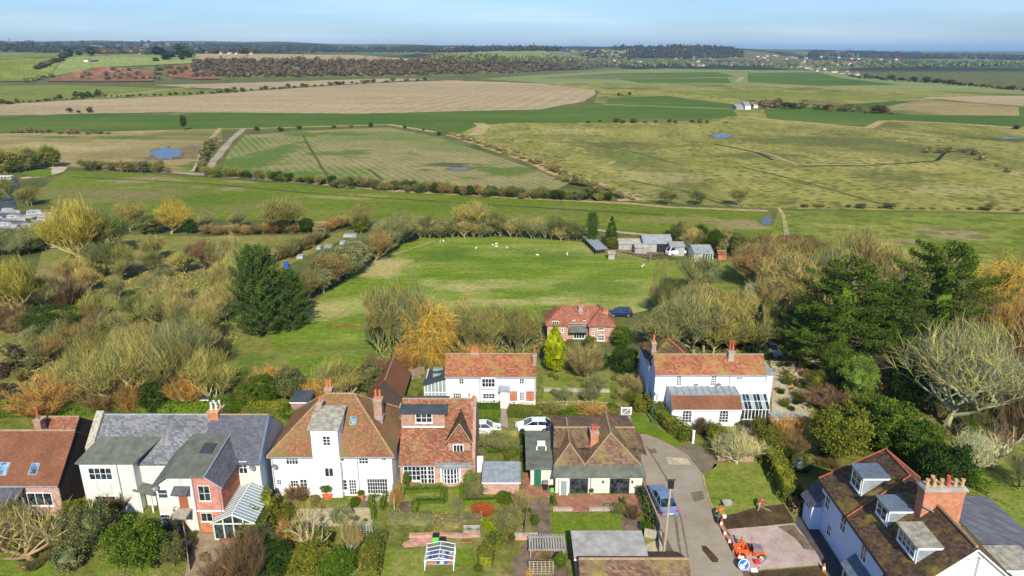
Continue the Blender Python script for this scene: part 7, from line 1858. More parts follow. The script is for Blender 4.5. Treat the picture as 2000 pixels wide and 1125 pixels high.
p = G(1414, 1014); t = thing('bucket', 'white bucket beside the orange-clad worker', 'bucket', (p.x, p.y, 0))
MB().lathe(p.x, p.y, [(.18, 0), (.23, .42), (.24, .45)], 10).build('pail', M['frame'], t); MB().tube((p.x - .22, p.y, .45), (p.x, p.y - .02, .62), .012).tube((p.x, p.y - .02, .62), (p.x + .22, p.y, .45), .012).build('handle', M['grey'], t)
p = G(1420, 990); t = thing('wheelbarrow', 'pale wheelbarrow tipped on the small lawn', 'wheelbarrow', (p.x, p.y, 0))
MB().hexa([(p.x - .3, p.y - .25, .25), (p.x + .3, p.y - .25, .3), (p.x + .3, p.y + .25, .3), (p.x - .3, p.y + .25, .25), (p.x - .5, p.y - .38, .6), (p.x + .45, p.y - .38, .65), (p.x + .45, p.y + .38, .65), (p.x - .5, p.y + .38, .6)]).build('tray', M['conc'], t)
MB().tube((p.x - .65, p.y - .05, .2), (p.x - .65, p.y + .05, .2), .2, .2, 12).build('wheel', M['tyre'], t)
for s_ in (-1, 1): MB().tube((p.x - .65, p.y + s_ * .08, .2), (p.x + 1.0, p.y + s_ * .3, .55), .025).build('handle', M['wood'], t)
def skinned(name, verts, edges, rad, mat, parent, root=0, sub=1):
 me = bpy.data.meshes.new(name); me.from_pydata(verts, edges, []); me.materials.append(mat)
 o = bpy.data.objects.new(name, me); C.objects.link(o)
 sk = o.modifiers.new('skin', 'SKIN'); sk.use_smooth_shade = True
 for i, v in enumerate(me.skin_vertices[0].data): v.radius = (rad[i], rad[i]); v.use_root = (i == root)
 sb = o.modifiers.new('sub', 'SUBSURF'); sb.levels = sub; sb.render_levels = sub
 o.parent = parent
 return o
def person(px, py, facing, label, top, legs_m, pose='bend', hat=None, hairm='wooddark'):
 p = G(px, py); t = thing('person', label, 'person', (p.x, p.y, .05)); t.rotation_euler[2] = facing
 if pose == 'bend':   # x forward
  J = dict(pel=(0, 0, .92), ch=(.34, 0, 1.18), nk=(.46, 0, 1.24), hd=(.60, 0, 1.27), ls=(.36, .2, 1.20), rs=(.36, -.2, 1.20), le=(.46, .24, .92), re=(.48, -.24, .92), lh=(.62, .18, .70), rh=(.66, -.18, .72),
     lk=(.10, .13, .50), rk=(-.06, -.13, .48), la=(.05, .15, .08), ra=(-.22, -.14, .08), lt=(.24, .16, .04), rt=(-.03, -.15, .04))
 else:
  J = dict(pel=(0, 0, .92), ch=(.06, 0, 1.30), nk=(.09, 0, 1.47), hd=(.14, 0, 1.62), ls=(.06, .21, 1.38), rs=(.06, -.21, 1.38), le=(.12, .27, 1.10), re=(.14, -.27, 1.10), lh=(.32, .20, .98), rh=(.34, -.20, 1.0),
     lk=(.04, .12, .50), rk=(.02, -.12, .50), la=(-.02, .13, .08), ra=(-.04, -.13, .08), lt=(.16, .14, .04), rt=(.15, -.14, .04))
 def mk(name, chain, rads, mat, root=0, sub=1, par=t):
  names = []
  for a, b in chain:
   for q in (a, b):
    if q not in names: names.append(q)
  return skinned(name, [J[n] for n in names], [(names.index(a), names.index(b)) for a, b in chain], [rads[n] for n in names], mat, par, root, sub)
 body = [('pel', 'ch'), ('ch', 'nk'), ('nk', 'hd'), ('ch', 'ls'), ('ch', 'rs'), ('ls', 'le'), ('rs', 're'), ('le', 'lh'), ('re', 'rh'), ('pel', 'lk'), ('pel', 'rk'), ('lk', 'la'), ('rk', 'ra'), ('la', 'lt'), ('ra', 'rt')]
 rb = dict(pel=.12, ch=.13, nk=.055, hd=.095, ls=.06, rs=.06, le=.042, re=.042, lh=.03, rh=.03, lk=.06, rk=.06, la=.042, ra=.042, lt=.035, rt=.035)
 mk('body', body, rb, M['skin'])
 mk('jacket', [('pel', 'ch'), ('ch', 'nk'), ('ch', 'ls'), ('ch', 'rs'), ('ls', 'le'), ('rs', 're'), ('le', 'lh'), ('re', 'rh')], dict(pel=.155, ch=.17, nk=.07, ls=.085, rs=.085, le=.065, re=.065, lh=.045, rh=.045), top)
 mk('trousers', [('pel', 'lk'), ('pel', 'rk'), ('lk', 'la'), ('rk', 'ra')], dict(pel=.145, lk=.085, rk=.085, la=.065, ra=.065), legs_m)
 for f in ('l', 'r'): mk('boot', [(f + 'a', f + 't')], {f + 'a': .06, f + 't': .05}, M['black'])
 hd = Vector(J['hd'])
 d = MB(); d.lathe(hd.x - .01, hd.y, [(.10, hd.z + .03), (.115, hd.z + .06), (.09, hd.z + .12), (.03, hd.z + .15)], 10)
 d.build('hat' if hat else 'hair', hat or M[hairm], None).parent = t
 MB().box(hd.x + .09, hd.x + .13, -.012, .012, hd.z - .03, hd.z + .01).build('nose', M['skin'], None).parent = t
 for s_ in (-1, 1): MB().box(hd.x - .02, hd.x + .02, s_ * .1 - .01, s_ * .1 + .01, hd.z - .03, hd.z + .03).build('ear', M['skin'], None).parent = t
 for h in ('lh', 'rh'):
  q = Vector(J[h]); V_, E_, r_ = [tuple(q)], [], [.03]
  for i in range(5):
   o1 = Vector((.05, (i - 1.8) * .018, -.03)) if i < 4 else Vector((.02, .05 if h == 'rh' else -.05, -.02))
   V_ += [tuple(q + o1), tuple(q + o1 * (1.7 - .1 * abs(i - 1.5)) + Vector((0, 0, -.02)))]; r_ += [.010, .008]; k = len(V_); E_ += [(0, k - 2), (k - 2, k - 1)]
  skinned('hand', V_, E_, r_, M['skin'], t)
 return t
trm = mat_plain('khaki_cloth', (.30, .25, .16), .9); orc = mat_plain('hi_vis_cloth', (.85, .16, .03), .8); navy = mat_plain('navy_cloth', (.03, .035, .06), .9)
person(1481, 998, .35, 'worker in a bright pink-red top bending over the freshly dug soil edge', M['red'], trm, 'bend')
person(1398, 1012, -.6, 'worker in orange hi-vis bending at the road edge beside a dark sack', orc, navy, 'bend', hat=orc)
person(1446, 1077, 0.0, 'worker in orange with a lime helmet seated low behind the dumper skip', orc, navy, 'stand', hat=M['lime'])
person(1560, 925, -1.8, 'person in blue standing in the shade by the long hedge', mat_plain('blue_cloth', (.05, .16, .45), .9), navy, 'stand')
p = G(1494, 1000); t = thing('rake', 'long pale-handled tool on the soil in front of the red-topped worker', 'tool', (p.x, p.y, 0))
MB().tube((p.x - .7, p.y + .3, .55), (p.x + .9, p.y - .2, .1), .03).build('handle', M['woodpale'], t); MB().box(p.x + .85, p.x + .95, p.y - .5, p.y + .1, .07, .13).build('head', M['coneorange'], t)
def sheep_proto():
 t = thing('sheep', '', 'sheep', (0, 0, 0))
 V_ = [(-.42, 0, .58), (0, 0, .62), (.38, 0, .62), (.56, 0, .80)]; body = skinned('fleece', V_, [(0, 1), (1, 2), (2, 3)], [.20, .25, .21, .11], M['wool'], t, 1)
 skinned('head', [(.55, 0, .82), (.70, 0, .80), (.82, 0, .72)], [(0, 1), (1, 2)], [.08, .08, .05], M['wool'], t)
 for x in (-.34, .34):
  for y in (-.13, .13): skinned('leg', [(x, y, .45), (x + (.03 if x > 0 else -.04), y, .25), (x, y, .02)], [(0, 1), (1, 2)], [.06, .04, .035], M['wool'], t)
 for y in (-.1, .1): MB().box(.58, .64, y - .03, y + .03, .84, .88).build('ear', M['wool'], None).parent = t
 return t
sp0 = sheep_proto(); first = True
SH = [(930, 488, 'sheep grazing alone left of the middle of the paddock'), (860, 475, 'left sheep of a close pair near the top of the paddock'), (866, 474, 'right sheep of a close pair near the top of the paddock'), (962, 482, 'leftmost sheep of the little group near the paddock top'), (969, 485, 'nearest sheep of the little group near the paddock top'), (969, 480, 'farthest sheep of the little group near the paddock top'), (990, 487, 'sheep just right of the little group in the paddock'), (1050, 502, 'small sheep alone right of the paddock middle'), (1107, 499, 'sheep near the long cold frame, left of a pair'), (1108, 501, 'sheep close to the long cold frame'), (1254, 524, 'sheep near the chicken run, left of its pair'), (1257, 521, 'sheep near the chicken run, right of its pair')]
for i, (x, y, l) in enumerate(SH):
 s_ = sp0 if i == 0 else copy_tree(sp0); q = G(x, y); s_.location = (q.x, q.y, .12); s_.rotation_euler[2] = R.uniform(0, 6.28); s_.scale = (.68, .68, .68); tag(s_, 'white ' + l, group='sheep in the paddock')
def fence(pts, h, label, mat='wood', boards=True, step=1.8, cat='fence', name='fence', bw=.15, top=True):
 Q = [G(*p) for p in pts]; t = thing(name, label, cat, tuple(Q[0]))
 bm_ = None
 for a, b in zip(Q, Q[1:]):
  n = max(1, round((b - a).length / step))
  for i in range(n):
   p, q = a.lerp(b, i / n), a.lerp(b, (i + 1) / n)
   MB().box(p.x - .05, p.x + .05, p.y - .05, p.y + .05, 0, h + .1).build('post', M[mat], t)
   d = (q - p).normalized()
   if boards:
    k = max(1, int((q - p).length / bw / 2))
    for j in range(k):
     u, v = p.lerp(q, (j + .04) / k), p.lerp(q, (j + .96) / k); n2 = Vector((-d.y, d.x, 0)) * .012
     MB().hexa([u - n2, v - n2, v + n2, u + n2, u - n2 + Vector((0, 0, h)), v - n2 + Vector((0, 0, h)), v + n2 + Vector((0, 0, h)), u + n2 + Vector((0, 0, h))]).build('board', M[mat], t)
   else:
    for zz in (h * .35, h * .65, h * .95): MB().beam(p + Vector((0, 0, zz)), q + Vector((0, 0, zz)), .05).build('rail', M[mat], t)
   if top and boards: MB().beam(p + Vector((0, 0, h + .04)), q + Vector((0, 0, h + .04)), .07).build('rail', M[mat], t)
 return t
fence([(1240, 935), (1262, 985), (1288, 1052)], 1.7, 'close-boarded garden fence between the bungalow garden and the road', 'woodpale')
fence([(771, 1000), (766, 955), (770, 925)], 1.6, 'timber fence between the white tower house garden and the dormer house', 'woodpale')
fence([(784, 748), (830, 738)], 1.7, 'grey panel fence of the yard left of the cottage', 'wood')
fence([(1030, 1004), (1024, 1058)], 1.1, 'low timber fence left of the bungalow soil bed', 'wood')
fence([(1555, 975), (1578, 1010)], 1.8, 'tall dark timber fence panel at the end of the yard', 'wooddark')
fence([(1505, 716), (1578, 716)], .9, 'post and rail edge of the stony terrace', 'woodpale', False)
fence([(1060, 795), (1130, 792), (1212, 798)], .7, 'low weathered fence along the lane bank', 'woodpale', False)
fence([(360, 1030), (372, 1120)], 1.3, 'low timber edge fence beside the worn patio', 'woodpale')
fence([(125, 1055), (185, 1000)], 1.4, 'sloping timber fence running from the brick house to the white wing', 'wood')
fence([(860, 958), (864, 948)], .3, 'short timber kerb by the bow window', 'wood')
def wall(pts, h, w, label, mat='stone', name='garden_wall'):
 Q = [G(*p) for p in pts]; m = MB()
 for a, b in zip(Q, Q[1:]):
  d = (b - a).normalized(); n = Vector((-d.y, d.x, 0)) * w / 2
  m.hexa([a - n, b - n, b + n, a + n] + [v + Vector((0, 0, h)) for v in (a - n, b - n, b + n, a + n)])
 o = m.build(name, M[mat]); tag(o, label, 'wall'); return o
wall([(1080, 1000), (1118, 1000)], .5, .35, 'low stone retaining wall left of the bungalow steps')
wall([(1150, 1000), (1200, 1000)], .5, .35, 'low stone retaining wall right of the bungalow steps')
wall([(1004, 1056), (1050, 1056)], .8, .35, 'short orange brick wall at the end of the soil bed', 'brickpink')
wall([(1062, 766), (1190, 768)], .6, .4, 'dry stone retaining wall across the terraced cottage garden')
wall([(800, 1052), (850, 1050), (905, 1052), (938, 1050)], .5, .4, 'broken pinkish brick wall across the dormer house garden', 'brickpink')
wall([(1400, 902), (1470, 903)], .9, .4, 'low brown brick wall at the top of the small lawn', 'brick')
wall([(1258, 1050), (1288, 1056), (1290, 1085)], 1.0, .3, 'stone yard wall at the foot of the tall pole')
wall([(1418, 1036), (1552, 1023)], .12, .12, 'pale kerb edging along the top of the new paving', 'conc', 'kerb_edging')
wall([(1480, 1114), (1600, 1103)], .12, .12, 'pale kerb edging along the bottom of the new paving', 'conc', 'kerb_edging')
wall([(1540, 1006), (1556, 1024)], .15, .12, 'short pale kerb at the right corner of the dug soil', 'conc', 'kerb_edging')
wall([(600, 1058), (640, 1058)], .35, .4, 'broken low white wall in the tower house garden', 'conc')
def shed(x0, x1, rowb, hf, hb, dep, label, wallm, roofm, name='shed', over=.15, door=None, seams=False):
 a, b = G(x0, rowb), G(x1, rowb); t = thing(name, label, 'shed', ((a.x + b.x) / 2, a.y, 0))
 MB().hexa([(a.x, a.y, 0), (b.x, a.y, 0), (b.x, a.y + dep, 0), (a.x, a.y + dep, 0), (a.x, a.y, hf), (b.x, a.y, hf), (b.x, a.y + dep, hb), (a.x, a.y + dep, hb)]).build('wall', M[wallm], t)
 o = over; MB().slab([(a.x - o, a.y - o, hf + .09), (b.x + o, a.y - o, hf + .09), (b.x + o, a.y + dep + o, hb + .09), (a.x - o, a.y + dep + o, hb + .09)], .09).build('roof', M[roofm], t)
 if seams:
  n = int((b.x - a.x) / .5); s = MB()
  for i in range(n + 1): xx = a.x + (b.x - a.x) * i / n; MB().beam((xx, a.y - o, hf + .10), (xx, a.y + dep + o, hb + .10), .03).build('seam', M[roofm], t)
 MB().box(a.x - o, b.x + o, a.y - o - .03, a.y - o - .003, hf - .04, hf + .1).build('fascia', M['frame'], t)
 if door: MB().box(a.x + door, a.x + door + .9, a.y - .05, a.y - .002, .05, min(hf - .1, 1.95)).build('door', M['wooddark'], t)
 return t
shed(944, 1014, 968, 1.6, 2.0, 3.2, 'small pink brick shed with a grey corrugated roof in the middle garden', 'brickpink', 'lead', seams=True)
shed(1124, 1260, 1131, 2.2, 2.2, 3.6, 'flat-roofed concrete garage at the bottom behind the lawn', 'brick', 'conc', 'garage', .2)
shed(350, 410, 808, 2.0, 2.4, 3.4, 'dark felt-roofed garden shed behind the slate terrace', 'wood', 'felt_dark', door=1.0)
shed(572, 606, 822, 2.6, 2.9, 2.6, 'little brick outhouse with a grey flat roof left of the white tower house', 'brick', 'felt_dark')
t = thing('outbuilding', 'brown tiled roof of an outbuilding cut off by the bottom edge', 'building', (8, 50, 0))
a, b = G(1133, 1092, 3.1), G(1342, 1092, 3.1)
gable_x(t, a.x, b.x, a.y - 3.4, a.y + 3.4, 0, 1.0, 3.0, 'brick', 'tile_bung', .2)
t = thing('barn', 'narrow barn with a steep brown tiled roof behind the white tower house', 'barn', (-12.5, 80, 0))
yb0 = G(758, 800).y; zt = HZ(yb0 + .5, 738); xm_ = XA(752, yb0, zt)
MB().yprism([(xm_ - 2.6, 0), (xm_ + 2.0, 0), (xm_ + 2.0, zt - 2.4), (xm_, zt - .1), (xm_ - 2.6, zt - 2.6)], yb0 + .3, yb0 + 7).build('wall', M['wooddark'], t)
MB().slab([(xm_, yb0, zt), (xm_ + 2.3, yb0, zt - 2.6), (xm_ + 2.3, yb0 + 7.5, zt - 2.6), (xm_, yb0 + 7.5, zt)], .12).slab([(xm_ - 2.8, yb0, zt - 2.8), (xm_ - .002, yb0, zt), (xm_ - .002, yb0 + 7.5, zt), (xm_ - 2.8, yb0 + 7.5, zt - 2.8)], .12).build('roof', M['tile_brown'], t)
MB().tube((xm_, yb0, zt + .04), (xm_, yb0 + 7.5, zt + .04), .1).build('ridge_tiles', M['ridgeold'], t)
p, q = G(830, 1118), G(886, 1118); gy1 = G(830, 1085).y; zt = 1.6
t = thing('greenhouse', 'small aluminium greenhouse with shelves and blue trays at the bottom centre', 'greenhouse', ((p.x + q.x) / 2, p.y, 0))
f = MB(); xm_ = (p.x + q.x) / 2
ys = [p.y + (gy1 - p.y) * i / 4 for i in range(5)]
for yy in ys:
 for xx in (p.x, q.x): f.box(xx - .03, xx + .03, yy - .03, yy + .03, 0, 1.3)
 f.beam((p.x, yy, 1.3), (xm_, yy, zt), .045).beam((q.x, yy, 1.3), (xm_, yy, zt), .045)
f.beam((xm_, ys[0], zt), (xm_, ys[-1], zt), .05).beam((p.x, ys[0], 1.3), (p.x, ys[-1], 1.3), .05).beam((q.x, ys[0], 1.3), (q.x, ys[-1], 1.3), .05).beam((p.x, ys[0], .05), (q.x, ys[0], .05), .06).beam((p.x, ys[0], 1.3), (q.x, ys[0], 1.3), .05)
f.build('frame', M['frame'], t)
gm_ = bpy.data.materials.new('clear_greenhouse_glass'); gm_.use_nodes = True; nt = gm_.node_tree; nt.nodes.clear()
tr = N(nt, 'ShaderNodeBsdfTransparent'); gl_ = N(nt, 'ShaderNodeBsdfGlossy', Roughness=.1); ms = N(nt, 'ShaderNodeMixShader'); ms.inputs[0].default_value = .2; oo = N(nt, 'ShaderNodeOutputMaterial')
nt.links.new(tr.outputs[0], ms.inputs[1]); nt.links.new(gl_.outputs[0], ms.inputs[2]); nt.links.new(ms.outputs[0], oo.inputs['Surface'])
for a, b in zip(ys, ys[1:]):
 for s_, xx in ((-1, p.x), (1, q.x)):
  MB().slab([(xx, a + .03, 1.31), (xm_, a + .03, zt + .01), (xm_, b - .03, zt + .01), (xx, b - .03, 1.31)], .01).build('roof_pane', gm_, t)
for i in range(3):
 zz = .55; yy = ys[0] + .35 + i * (ys[-1] - ys[0]) / 3.4
 MB().box(p.x + .1, q.x - .1, yy, yy + .35, zz, zz + .05).build('shelf', M['conc'], t)
 rr = random.Random(i)
 for j in range(6):
  xx = p.x + .3 + j * (q.x - p.x - .6) / 5.4; cmn = rr.choice(['bluepl', 'black', 'frame', 'pot', 'bluepl'])
  o = single(MB().hexa([(xx, yy + .05, zz + .055), (xx + .22, yy + .05, zz + .055), (xx + .22, yy + .28, zz + .055), (xx, yy + .28, zz + .055), (xx - .02, yy + .03, zz + .2), (xx + .24, yy + .03, zz + .2), (xx + .24, yy + .3, zz + .2), (xx - .02, yy + .3, zz + .2)]), 'plant_tray', M[cmn], {'bluepl': 'blue', 'black': 'black', 'frame': 'white', 'pot': 'terracotta'}[cmn] + ' plant tray, ' + ORD[j] + ' from left on the ' + ['front', 'middle', 'back'][i] + ' greenhouse shelf', 'plant tray', (xx, yy, zz + .055), 'plant trays in the greenhouse')
def bin_(px, py, mat, label, h=.9, w=.5):
 p = G(px, py); t = thing('wheelie_bin', label, 'bin', (p.x, p.y, 0))
 MB().hexa([(p.x - w * .42, p.y - w * .42, .05), (p.x + w * .42, p.y - w * .42, .05), (p.x + w * .42, p.y + w * .42, .05), (p.x - w * .42, p.y + w * .42, .05), (p.x - w / 2, p.y - w / 2, h), (p.x + w / 2, p.y - w / 2, h), (p.x + w / 2, p.y + w / 2, h), (p.x - w / 2, p.y + w / 2, h)]).build('bin_body', M[mat], t)
 MB().hexa([(p.x - w / 2 - .03, p.y - w / 2 - .03, h + .003), (p.x + w / 2 + .03, p.y - w / 2 - .03, h + .003), (p.x + w / 2 + .03, p.y + w / 2, h + .003), (p.x - w / 2 - .03, p.y + w / 2, h + .003), (p.x - w / 2, p.y - w / 2, h + .07), (p.x + w / 2, p.y - w / 2, h + .07), (p.x + w / 2, p.y + w / 2, h + .12), (p.x - w / 2, p.y + w / 2, h + .12)]).build('lid', M['black' if mat != 'black' else 'grey'], t)
 for s_ in (-1, 1): MB().tube((p.x + s_ * w * .4, p.y + w * .35, .12), (p.x + s_ * (w * .4 + .06), p.y + w * .35, .12), .12, .12, 10).build('wheel', M['tyre'], t)
bin_(852, 1063, 'lime', 'lime green compost bin behind the greenhouse', 1.0, .6); bin_(865, 1062, 'conc', 'low grey bin right of the lime one', .5, .6)
bin_(1078, 962, 'lime', 'lime green recycling box by the bungalow door', .7, .4); bin_(1065, 958, 'black', 'dark barbecue-sized bin beside the bungalow side wall', 1.0, .55)
bin_(368, 1078, 'black', 'black kettle barbecue bin beside the worn patio', 1.0, .6); bin_(361, 1086, 'lime', 'tiny lime green tub beside the black bin', .4, .3)
p = G(428, 1064); t = thing('bench', 'reddish timber bench in front of the long conservatory', 'bench', (p.x + .8, p.y, 0))
for i in range(3): MB().box(p.x, p.x + 1.7, p.y + i * .14, p.y + .12 + i * .14, .42, .46).build('seat_slat', M['door'], t)
for xx in (p.x + .05, p.x + 1.6):
 for yy in (p.y + .02, p.y + .36): MB().box(xx, xx + .07, yy, yy + .07, 0, .417).build('leg', M['door'], t)
def potplant(px, py, r, h, label, mat='pot', col='mg', ph=None, kind='leafy'):
 p = G(px, py); t = thing('planter', label, 'plant pot', (p.x, p.y, .05))
 MB().lathe(p.x, p.y, [(r * .75, .05), (r, h * .85), (r * 1.08, h * .88), (r * 1.08, h)], 10).build('pot', M[mat], t)
 tm, cm = KIND[kind][0]; c = bpy.data.objects.new('foliage', cm); C.objects.link(c); c.parent = t; c.location = (0, 0, h * .8); ph = ph or h * 1.4; c.scale = (r * 2.6, r * 2.6, ph); c.color = (*COL[col], 1)
potplant(641, 974, .62, .75, 'large terracotta trough pot with a dense green shrub by the tower', ph=1.3); potplant(706, 976, .34, .6, 'orange terracotta pot by the glazed door of the tower house', ph=.6)
potplant(583, 976, .3, .4, 'small yellow-orange pot left of the tower', 'potbuff', 'br'); potplant(1082, 994, .3, .45, 'pale pot with a tall clipped shrub at the patio corner', 'potbuff', ph=1.5, kind='cone')
potplant(1217, 995, .3, .45, 'yellow pot with a conical shrub at the right patio end', 'potbuff', ph=1.3, kind='cone'); potplant(1155, 968, .22, .4, 'small pale pot between the patio doors', 'conc', ph=.5)
potplant(1517, 765, .25, .5, 'left orange pot on the stony terrace', 'pot', 'br', .2); potplant(1546, 765, .25, .5, 'right orange pot on the stony terrace', 'pot', 'br', .2)
potplant(800, 948, .25, .4, 'terracotta pot by the open french door of the dormer house', 'pot', 'mg'); potplant(1445, 843, .3, .7, 'slim dark pot with a clipped shrub at the villa path', 'black', 'dg', .9)
potplant(1247, 790, .25, .4, 'orange pot in the cottage garden corner', 'pot', 'or', .3)
p = G(1185, 990); t = thing('garden_hose_reel', 'coiled green hose and watering cans on the brick patio', 'hose', (p.x, p.y, 0))
for k in range(3):
 m = MB(); r = .45 - .08 * k
 for i in range(12): a0, a1 = 6.283 * i / 12, 6.283 * (i + 1) / 12; m.tube((p.x + k * .9 - .9 + r * math.cos(a0), p.y + r * .7 * math.sin(a0), .15 + .1 * k), (p.x + k * .9 - .9 + r * math.cos(a1), p.y + r * .7 * math.sin(a1), .15 + .1 * k), .07, .07, 5)
 m.build('hose_coil', M['green_paint'], t)
def lattice(px0, px1, py, h, label, n=7, m_=4, mat='woodpale', name='trellis', dep=0.0):
 a, b = G(px0, py), G(px1, py); t = thing(name, label, name, (a.x, a.y, 0))
 for i in range(n): xx = a.x + (b.x - a.x) * i / (n - 1); MB().box(xx - .03, xx + .03, a.y - .02, a.y + .02, 0, h).build('upright', M[mat], t)
 for j in range(m_): zz = h * (j + 1) / m_ - .03; MB().box(a.x, b.x, a.y - .045, a.y - .022, zz, zz + .05).build('slat', M[mat], t)
lattice(668, 728, 1052, 1.5, 'grey trellis panel in the tower house garden', 12, 6, 'conc')
lattice(545, 640, 1036, .8, 'low trellis edging of the gravel terrace', 14, 3, 'wooddark')
t = thing('pergola', 'weathered timber pergola with slats left of the flat concrete garage', 'pergola', tuple(G(1070, 1090)))
a, b = G(1036, 1092), G(1100, 1092)
for xx in (a.x, b.x):
 for yy in (a.y, a.y + 1.8): MB().box(xx - .06, xx + .06, yy - .06, yy + .06, 0, 1.0).build('post', M['conc'], t)
for yy in (a.y, a.y + 1.8): MB().box(a.x - .2, b.x + .2, yy - .04, yy + .04, 1.0, 1.12).build('beam', M['woodpale'], t)
for i in range(14): xx = a.x - .1 + (b.x - a.x + .2) * i / 13; MB().box(xx - .03, xx + .11, a.y - .3, a.y + 2.1, 1.123, 1.16).build('slat', M['conc'], t)
lattice(1034, 1080, 1125, 1.6, 'pale trellis frame below the pergola', 7, 6, 'woodpale')
t = thing('garden_bench', 'weathered double bench on the broken brick wall terrace', 'bench', tuple(G(920, 1050)))
a = G(905, 1048)
for i in range(4): MB().box(a.x, a.x + 1.6, a.y + .12 * i, a.y + .1 + .12 * i, .45, .49).build('seat_slat', M['conc'], t)
for i in range(3): MB().box(a.x, a.x + 1.6, a.y + .5, a.y + .53, .55 + .14 * i, .65 + .14 * i).build('back_slat', M['conc'], t)
for xx in (a.x, a.x + 1.5): MB().box(xx, xx + .08, a.y, a.y + .08, 0, .447).build('leg', M['conc'], t)
for i, xx in enumerate((905, 912, 919)): potplant(xx, 1062, .16, .3, 'small orange pot in a row of three below the weathered bench, ' + ORD[i] + ' from left', 'pot', 'br', .12)
p = G(938, 925); t = thing('white_locker', 'white upright storage box against the dormer house wall', 'storage box', (p.x, p.y, 0))
MB().box(p.x - .35, p.x + .35, p.y, p.y + .6, 0, 1.9).build('cabinet', M['frame'], t); MB().box(p.x - .3, p.x - .02, p.y - .03, p.y - .002, .1, 1.8).build('door', M['frame'], t); MB().box(p.x + .02, p.x + .3, p.y - .03, p.y - .002, .1, 1.8).build('door', M['frame'], t)
hedge([(924, 812), (976, 812)], 1.5, 2.2, 'mg', 'tall clipped hedge left of the cottage path', leaf=.09, dens=50)
hedge([(994, 812), (1050, 815)], 1.4, 2.0, 'mo', 'tall clipped hedge right of the cottage path', leaf=.09, dens=50)
hedge([(925, 826), (972, 828)], .7, .8, 'mg', 'low green hedge along the lane left of the path', leaf=.09)
hedge([(1270, 792), (1290, 822), (1318, 848), (1340, 865)], 1.7, 1.7, 'mo', 'curving leafy hedge between the verge and the white villa', leaf=.12, wob=.3)
hedge([(1488, 872), (1502, 905), (1520, 940), (1542, 985)], 2.2, 1.6, 'mo', 'tall leafy hedge along the right side of the small lawn', leaf=.13, wob=.35)
hedge([(1545, 985), (1556, 1008)], 1.2, .8, 'br', 'brown end of the tall leafy hedge', leaf=.13, wob=.3)
for pts, lb in (([(815, 985), (868, 985)], 'box hedge forming the front of the left square bed'), ([(868, 962), (868, 985)], 'box hedge at the right side of the left square bed'), ([(815, 985), (808, 1014)], 'box hedge down the left side of the lower lawn'), ([(905, 985), (1000, 982)], 'box hedge across the right of the dormer house lawn'), ([(905, 958), (905, 984)], 'box hedge beside the central garden path'), ([(790, 965), (862, 962)], 'box hedge along the terrace of the dormer house')):
 hedge(pts, .7, .7, 'mg', lb, leaf=.07, dens=80, wob=.05)
hedge([(735, 1065), (728, 1100), (722, 1140)], 1.5, 1.7, 'mo', 'thick rounded hedge running down beside the tower garden', leaf=.10, wob=.15)
hedge([(760, 1020), (850, 1024), (940, 1022)], .9, 1.5, 'ol', 'loose olive border hedge above the brick path', leaf=.10, wob=.25)
hedge([(948, 1110), (958, 1080), (975, 1065)], 1.3, 1.4, 'mo', 'rounded olive hedge right of the greenhouse lawn', leaf=.10, wob=.15)
hedge([(1248, 965), (1262, 1000), (1272, 1030)], 1.2, .6, 'dgg', 'dark climber on the inside of the bungalow fence', leaf=.10, wob=.3)
hedge([(352, 990), (362, 1040)], 2.8, 1.0, 'br', 'brown twiggy creeper hedge beside the cream wing', leaf=.10, wob=.35, mat='twig')
hedge([(525, 1000), (500, 1060), (480, 1120)], 2.0, 2.2, 'mo', 'overgrown green hedge between patio and tower garden', leaf=.13, wob=.5)
hedge([(725, 985), (730, 1020)], 1.2, .5, 'mg', 'narrow clipped green hedge left of the fence', leaf=.08)
hedge([(748, 1000), (755, 975)], .9, .5, 'mg', 'short green hedge at the tower house steps', leaf=.08)
hedge([(930, 848), (1010, 850)], .9, 1.0, 'ol', 'scrubby hedge along the lane behind the middle garden', leaf=.10, wob=.3)
hedge([(945, 885), (1010, 884)], .6, .8, 'mg', 'small green hedge in the middle kitchen garden', leaf=.09)
hedge([(1020, 850), (1022, 905)], .8, .5, 'dg', 'dark hedge beside the flat-roofed wing', leaf=.10)
P_('pruned', 72, 1105, 975, 200, 'ta', 'brown pruned fruit tree with spreading bare limbs at the bottom left', bark=(.34, .24, .14))
P_('bare', 20, 1060, 990, 100, 'ta', 'tan bare shrub below the lean-to at the left edge', 'bush')
P_('leafy', 185, 1080, 985, 110, 'dgg', 'dark olive evergreen in front of the white wing', jit=.03)
P_('leafy', 275, 1120, 1008, 124, 'mg', 'large rounded mid-green evergreen at the bottom', jit=.03)
P_('leafy', 150, 1030, 975, 60, 'mo', 'olive shrub against the white wing wall', 'bush')
P_('shaggy', 225, 1005, 960, 70, 'pu', 'purplish bare shrub under the wing window', 'bush')
P_('leafy', 340, 1110, 1040, 66, 'dgg', 'dark shrub right of the rounded evergreen', 'bush')
P_('shaggy', 325, 1070, 1010, 50, 'dp', 'dark bare shrub in the shade of the cream wing', 'bush')
P_('fine', 340, 1100, 1070, 40, 'yg', 'small lime-green shrub beside the patio fence', 'bush')
P_('scrub', 140, 1110, 1060, 80, 'dgg', 'low dark shrub right of the pruned fruit tree', 'bush')
P_('fine', 105, 975, 958, 12, 'yg', 'little bright yellow-green globe against the brick wall', 'bush')
P_('shaggy', 480, 1150, 1040, 90, 'pu', 'purple-grey twiggy bush at the bottom edge', 'bush')
P_('shaggy', 430, 1160, 1085, 70, 'pu', 'low purple-grey bush left of the other twiggy one', 'bush')
P_('cone', 527, 1015, 945, 48, 'mo', 'yellow-green pointed conifer between conservatory and tower house')
P_('leafy', 555, 1020, 985, 60, 'mo', 'green shrub below the pointed conifer', 'bush')
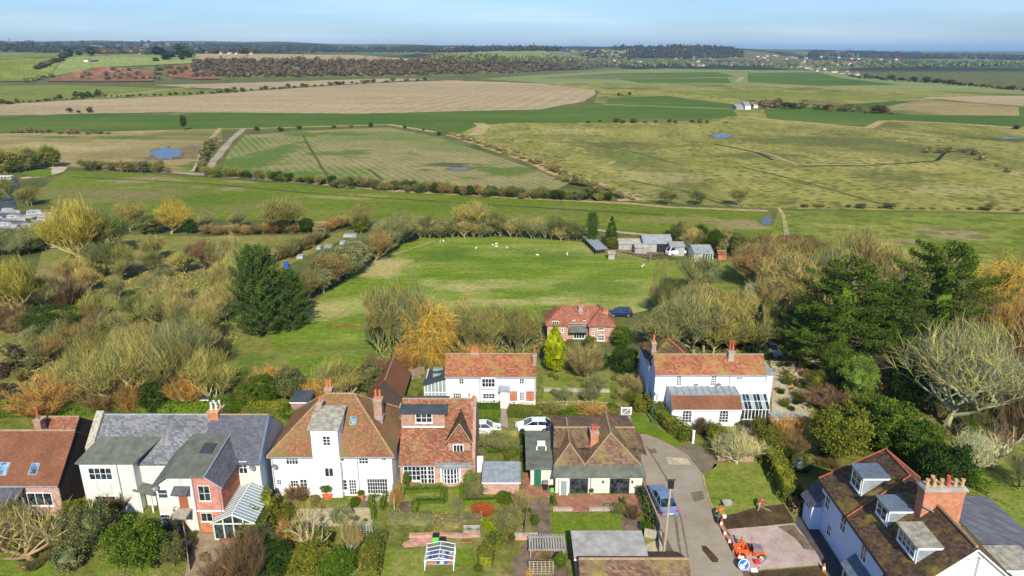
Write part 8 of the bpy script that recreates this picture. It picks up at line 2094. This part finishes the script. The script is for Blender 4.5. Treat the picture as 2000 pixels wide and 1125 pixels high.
P_('leafy', 510, 1080, 1030, 80, 'dgg', 'grey-green shrub in the overgrown hedge', 'bush')
P_('leafy', 540, 1125, 1060, 90, 'dg', 'dark green shrub at the bottom of the tower garden', 'bush')
P_('leafy', 610, 1120, 1065, 100, 'mo', 'olive shrub mass at the bottom of the tower garden', 'bush')
P_('leafy', 660, 1125, 1080, 90, 'mg', 'rounded green shrub on the lower terrace', 'bush')
P_('shaggy', 560, 1065, 1030, 100, 'or', 'rusty low plants along the lower terrace', 'bush')
P_('shaggy', 580, 980, 948, 44, 'pu', 'lilac-grey bare shrub against the white wall', 'bush')
P_('leafy', 615, 985, 966, 22, 'br', 'small brown pot shrub left of the terracotta trough', 'bush')
P_('pruned', 600, 1078, 978, 96, 'ta', 'pale-trunked bare tree in front of the tower house', bark=(.45, .40, .30))
P_('bare', 690, 1092, 1010, 40, 'ta', 'slim bare tree behind the trellis', bark=(.42, .38, .3))
P_('ball', 694, 992, 970, 24, 'mg', 'clipped green ball bush on the tower house terrace', 'bush')
P_('leafy', 668, 1022, 990, 50, 'gg', 'grey-green rounded shrub on the gravel', 'bush')
P_('leafy', 740, 1068, 1035, 40, 'dgg', 'dark blue-green shrub at the head of the thick hedge', 'bush')
P_('leafy', 690, 1080, 1040, 44, 'mo', 'leafy shrub under the trellis', 'bush')
P_('scrub', 622, 1070, 1040, 60, 'mo', 'low green clump right of the pale-trunked tree', 'bush')
P_('shaggy', 775, 990, 950, 24, 'or', 'rusty climber at the fence by the dormer house', 'bush')
P_('leafy', 795, 955, 920, 16, 'mg', 'small standard bay against the dormer house wall', 'bush')
P_('fine', 918, 952, 918, 34, 'pg', 'pale yellow-green round shrub right of the bow window', 'bush')
P_('bare', 930, 970, 935, 46, 'gg', 'grey bare shrub beside the pink brick shed', 'bush')
P_('bare', 892, 1012, 968, 30, 'gg', 'small forked bare tree on the dormer house lawn')
P_('shaggy', 942, 1008, 986, 42, 'rd', 'bright rust-red shrub on the box hedge', 'bush')
P_('fine', 965, 1040, 1010, 50, 'yg', 'yellow-flowering shrub in the middle border', 'bush')
P_('ball', 990, 1040, 990, 66, 'ol', 'big olive-brown clipped dome hedge bush', 'bush', jit=.02)
P_('shaggy', 1018, 1000, 960, 36, 'ta', 'bare twiggy shrub between shed and soil bed', 'bush')
P_('leafy', 985, 985, 962, 40, 'mg', 'green shrub below the pink brick shed', 'bush')
P_('leafy', 1045, 1030, 1002, 18, 'mg', 'small green shrub in the soil bed', 'bush')
P_('ball', 1000, 1062, 1042, 16, 'mg', 'small clipped ball bush by the short brick wall', 'bush')
P_('ball', 935, 1118, 1102, 20, 'mg', 'tiny bright green dome right of the greenhouse', 'bush')
P_('leafy', 1095, 1112, 1080, 30, 'mg', 'green shrub left of the flat concrete garage', 'bush')
P_('leafy', 1260, 1042, 1018, 26, 'mg', 'round green shrub inside the fence corner', 'bush')
P_('bare', 1205, 1010, 982, 30, 'ol', 'olive shrub at the right end of the patio wall', 'bush')
P_('shaggy', 1235, 1015, 985, 34, 'pu', 'bare shrub in the bed by the fence', 'bush')
P_('bare', 965, 880, 845, 70, 'gg', 'sprawling bare vine over the middle kitchen garden', 'bush')
P_('fine', 1000, 895, 872, 40, 'mo', 'yellow-green shrub in the middle kitchen garden', 'bush')
P_('shaggy', 1160, 812, 790, 60, 'or', 'rusty shrub on the lane bank', 'bush')
P_('fine', 1110, 820, 800, 50, 'mg', 'bright green shrub on the lane bank', 'bush')
P_('shaggy', 1075, 810, 785, 40, 'ol', 'olive twiggy shrub at the cottage corner', 'bush')
P_('shaggy', 1240, 770, 735, 44, 'ta', 'tan shrub in the gravel garden beside the villa', 'bush')
P_('leafy', 1262, 760, 728, 30, 'mo', 'olive shrub by the villa left corner', 'bush')
P_('leafy', 1250, 810, 775, 30, 'mo', 'mossy shrub beside the white gate', 'bush')
scatter([(1190, 735), (1250, 735), (1255, 790), (1200, 795)], 10, ['shaggy', 'leafy'], ['ol', 'ta', 'mo', 'br'], (10, 20), (1, 1.6), 'shrub in the gravel garden left of the villa', 'shrubs in the gravel garden', 'bush', seed=21)
scatter([(560, 1040), (700, 1040), (720, 1120), (540, 1130)], 16, ['leafy', 'shaggy'], ['mo', 'dg', 'br', 'mg'], (14, 30), (1, 1.6), 'shrub on the lower terraces of the tower garden', 'shrubs of the lower tower garden', 'bush', seed=22)
scatter([(760, 1022), (940, 1024), (935, 1048), (780, 1050)], 16, ['leafy', 'shaggy', 'scrub'], ['ol', 'ta', 'mo', 'br', 'yg'], (8, 16), (1.2, 1.8), 'border plant above the brick path', 'border above the brick path', 'bush', seed=23)
scatter([(1600, 830), (1760, 830), (1860, 900), (1900, 960), (1800, 960), (1700, 870)], 14, ['leafy', 'fine'], ['mg', 'dg', 'mo'], (36, 66), (.9, 1.3), 'evergreen behind the large white house', 'evergreens behind the large house', 'bush', seed=24)
scatter([(-20, 1060), (130, 1060), (130, 1120), (-20, 1120)], 9, ['shaggy', 'scrub'], ['br', 'dgg', 'ol'], (12, 26), (1, 1.6), 'low shrub around the pruned fruit tree', 'shrubs round the fruit tree', 'bush', seed=25)
scatter([(880, 820), (930, 800), (930, 770), (800, 780)], 5, ['leafy'], ['mg', 'mo'], (10, 18), (1, 1.6), 'green shrub left of the cottage hedge', 'shrubs left of the cottage hedge', 'bush', seed=26)
scatter([(1530, 870), (1640, 905), (1660, 960), (1600, 980), (1545, 920)], 9, ['leafy', 'shaggy'], ['dgg', 'br', 'dg'], (16, 34), (1, 1.5), 'shrub in the shade right of the lawn hedge', 'shrubs in the yard shade', 'bush', seed=27)
scatter([(780, 745), (860, 745), (870, 700), (790, 705)], 4, ['shaggy'], ['ta', 'ol'], (12, 20), (1, 1.6), 'shrub along the grey panel fence', 'shrubs by the panel fence', 'bush', seed=28)
scatter([(930, 855), (1020, 855), (1022, 905), (935, 905)], 8, ['leafy', 'shaggy', 'fine'], ['mo', 'ol', 'mg', 'gg'], (9, 18), (1.1, 1.7), 'shrub in the middle kitchen garden', 'shrubs of the kitchen garden', 'bush', seed=41)
scatter([(960, 1010), (1030, 1000), (1030, 1056), (950, 1100)], 10, ['leafy', 'shaggy', 'fine'], ['mo', 'ol', 'mg', 'ta', 'br'], (10, 20), (1.1, 1.7), 'shrub round the big olive dome', 'shrubs round the olive dome', 'bush', seed=42)
scatter([(1030, 1062), (1110, 1062), (1112, 1125), (985, 1125)], 10, ['leafy', 'shaggy', 'scrub'], ['mo', 'br', 'ta', 'or'], (8, 15), (1.1, 1.7), 'plant beside the low deck', 'plants beside the low deck', 'bush', seed=43)
scatter([(1060, 735), (1190, 735), (1190, 795), (1060, 795)], 14, ['leafy', 'shaggy', 'bare'], ['wh', 'gg', 'mo', 'ta'], (6, 13), (1.1, 1.8), 'small plant on the terraced cottage lawn', 'plants on the cottage lawn', 'bush', seed=44)
scatter([(1055, 800), (1210, 800), (1212, 812), (1055, 826)], 12, ['leafy', 'fine', 'shaggy'], ['mg', 'mo', 'yg', 'ol'], (7, 15), (1.3, 2.2), 'plant on the green lane bank', 'plants on the lane bank', 'bush', seed=45)
scatter([(540, 972), (765, 972), (740, 1035), (545, 1035)], 16, ['leafy', 'shaggy', 'scrub'], ['br', 'ta', 'mo', 'gg'], (7, 14), (1.1, 1.7), 'small plant on the gravel terrace', 'plants on the gravel terrace', 'bush', seed=46)
scatter([(395, 1085), (470, 1080), (470, 1120), (380, 1125)], 7, ['shaggy', 'scrub'], ['br', 'pu', 'mo'], (8, 16), (1.1, 1.7), 'plant at the patio edge', 'plants at the patio edge', 'bush', seed=47)
ground_cover('undergrowth', [(40, 800), (20, 620), (120, 540), (300, 520), (450, 540), (480, 640), (440, 720), (500, 800)], 12000, .6, 'ol', 31, .24)
ground_cover('undergrowth', [(1500, 560), (1990, 560), (2040, 860), (1880, 860), (1620, 860), (1500, 720)], 26000, .8, 'br', 32, .24)
ground_cover('undergrowth', [(1260, 690), (1290, 600), (1500, 600), (1500, 690)], 9000, .7, 'ol', 33, .24)
ground_cover('undergrowth', [(860, 700), (1060, 690), (1060, 640), (740, 650), (740, 720)], 9000, .7, 'ol', 34, .22)
ground_cover('undergrowth', [(500, 1030), (720, 1030), (730, 1140), (470, 1140)], 9000, .35, 'mo', 35, .10)
ground_cover('undergrowth', [(-40, 1020), (370, 1040), (360, 1140), (-40, 1140)], 14000, .35, 'ol', 36, .11)
ground_cover('undergrowth', [(770, 1015), (960, 1015), (1000, 1060), (760, 1070)], 5000, .3, 'ta', 37, .08)
ground_cover('undergrowth', [(1620, 880), (1760, 880), (1980, 960), (1980, 1000), (1900, 960), (1700, 900)], 9000, .5, 'mg', 38, .14)
ground_cover('undergrowth', [(480, 820), (560, 740), (700, 720), (800, 760), (780, 800)], 9000, .7, 'ol', 39, .2)
def hut(px0, px1, row, h, dep, wm, rm, label, cat='shed', name='shed', rise=.8, group=None):
 a, b = GT(px0, row), GT(px1, row); g = TZ(a.x, a.y); t = thing(name, label, cat, ((a.x + b.x) / 2, a.y, g), group)
 gable_x(t, a.x, b.x, a.y, a.y + dep, g - .5, g + h, g + h + rise, wm, rm, .2, gutter=False)
 return t
t = hut(1256, 1312, 494, 2.3, 6, 'conc', 'lead', 'pale metal-roofed open barn in the smallholding', 'barn', 'barn', 1.2)
a, b = G(1282, 494), G(1310, 494); MB().box(a.x, b.x, a.y - .05, a.y - .003, .1, 2.1).build('opening', M['black'], t)
hut(1208, 1256, 490, 1.8, 4, 'conc', 'conc', 'long low grey shed left of the open barn', rise=.5)
hut(1240, 1262, 497, 1.6, 3, 'conc', 'conc', 'small grey lean-to in front of the open barn', rise=.4)
hut(1308, 1336, 500, 2.2, 4, 'conc', 'lead', 'grey shed roof right of the open barn', rise=.5)
t = hut(1355, 1392, 512, 2.0, 7, 'greenframe', 'lead', 'grey glazed shed with a pale end wall', rise=.9)
for i in range(4): a = G(1372 + i * 5, 512); MB().box(a.x, a.x + .35, a.y - .05, a.y - .004, .3, 1.8).build('window', M['glass'], t)
hut(1402, 1418, 508, 1.4, 2, 'brickred', 'tile_pink', 'tiny red hut right of the glazed shed', rise=.4)
hut(1188, 1201, 507, 1.4, 1.5, 'conc', 'felt_pale', 'small pale hen house at the corner of the runs', rise=.3)
t = thing('cold_frame', 'long netted frame beside the paddock top right corner', 'cold frame', tuple(G(1165, 498)))
A, B, C2, D = G(1137, 472), G(1164, 500), G(1188, 497), G(1158, 470)
m = MB()
for p, q in ((A, B), (B, C2), (C2, D), (D, A)):
 m.beam(p + Vector((0, 0, 1.4)), q + Vector((0, 0, 1.4)), .08)
 for i in range(6): r_ = p.lerp(q, i / 5); m.beam(r_, r_ + Vector((0, 0, 1.4)), .06)
m.build('frame', M['wood'], t); MB().poly([v + Vector((0, 0, 1.35)) for v in (A, B, C2, D)]).build('netting', M['lead'], t)
t = thing('chicken_run', 'green wire chicken run below the smallholding barns', 'run', tuple(G(1200, 510)))
A, B, C2, D = G(1203, 506), G(1268, 514), G(1272, 503), G(1206, 498); m = MB()
for p, q in ((A, B), (B, C2), (C2, D), (D, A)):
 for zz in (.1, .8, 1.5): m.beam(p + Vector((0, 0, zz)), q + Vector((0, 0, zz)), .05)
 for i in range(9): r_ = p.lerp(q, i / 8); m.beam(r_, r_ + Vector((0, 0, 1.5)), .05)
m.build('frame', M['wood'], t)
p = G(1468, 566); t = thing('garden_dome', 'small green and white domed tent on the grass beyond the cypress', 'tent', tuple(p))
MB().lathe(p.x, p.y, [(1.3, 0), (1.25, .6), (.9, 1.2), (.4, 1.5), (.05, 1.6)], 12).build('canopy', M['greenframe'], t); MB().box(p.x - .4, p.x + .4, p.y - 1.35, p.y - 1.2, 0, 1.0).build('opening', M['frame'], t)
p = G(560, 522); o = single(MB().lathe(p.x, p.y, [(.5, 0), (.55, .9), (.5, 1.1)], 10), 'barrel', M['bluepl'], 'bright blue barrel on the allotment bank by the dark pine', 'barrel', tuple(p))
for i, (x, y, w) in enumerate(((585, 506, 6), (640, 486, 7), (683, 464, 14), (622, 488, 4), (668, 478, 5))):
 a = G(x, y); single(MB().hexa([(a.x - w / 8, a.y, 0), (a.x + w / 8, a.y, 0), (a.x + w / 8, a.y + 1.6, 0), (a.x - w / 8, a.y + 1.6, 0), (a.x - w / 9, a.y + .2, .6), (a.x + w / 9, a.y + .2, .6), (a.x + w / 9, a.y + 1.4, .8), (a.x - w / 9, a.y + 1.4, .8)]), 'cloche', M['lead'], 'pale cloche on the strip of allotments, ' + ORD[i] + ' from the pine', 'cloche', tuple(a), 'cloches on the allotments')
a, b = G(-20, 358), G(48, 352); t = thing('footbridge', 'pale footbridge over the river at the left edge', 'bridge', tuple(a))
MB().box(a.x, b.x, a.y - .8, a.y + .8, 1.5, 1.8).build('deck', M['conc'], t)
for s_ in (-.8, .8): MB().box(a.x, b.x, a.y + s_ - .05, a.y + s_ + .05, 2.5, 2.62).build('handrail', M['frame'], t)
for i in range(8): xx = a.x + (b.x - a.x) * i / 7; MB().box(xx - .06, xx + .06, a.y - .85, a.y - .75, 1.8, 2.5).build('baluster', M['frame'], t)
for xx in (a.x + 3, (a.x + b.x) / 2, b.x - 2): MB().box(xx - .2, xx + .2, a.y - .7, a.y + .7, -.2, 1.497).build('pier', M['conc'], t)
def boat_proto():
 t = thing('motor_boat', '', 'boat', (0, 0, 0)); L_, B_ = 8.5, 2.8
 h = MB(); st = [(-.5, .9, .9), (-.2, 1, .9), (.2, .9, 1.0), (.4, .5, 1.1), (.5, .06, 1.25)]; r = []
 for x, w, z in st: X = x * L_; w2 = w * B_ / 2; r.append(len(h.v)); h.v += [(X, -w2, z), (X, -w2 * .7, .0), (X, 0, -.25), (X, w2 * .7, .0), (X, w2, z)]
 for p, q in zip(r, r[1:]):
  for i in range(4): h.f.append((p + i, p + i + 1, q + i + 1, q + i))
  h.f.append((p + 4, p, q, q + 4))
 h.f.append(tuple(range(r[0], r[0] + 5))); h.build('hull', M['conc'], t)
 MB().hexa([(-2.6, -1.0, .9), (1.6, -.9, 1.0), (1.6, .9, 1.0), (-2.6, 1.0, .9), (-2.4, -.85, 1.9), (.8, -.75, 1.9), (.8, .75, 1.9), (-2.4, .85, 1.9)]).build('cabin', M['conc'], t)
 MB().box(-2.2, .6, -.93, .93, 1.35, 1.7).build('cabin_windows', M['glassblue'], t); MB().box(-4.0, -2.7, -1.0, 1.0, .95, 1.5).build('cover', M['felt_dark'], t)
 return t
bp = boat_proto(); k = 0
BO = [(20, 418), (75, 425), (30, 432), (95, 437), (15, 447), (60, 450), (105, 455), (25, 466), (75, 470), (40, 484), (10, 490), (90, 486)]
for i, (x, y) in enumerate(BO):
 o = bp if i == 0 else copy_tree(bp); q = G(x, y); o.location = (q.x, q.y, .3); o.rotation_euler[2] = R.uniform(-.25, .35); o.scale = [R.uniform(.7, 1.0)] * 3
 tag(o, 'white cabin boat moored at the left edge, ' + ORD[i] + ' from the far bank', group='boats moored on the river')
for i, (x, y) in enumerate(((30, 428), (60, 444), (30, 462))):
 a = G(x - 60, y); single(MB().box(a.x, a.x + 22, a.y, a.y + 1.2, .2, .5), 'pontoon', M['conc'], 'pale pontoon between the moored boats, ' + ORD[i] + ' from the far bank', 'pontoon', tuple(a), 'pontoons on the river')
hut(1438, 1452, 214, 1.8, 12, 'conc', 'lead', 'left white-roofed barn of the farm on the plain', 'barn', 'barn', 1.6)
hut(1455, 1466, 214, 3, 14, 'white', 'lead', 'bright white farmhouse gable on the plain', 'house', 'farmhouse', 2)
hut(1472, 1480, 211, 2, 12, 'white', 'felt_pale', 'small white farm shed right of the bright farmhouse', 'shed', 'shed', 2)
hut(1500, 1512, 209, 3, 12, 'brick', 'tile_brown', 'brown-roofed farmhouse among the trees on the plain', 'house', 'farmhouse', 3)
t = hut(243, 262, 106, 9, 12, 'brickpink', 'tile_pink', 'pink-red farmhouse with chimneys on the far hill', 'house', 'farmhouse', 6)
hut(262, 280, 106, 6, 12, 'brickpink', 'tile_pink', 'lower red-roofed wing beside the hill farmhouse', 'house', 'farmhouse', 5)
hut(164, 173, 122, 4, 8, 'cream', 'tile_pink', 'small pale cottage on the slope below the hill farmhouse', 'house', 'cottage', 3)
hut(176, 190, 122, 2.5, 6, 'wooddark', 'felt_dark', 'low dark shed beside the small pale cottage', 'shed', 'shed', 1.5)
for i, (x, y, w) in enumerate(((428, 106, 6), (444, 106, 10), (458, 107, 6), (487, 107, 7))): hut(x, x + w * .8, y, 3, 9, 'cream', 'tile_brown', 'pale cottage in the row behind the far tan field, ' + ORD[i] + ' from left', 'house', 'cottage', 2.5, 'cottages behind the far tan field')
hut(866, 878, 100, 12, 16, 'cream', 'felt_pale', 'pale square mansion on the far hillside', 'house', 'mansion', 6)
TOWN = []
wmats = ['white', 'cream', 'brickpink', 'palewall', 'brick', 'brick']; rmats = ['tile_brown', 'tile_brown', 'slate', 'tile_pink', 'tile_dark', 'tile_pink']
HP = []
for wi, (wm, rm) in enumerate(zip(wmats, rmats)):
 w = MB().xprism([(-4, 0), (4, 0), (4, 5), (0, 8), (-4, 5)], -6, 6).mesh('wall', M[wm]); r = MB()
 r.slab([(-6.3, -4.4, 4.8), (6.3, -4.4, 4.8), (6.3, 0, 8.25), (-6.3, 0, 8.25)], .25).slab([(6.3, 4.4, 4.8), (-6.3, 4.4, 4.8), (-6.3, 0, 8.25), (6.3, 0, 8.25)], .25)
 r = r.mesh('roof', M[rm]); c = MB().box(2, 3.2, -.6, .6, 6, 9.8).mesh('chimney', M['brick']); HP.append((w, r, c))
wn_ = ['white', 'cream', 'pink', 'grey', 'brown', 'brown']; rn_ = ['brown', 'brown', 'slate', 'red', 'dark', 'red']
rr = random.Random(5)
def town(n, xs, y0, y1, where, s0, s1):
 L_ = sorted((rr.uniform(*xs), rr.random()) for _ in range(n))
 for i, (x, f) in enumerate(L_):
  y = lerp_pts(y0, x) + (lerp_pts(y1, x) - lerp_pts(y0, x)) * f; p = GT(x, y); k = rr.randrange(6)
  t = thing('town_house', '%s house, %s roof, %s, %s from left' % (wn_[k], rn_[k], where, ordw(i)), 'house', (p.x, p.y, p.z - .3), 'houses of the far town')
  for me_, nm in zip(HP[k], ('wall', 'roof', 'chimney')):
   o = bpy.data.objects.new(nm, me_); C.objects.link(o); o.parent = t
  s = rr.uniform(s0, s1) * .62; t.scale = (s * rr.uniform(.8, 1.6), s, s); t.rotation_euler[2] = rr.uniform(-.5, .5)
town(75, (1350, 1760), [(1350, 112), (1460, 108), (1520, 106), (1600, 110), (1760, 118)], [(1350, 131), (1500, 128), (1760, 128)], 'in the far town', 1.0, 1.7)
town(26, (1540, 1690), [(1540, 126), (1690, 146)], [(1540, 132), (1690, 153)], 'in the terrace by the plain', .7, 1.0)
town(40, (1240, 1450), [(1240, 95), (1330, 93), (1440, 100)], [(1240, 108), (1330, 112), (1440, 112)], 'on the wooded town hill', .8, 1.2)
town(45, (900, 1350), [(900, 112), (1050, 115), (1200, 118), (1350, 114)], [(900, 119), (1050, 122), (1200, 127), (1350, 128)], 'strung along the wooded valley', .7, 1.2)
town(16, (1090, 1260), [(1090, 97), (1260, 97)], [(1090, 102), (1260, 104)], 'on the skyline ridge', 1.2, 2.2)
hz = MB().box(-45000, 45000, -300, 43000, -1.5, 135)
m = bpy.data.materials.new('haze'); m.use_nodes = True; nt = m.node_tree; nt.nodes.clear()
pv = nt.nodes.new('ShaderNodeVolumePrincipled'); pv.inputs['Density'].default_value = 0.000065
pv.inputs['Color'].default_value = (.42, .68, 1, 1); pv.inputs['Anisotropy'].default_value = 0
ho = nt.nodes.new('ShaderNodeOutputMaterial'); nt.links.new(pv.outputs[0], ho.inputs['Volume'])
o = hz.build('haze', m); tag(o, 'pale blue haze over the far marsh and hills', kind='stuff')
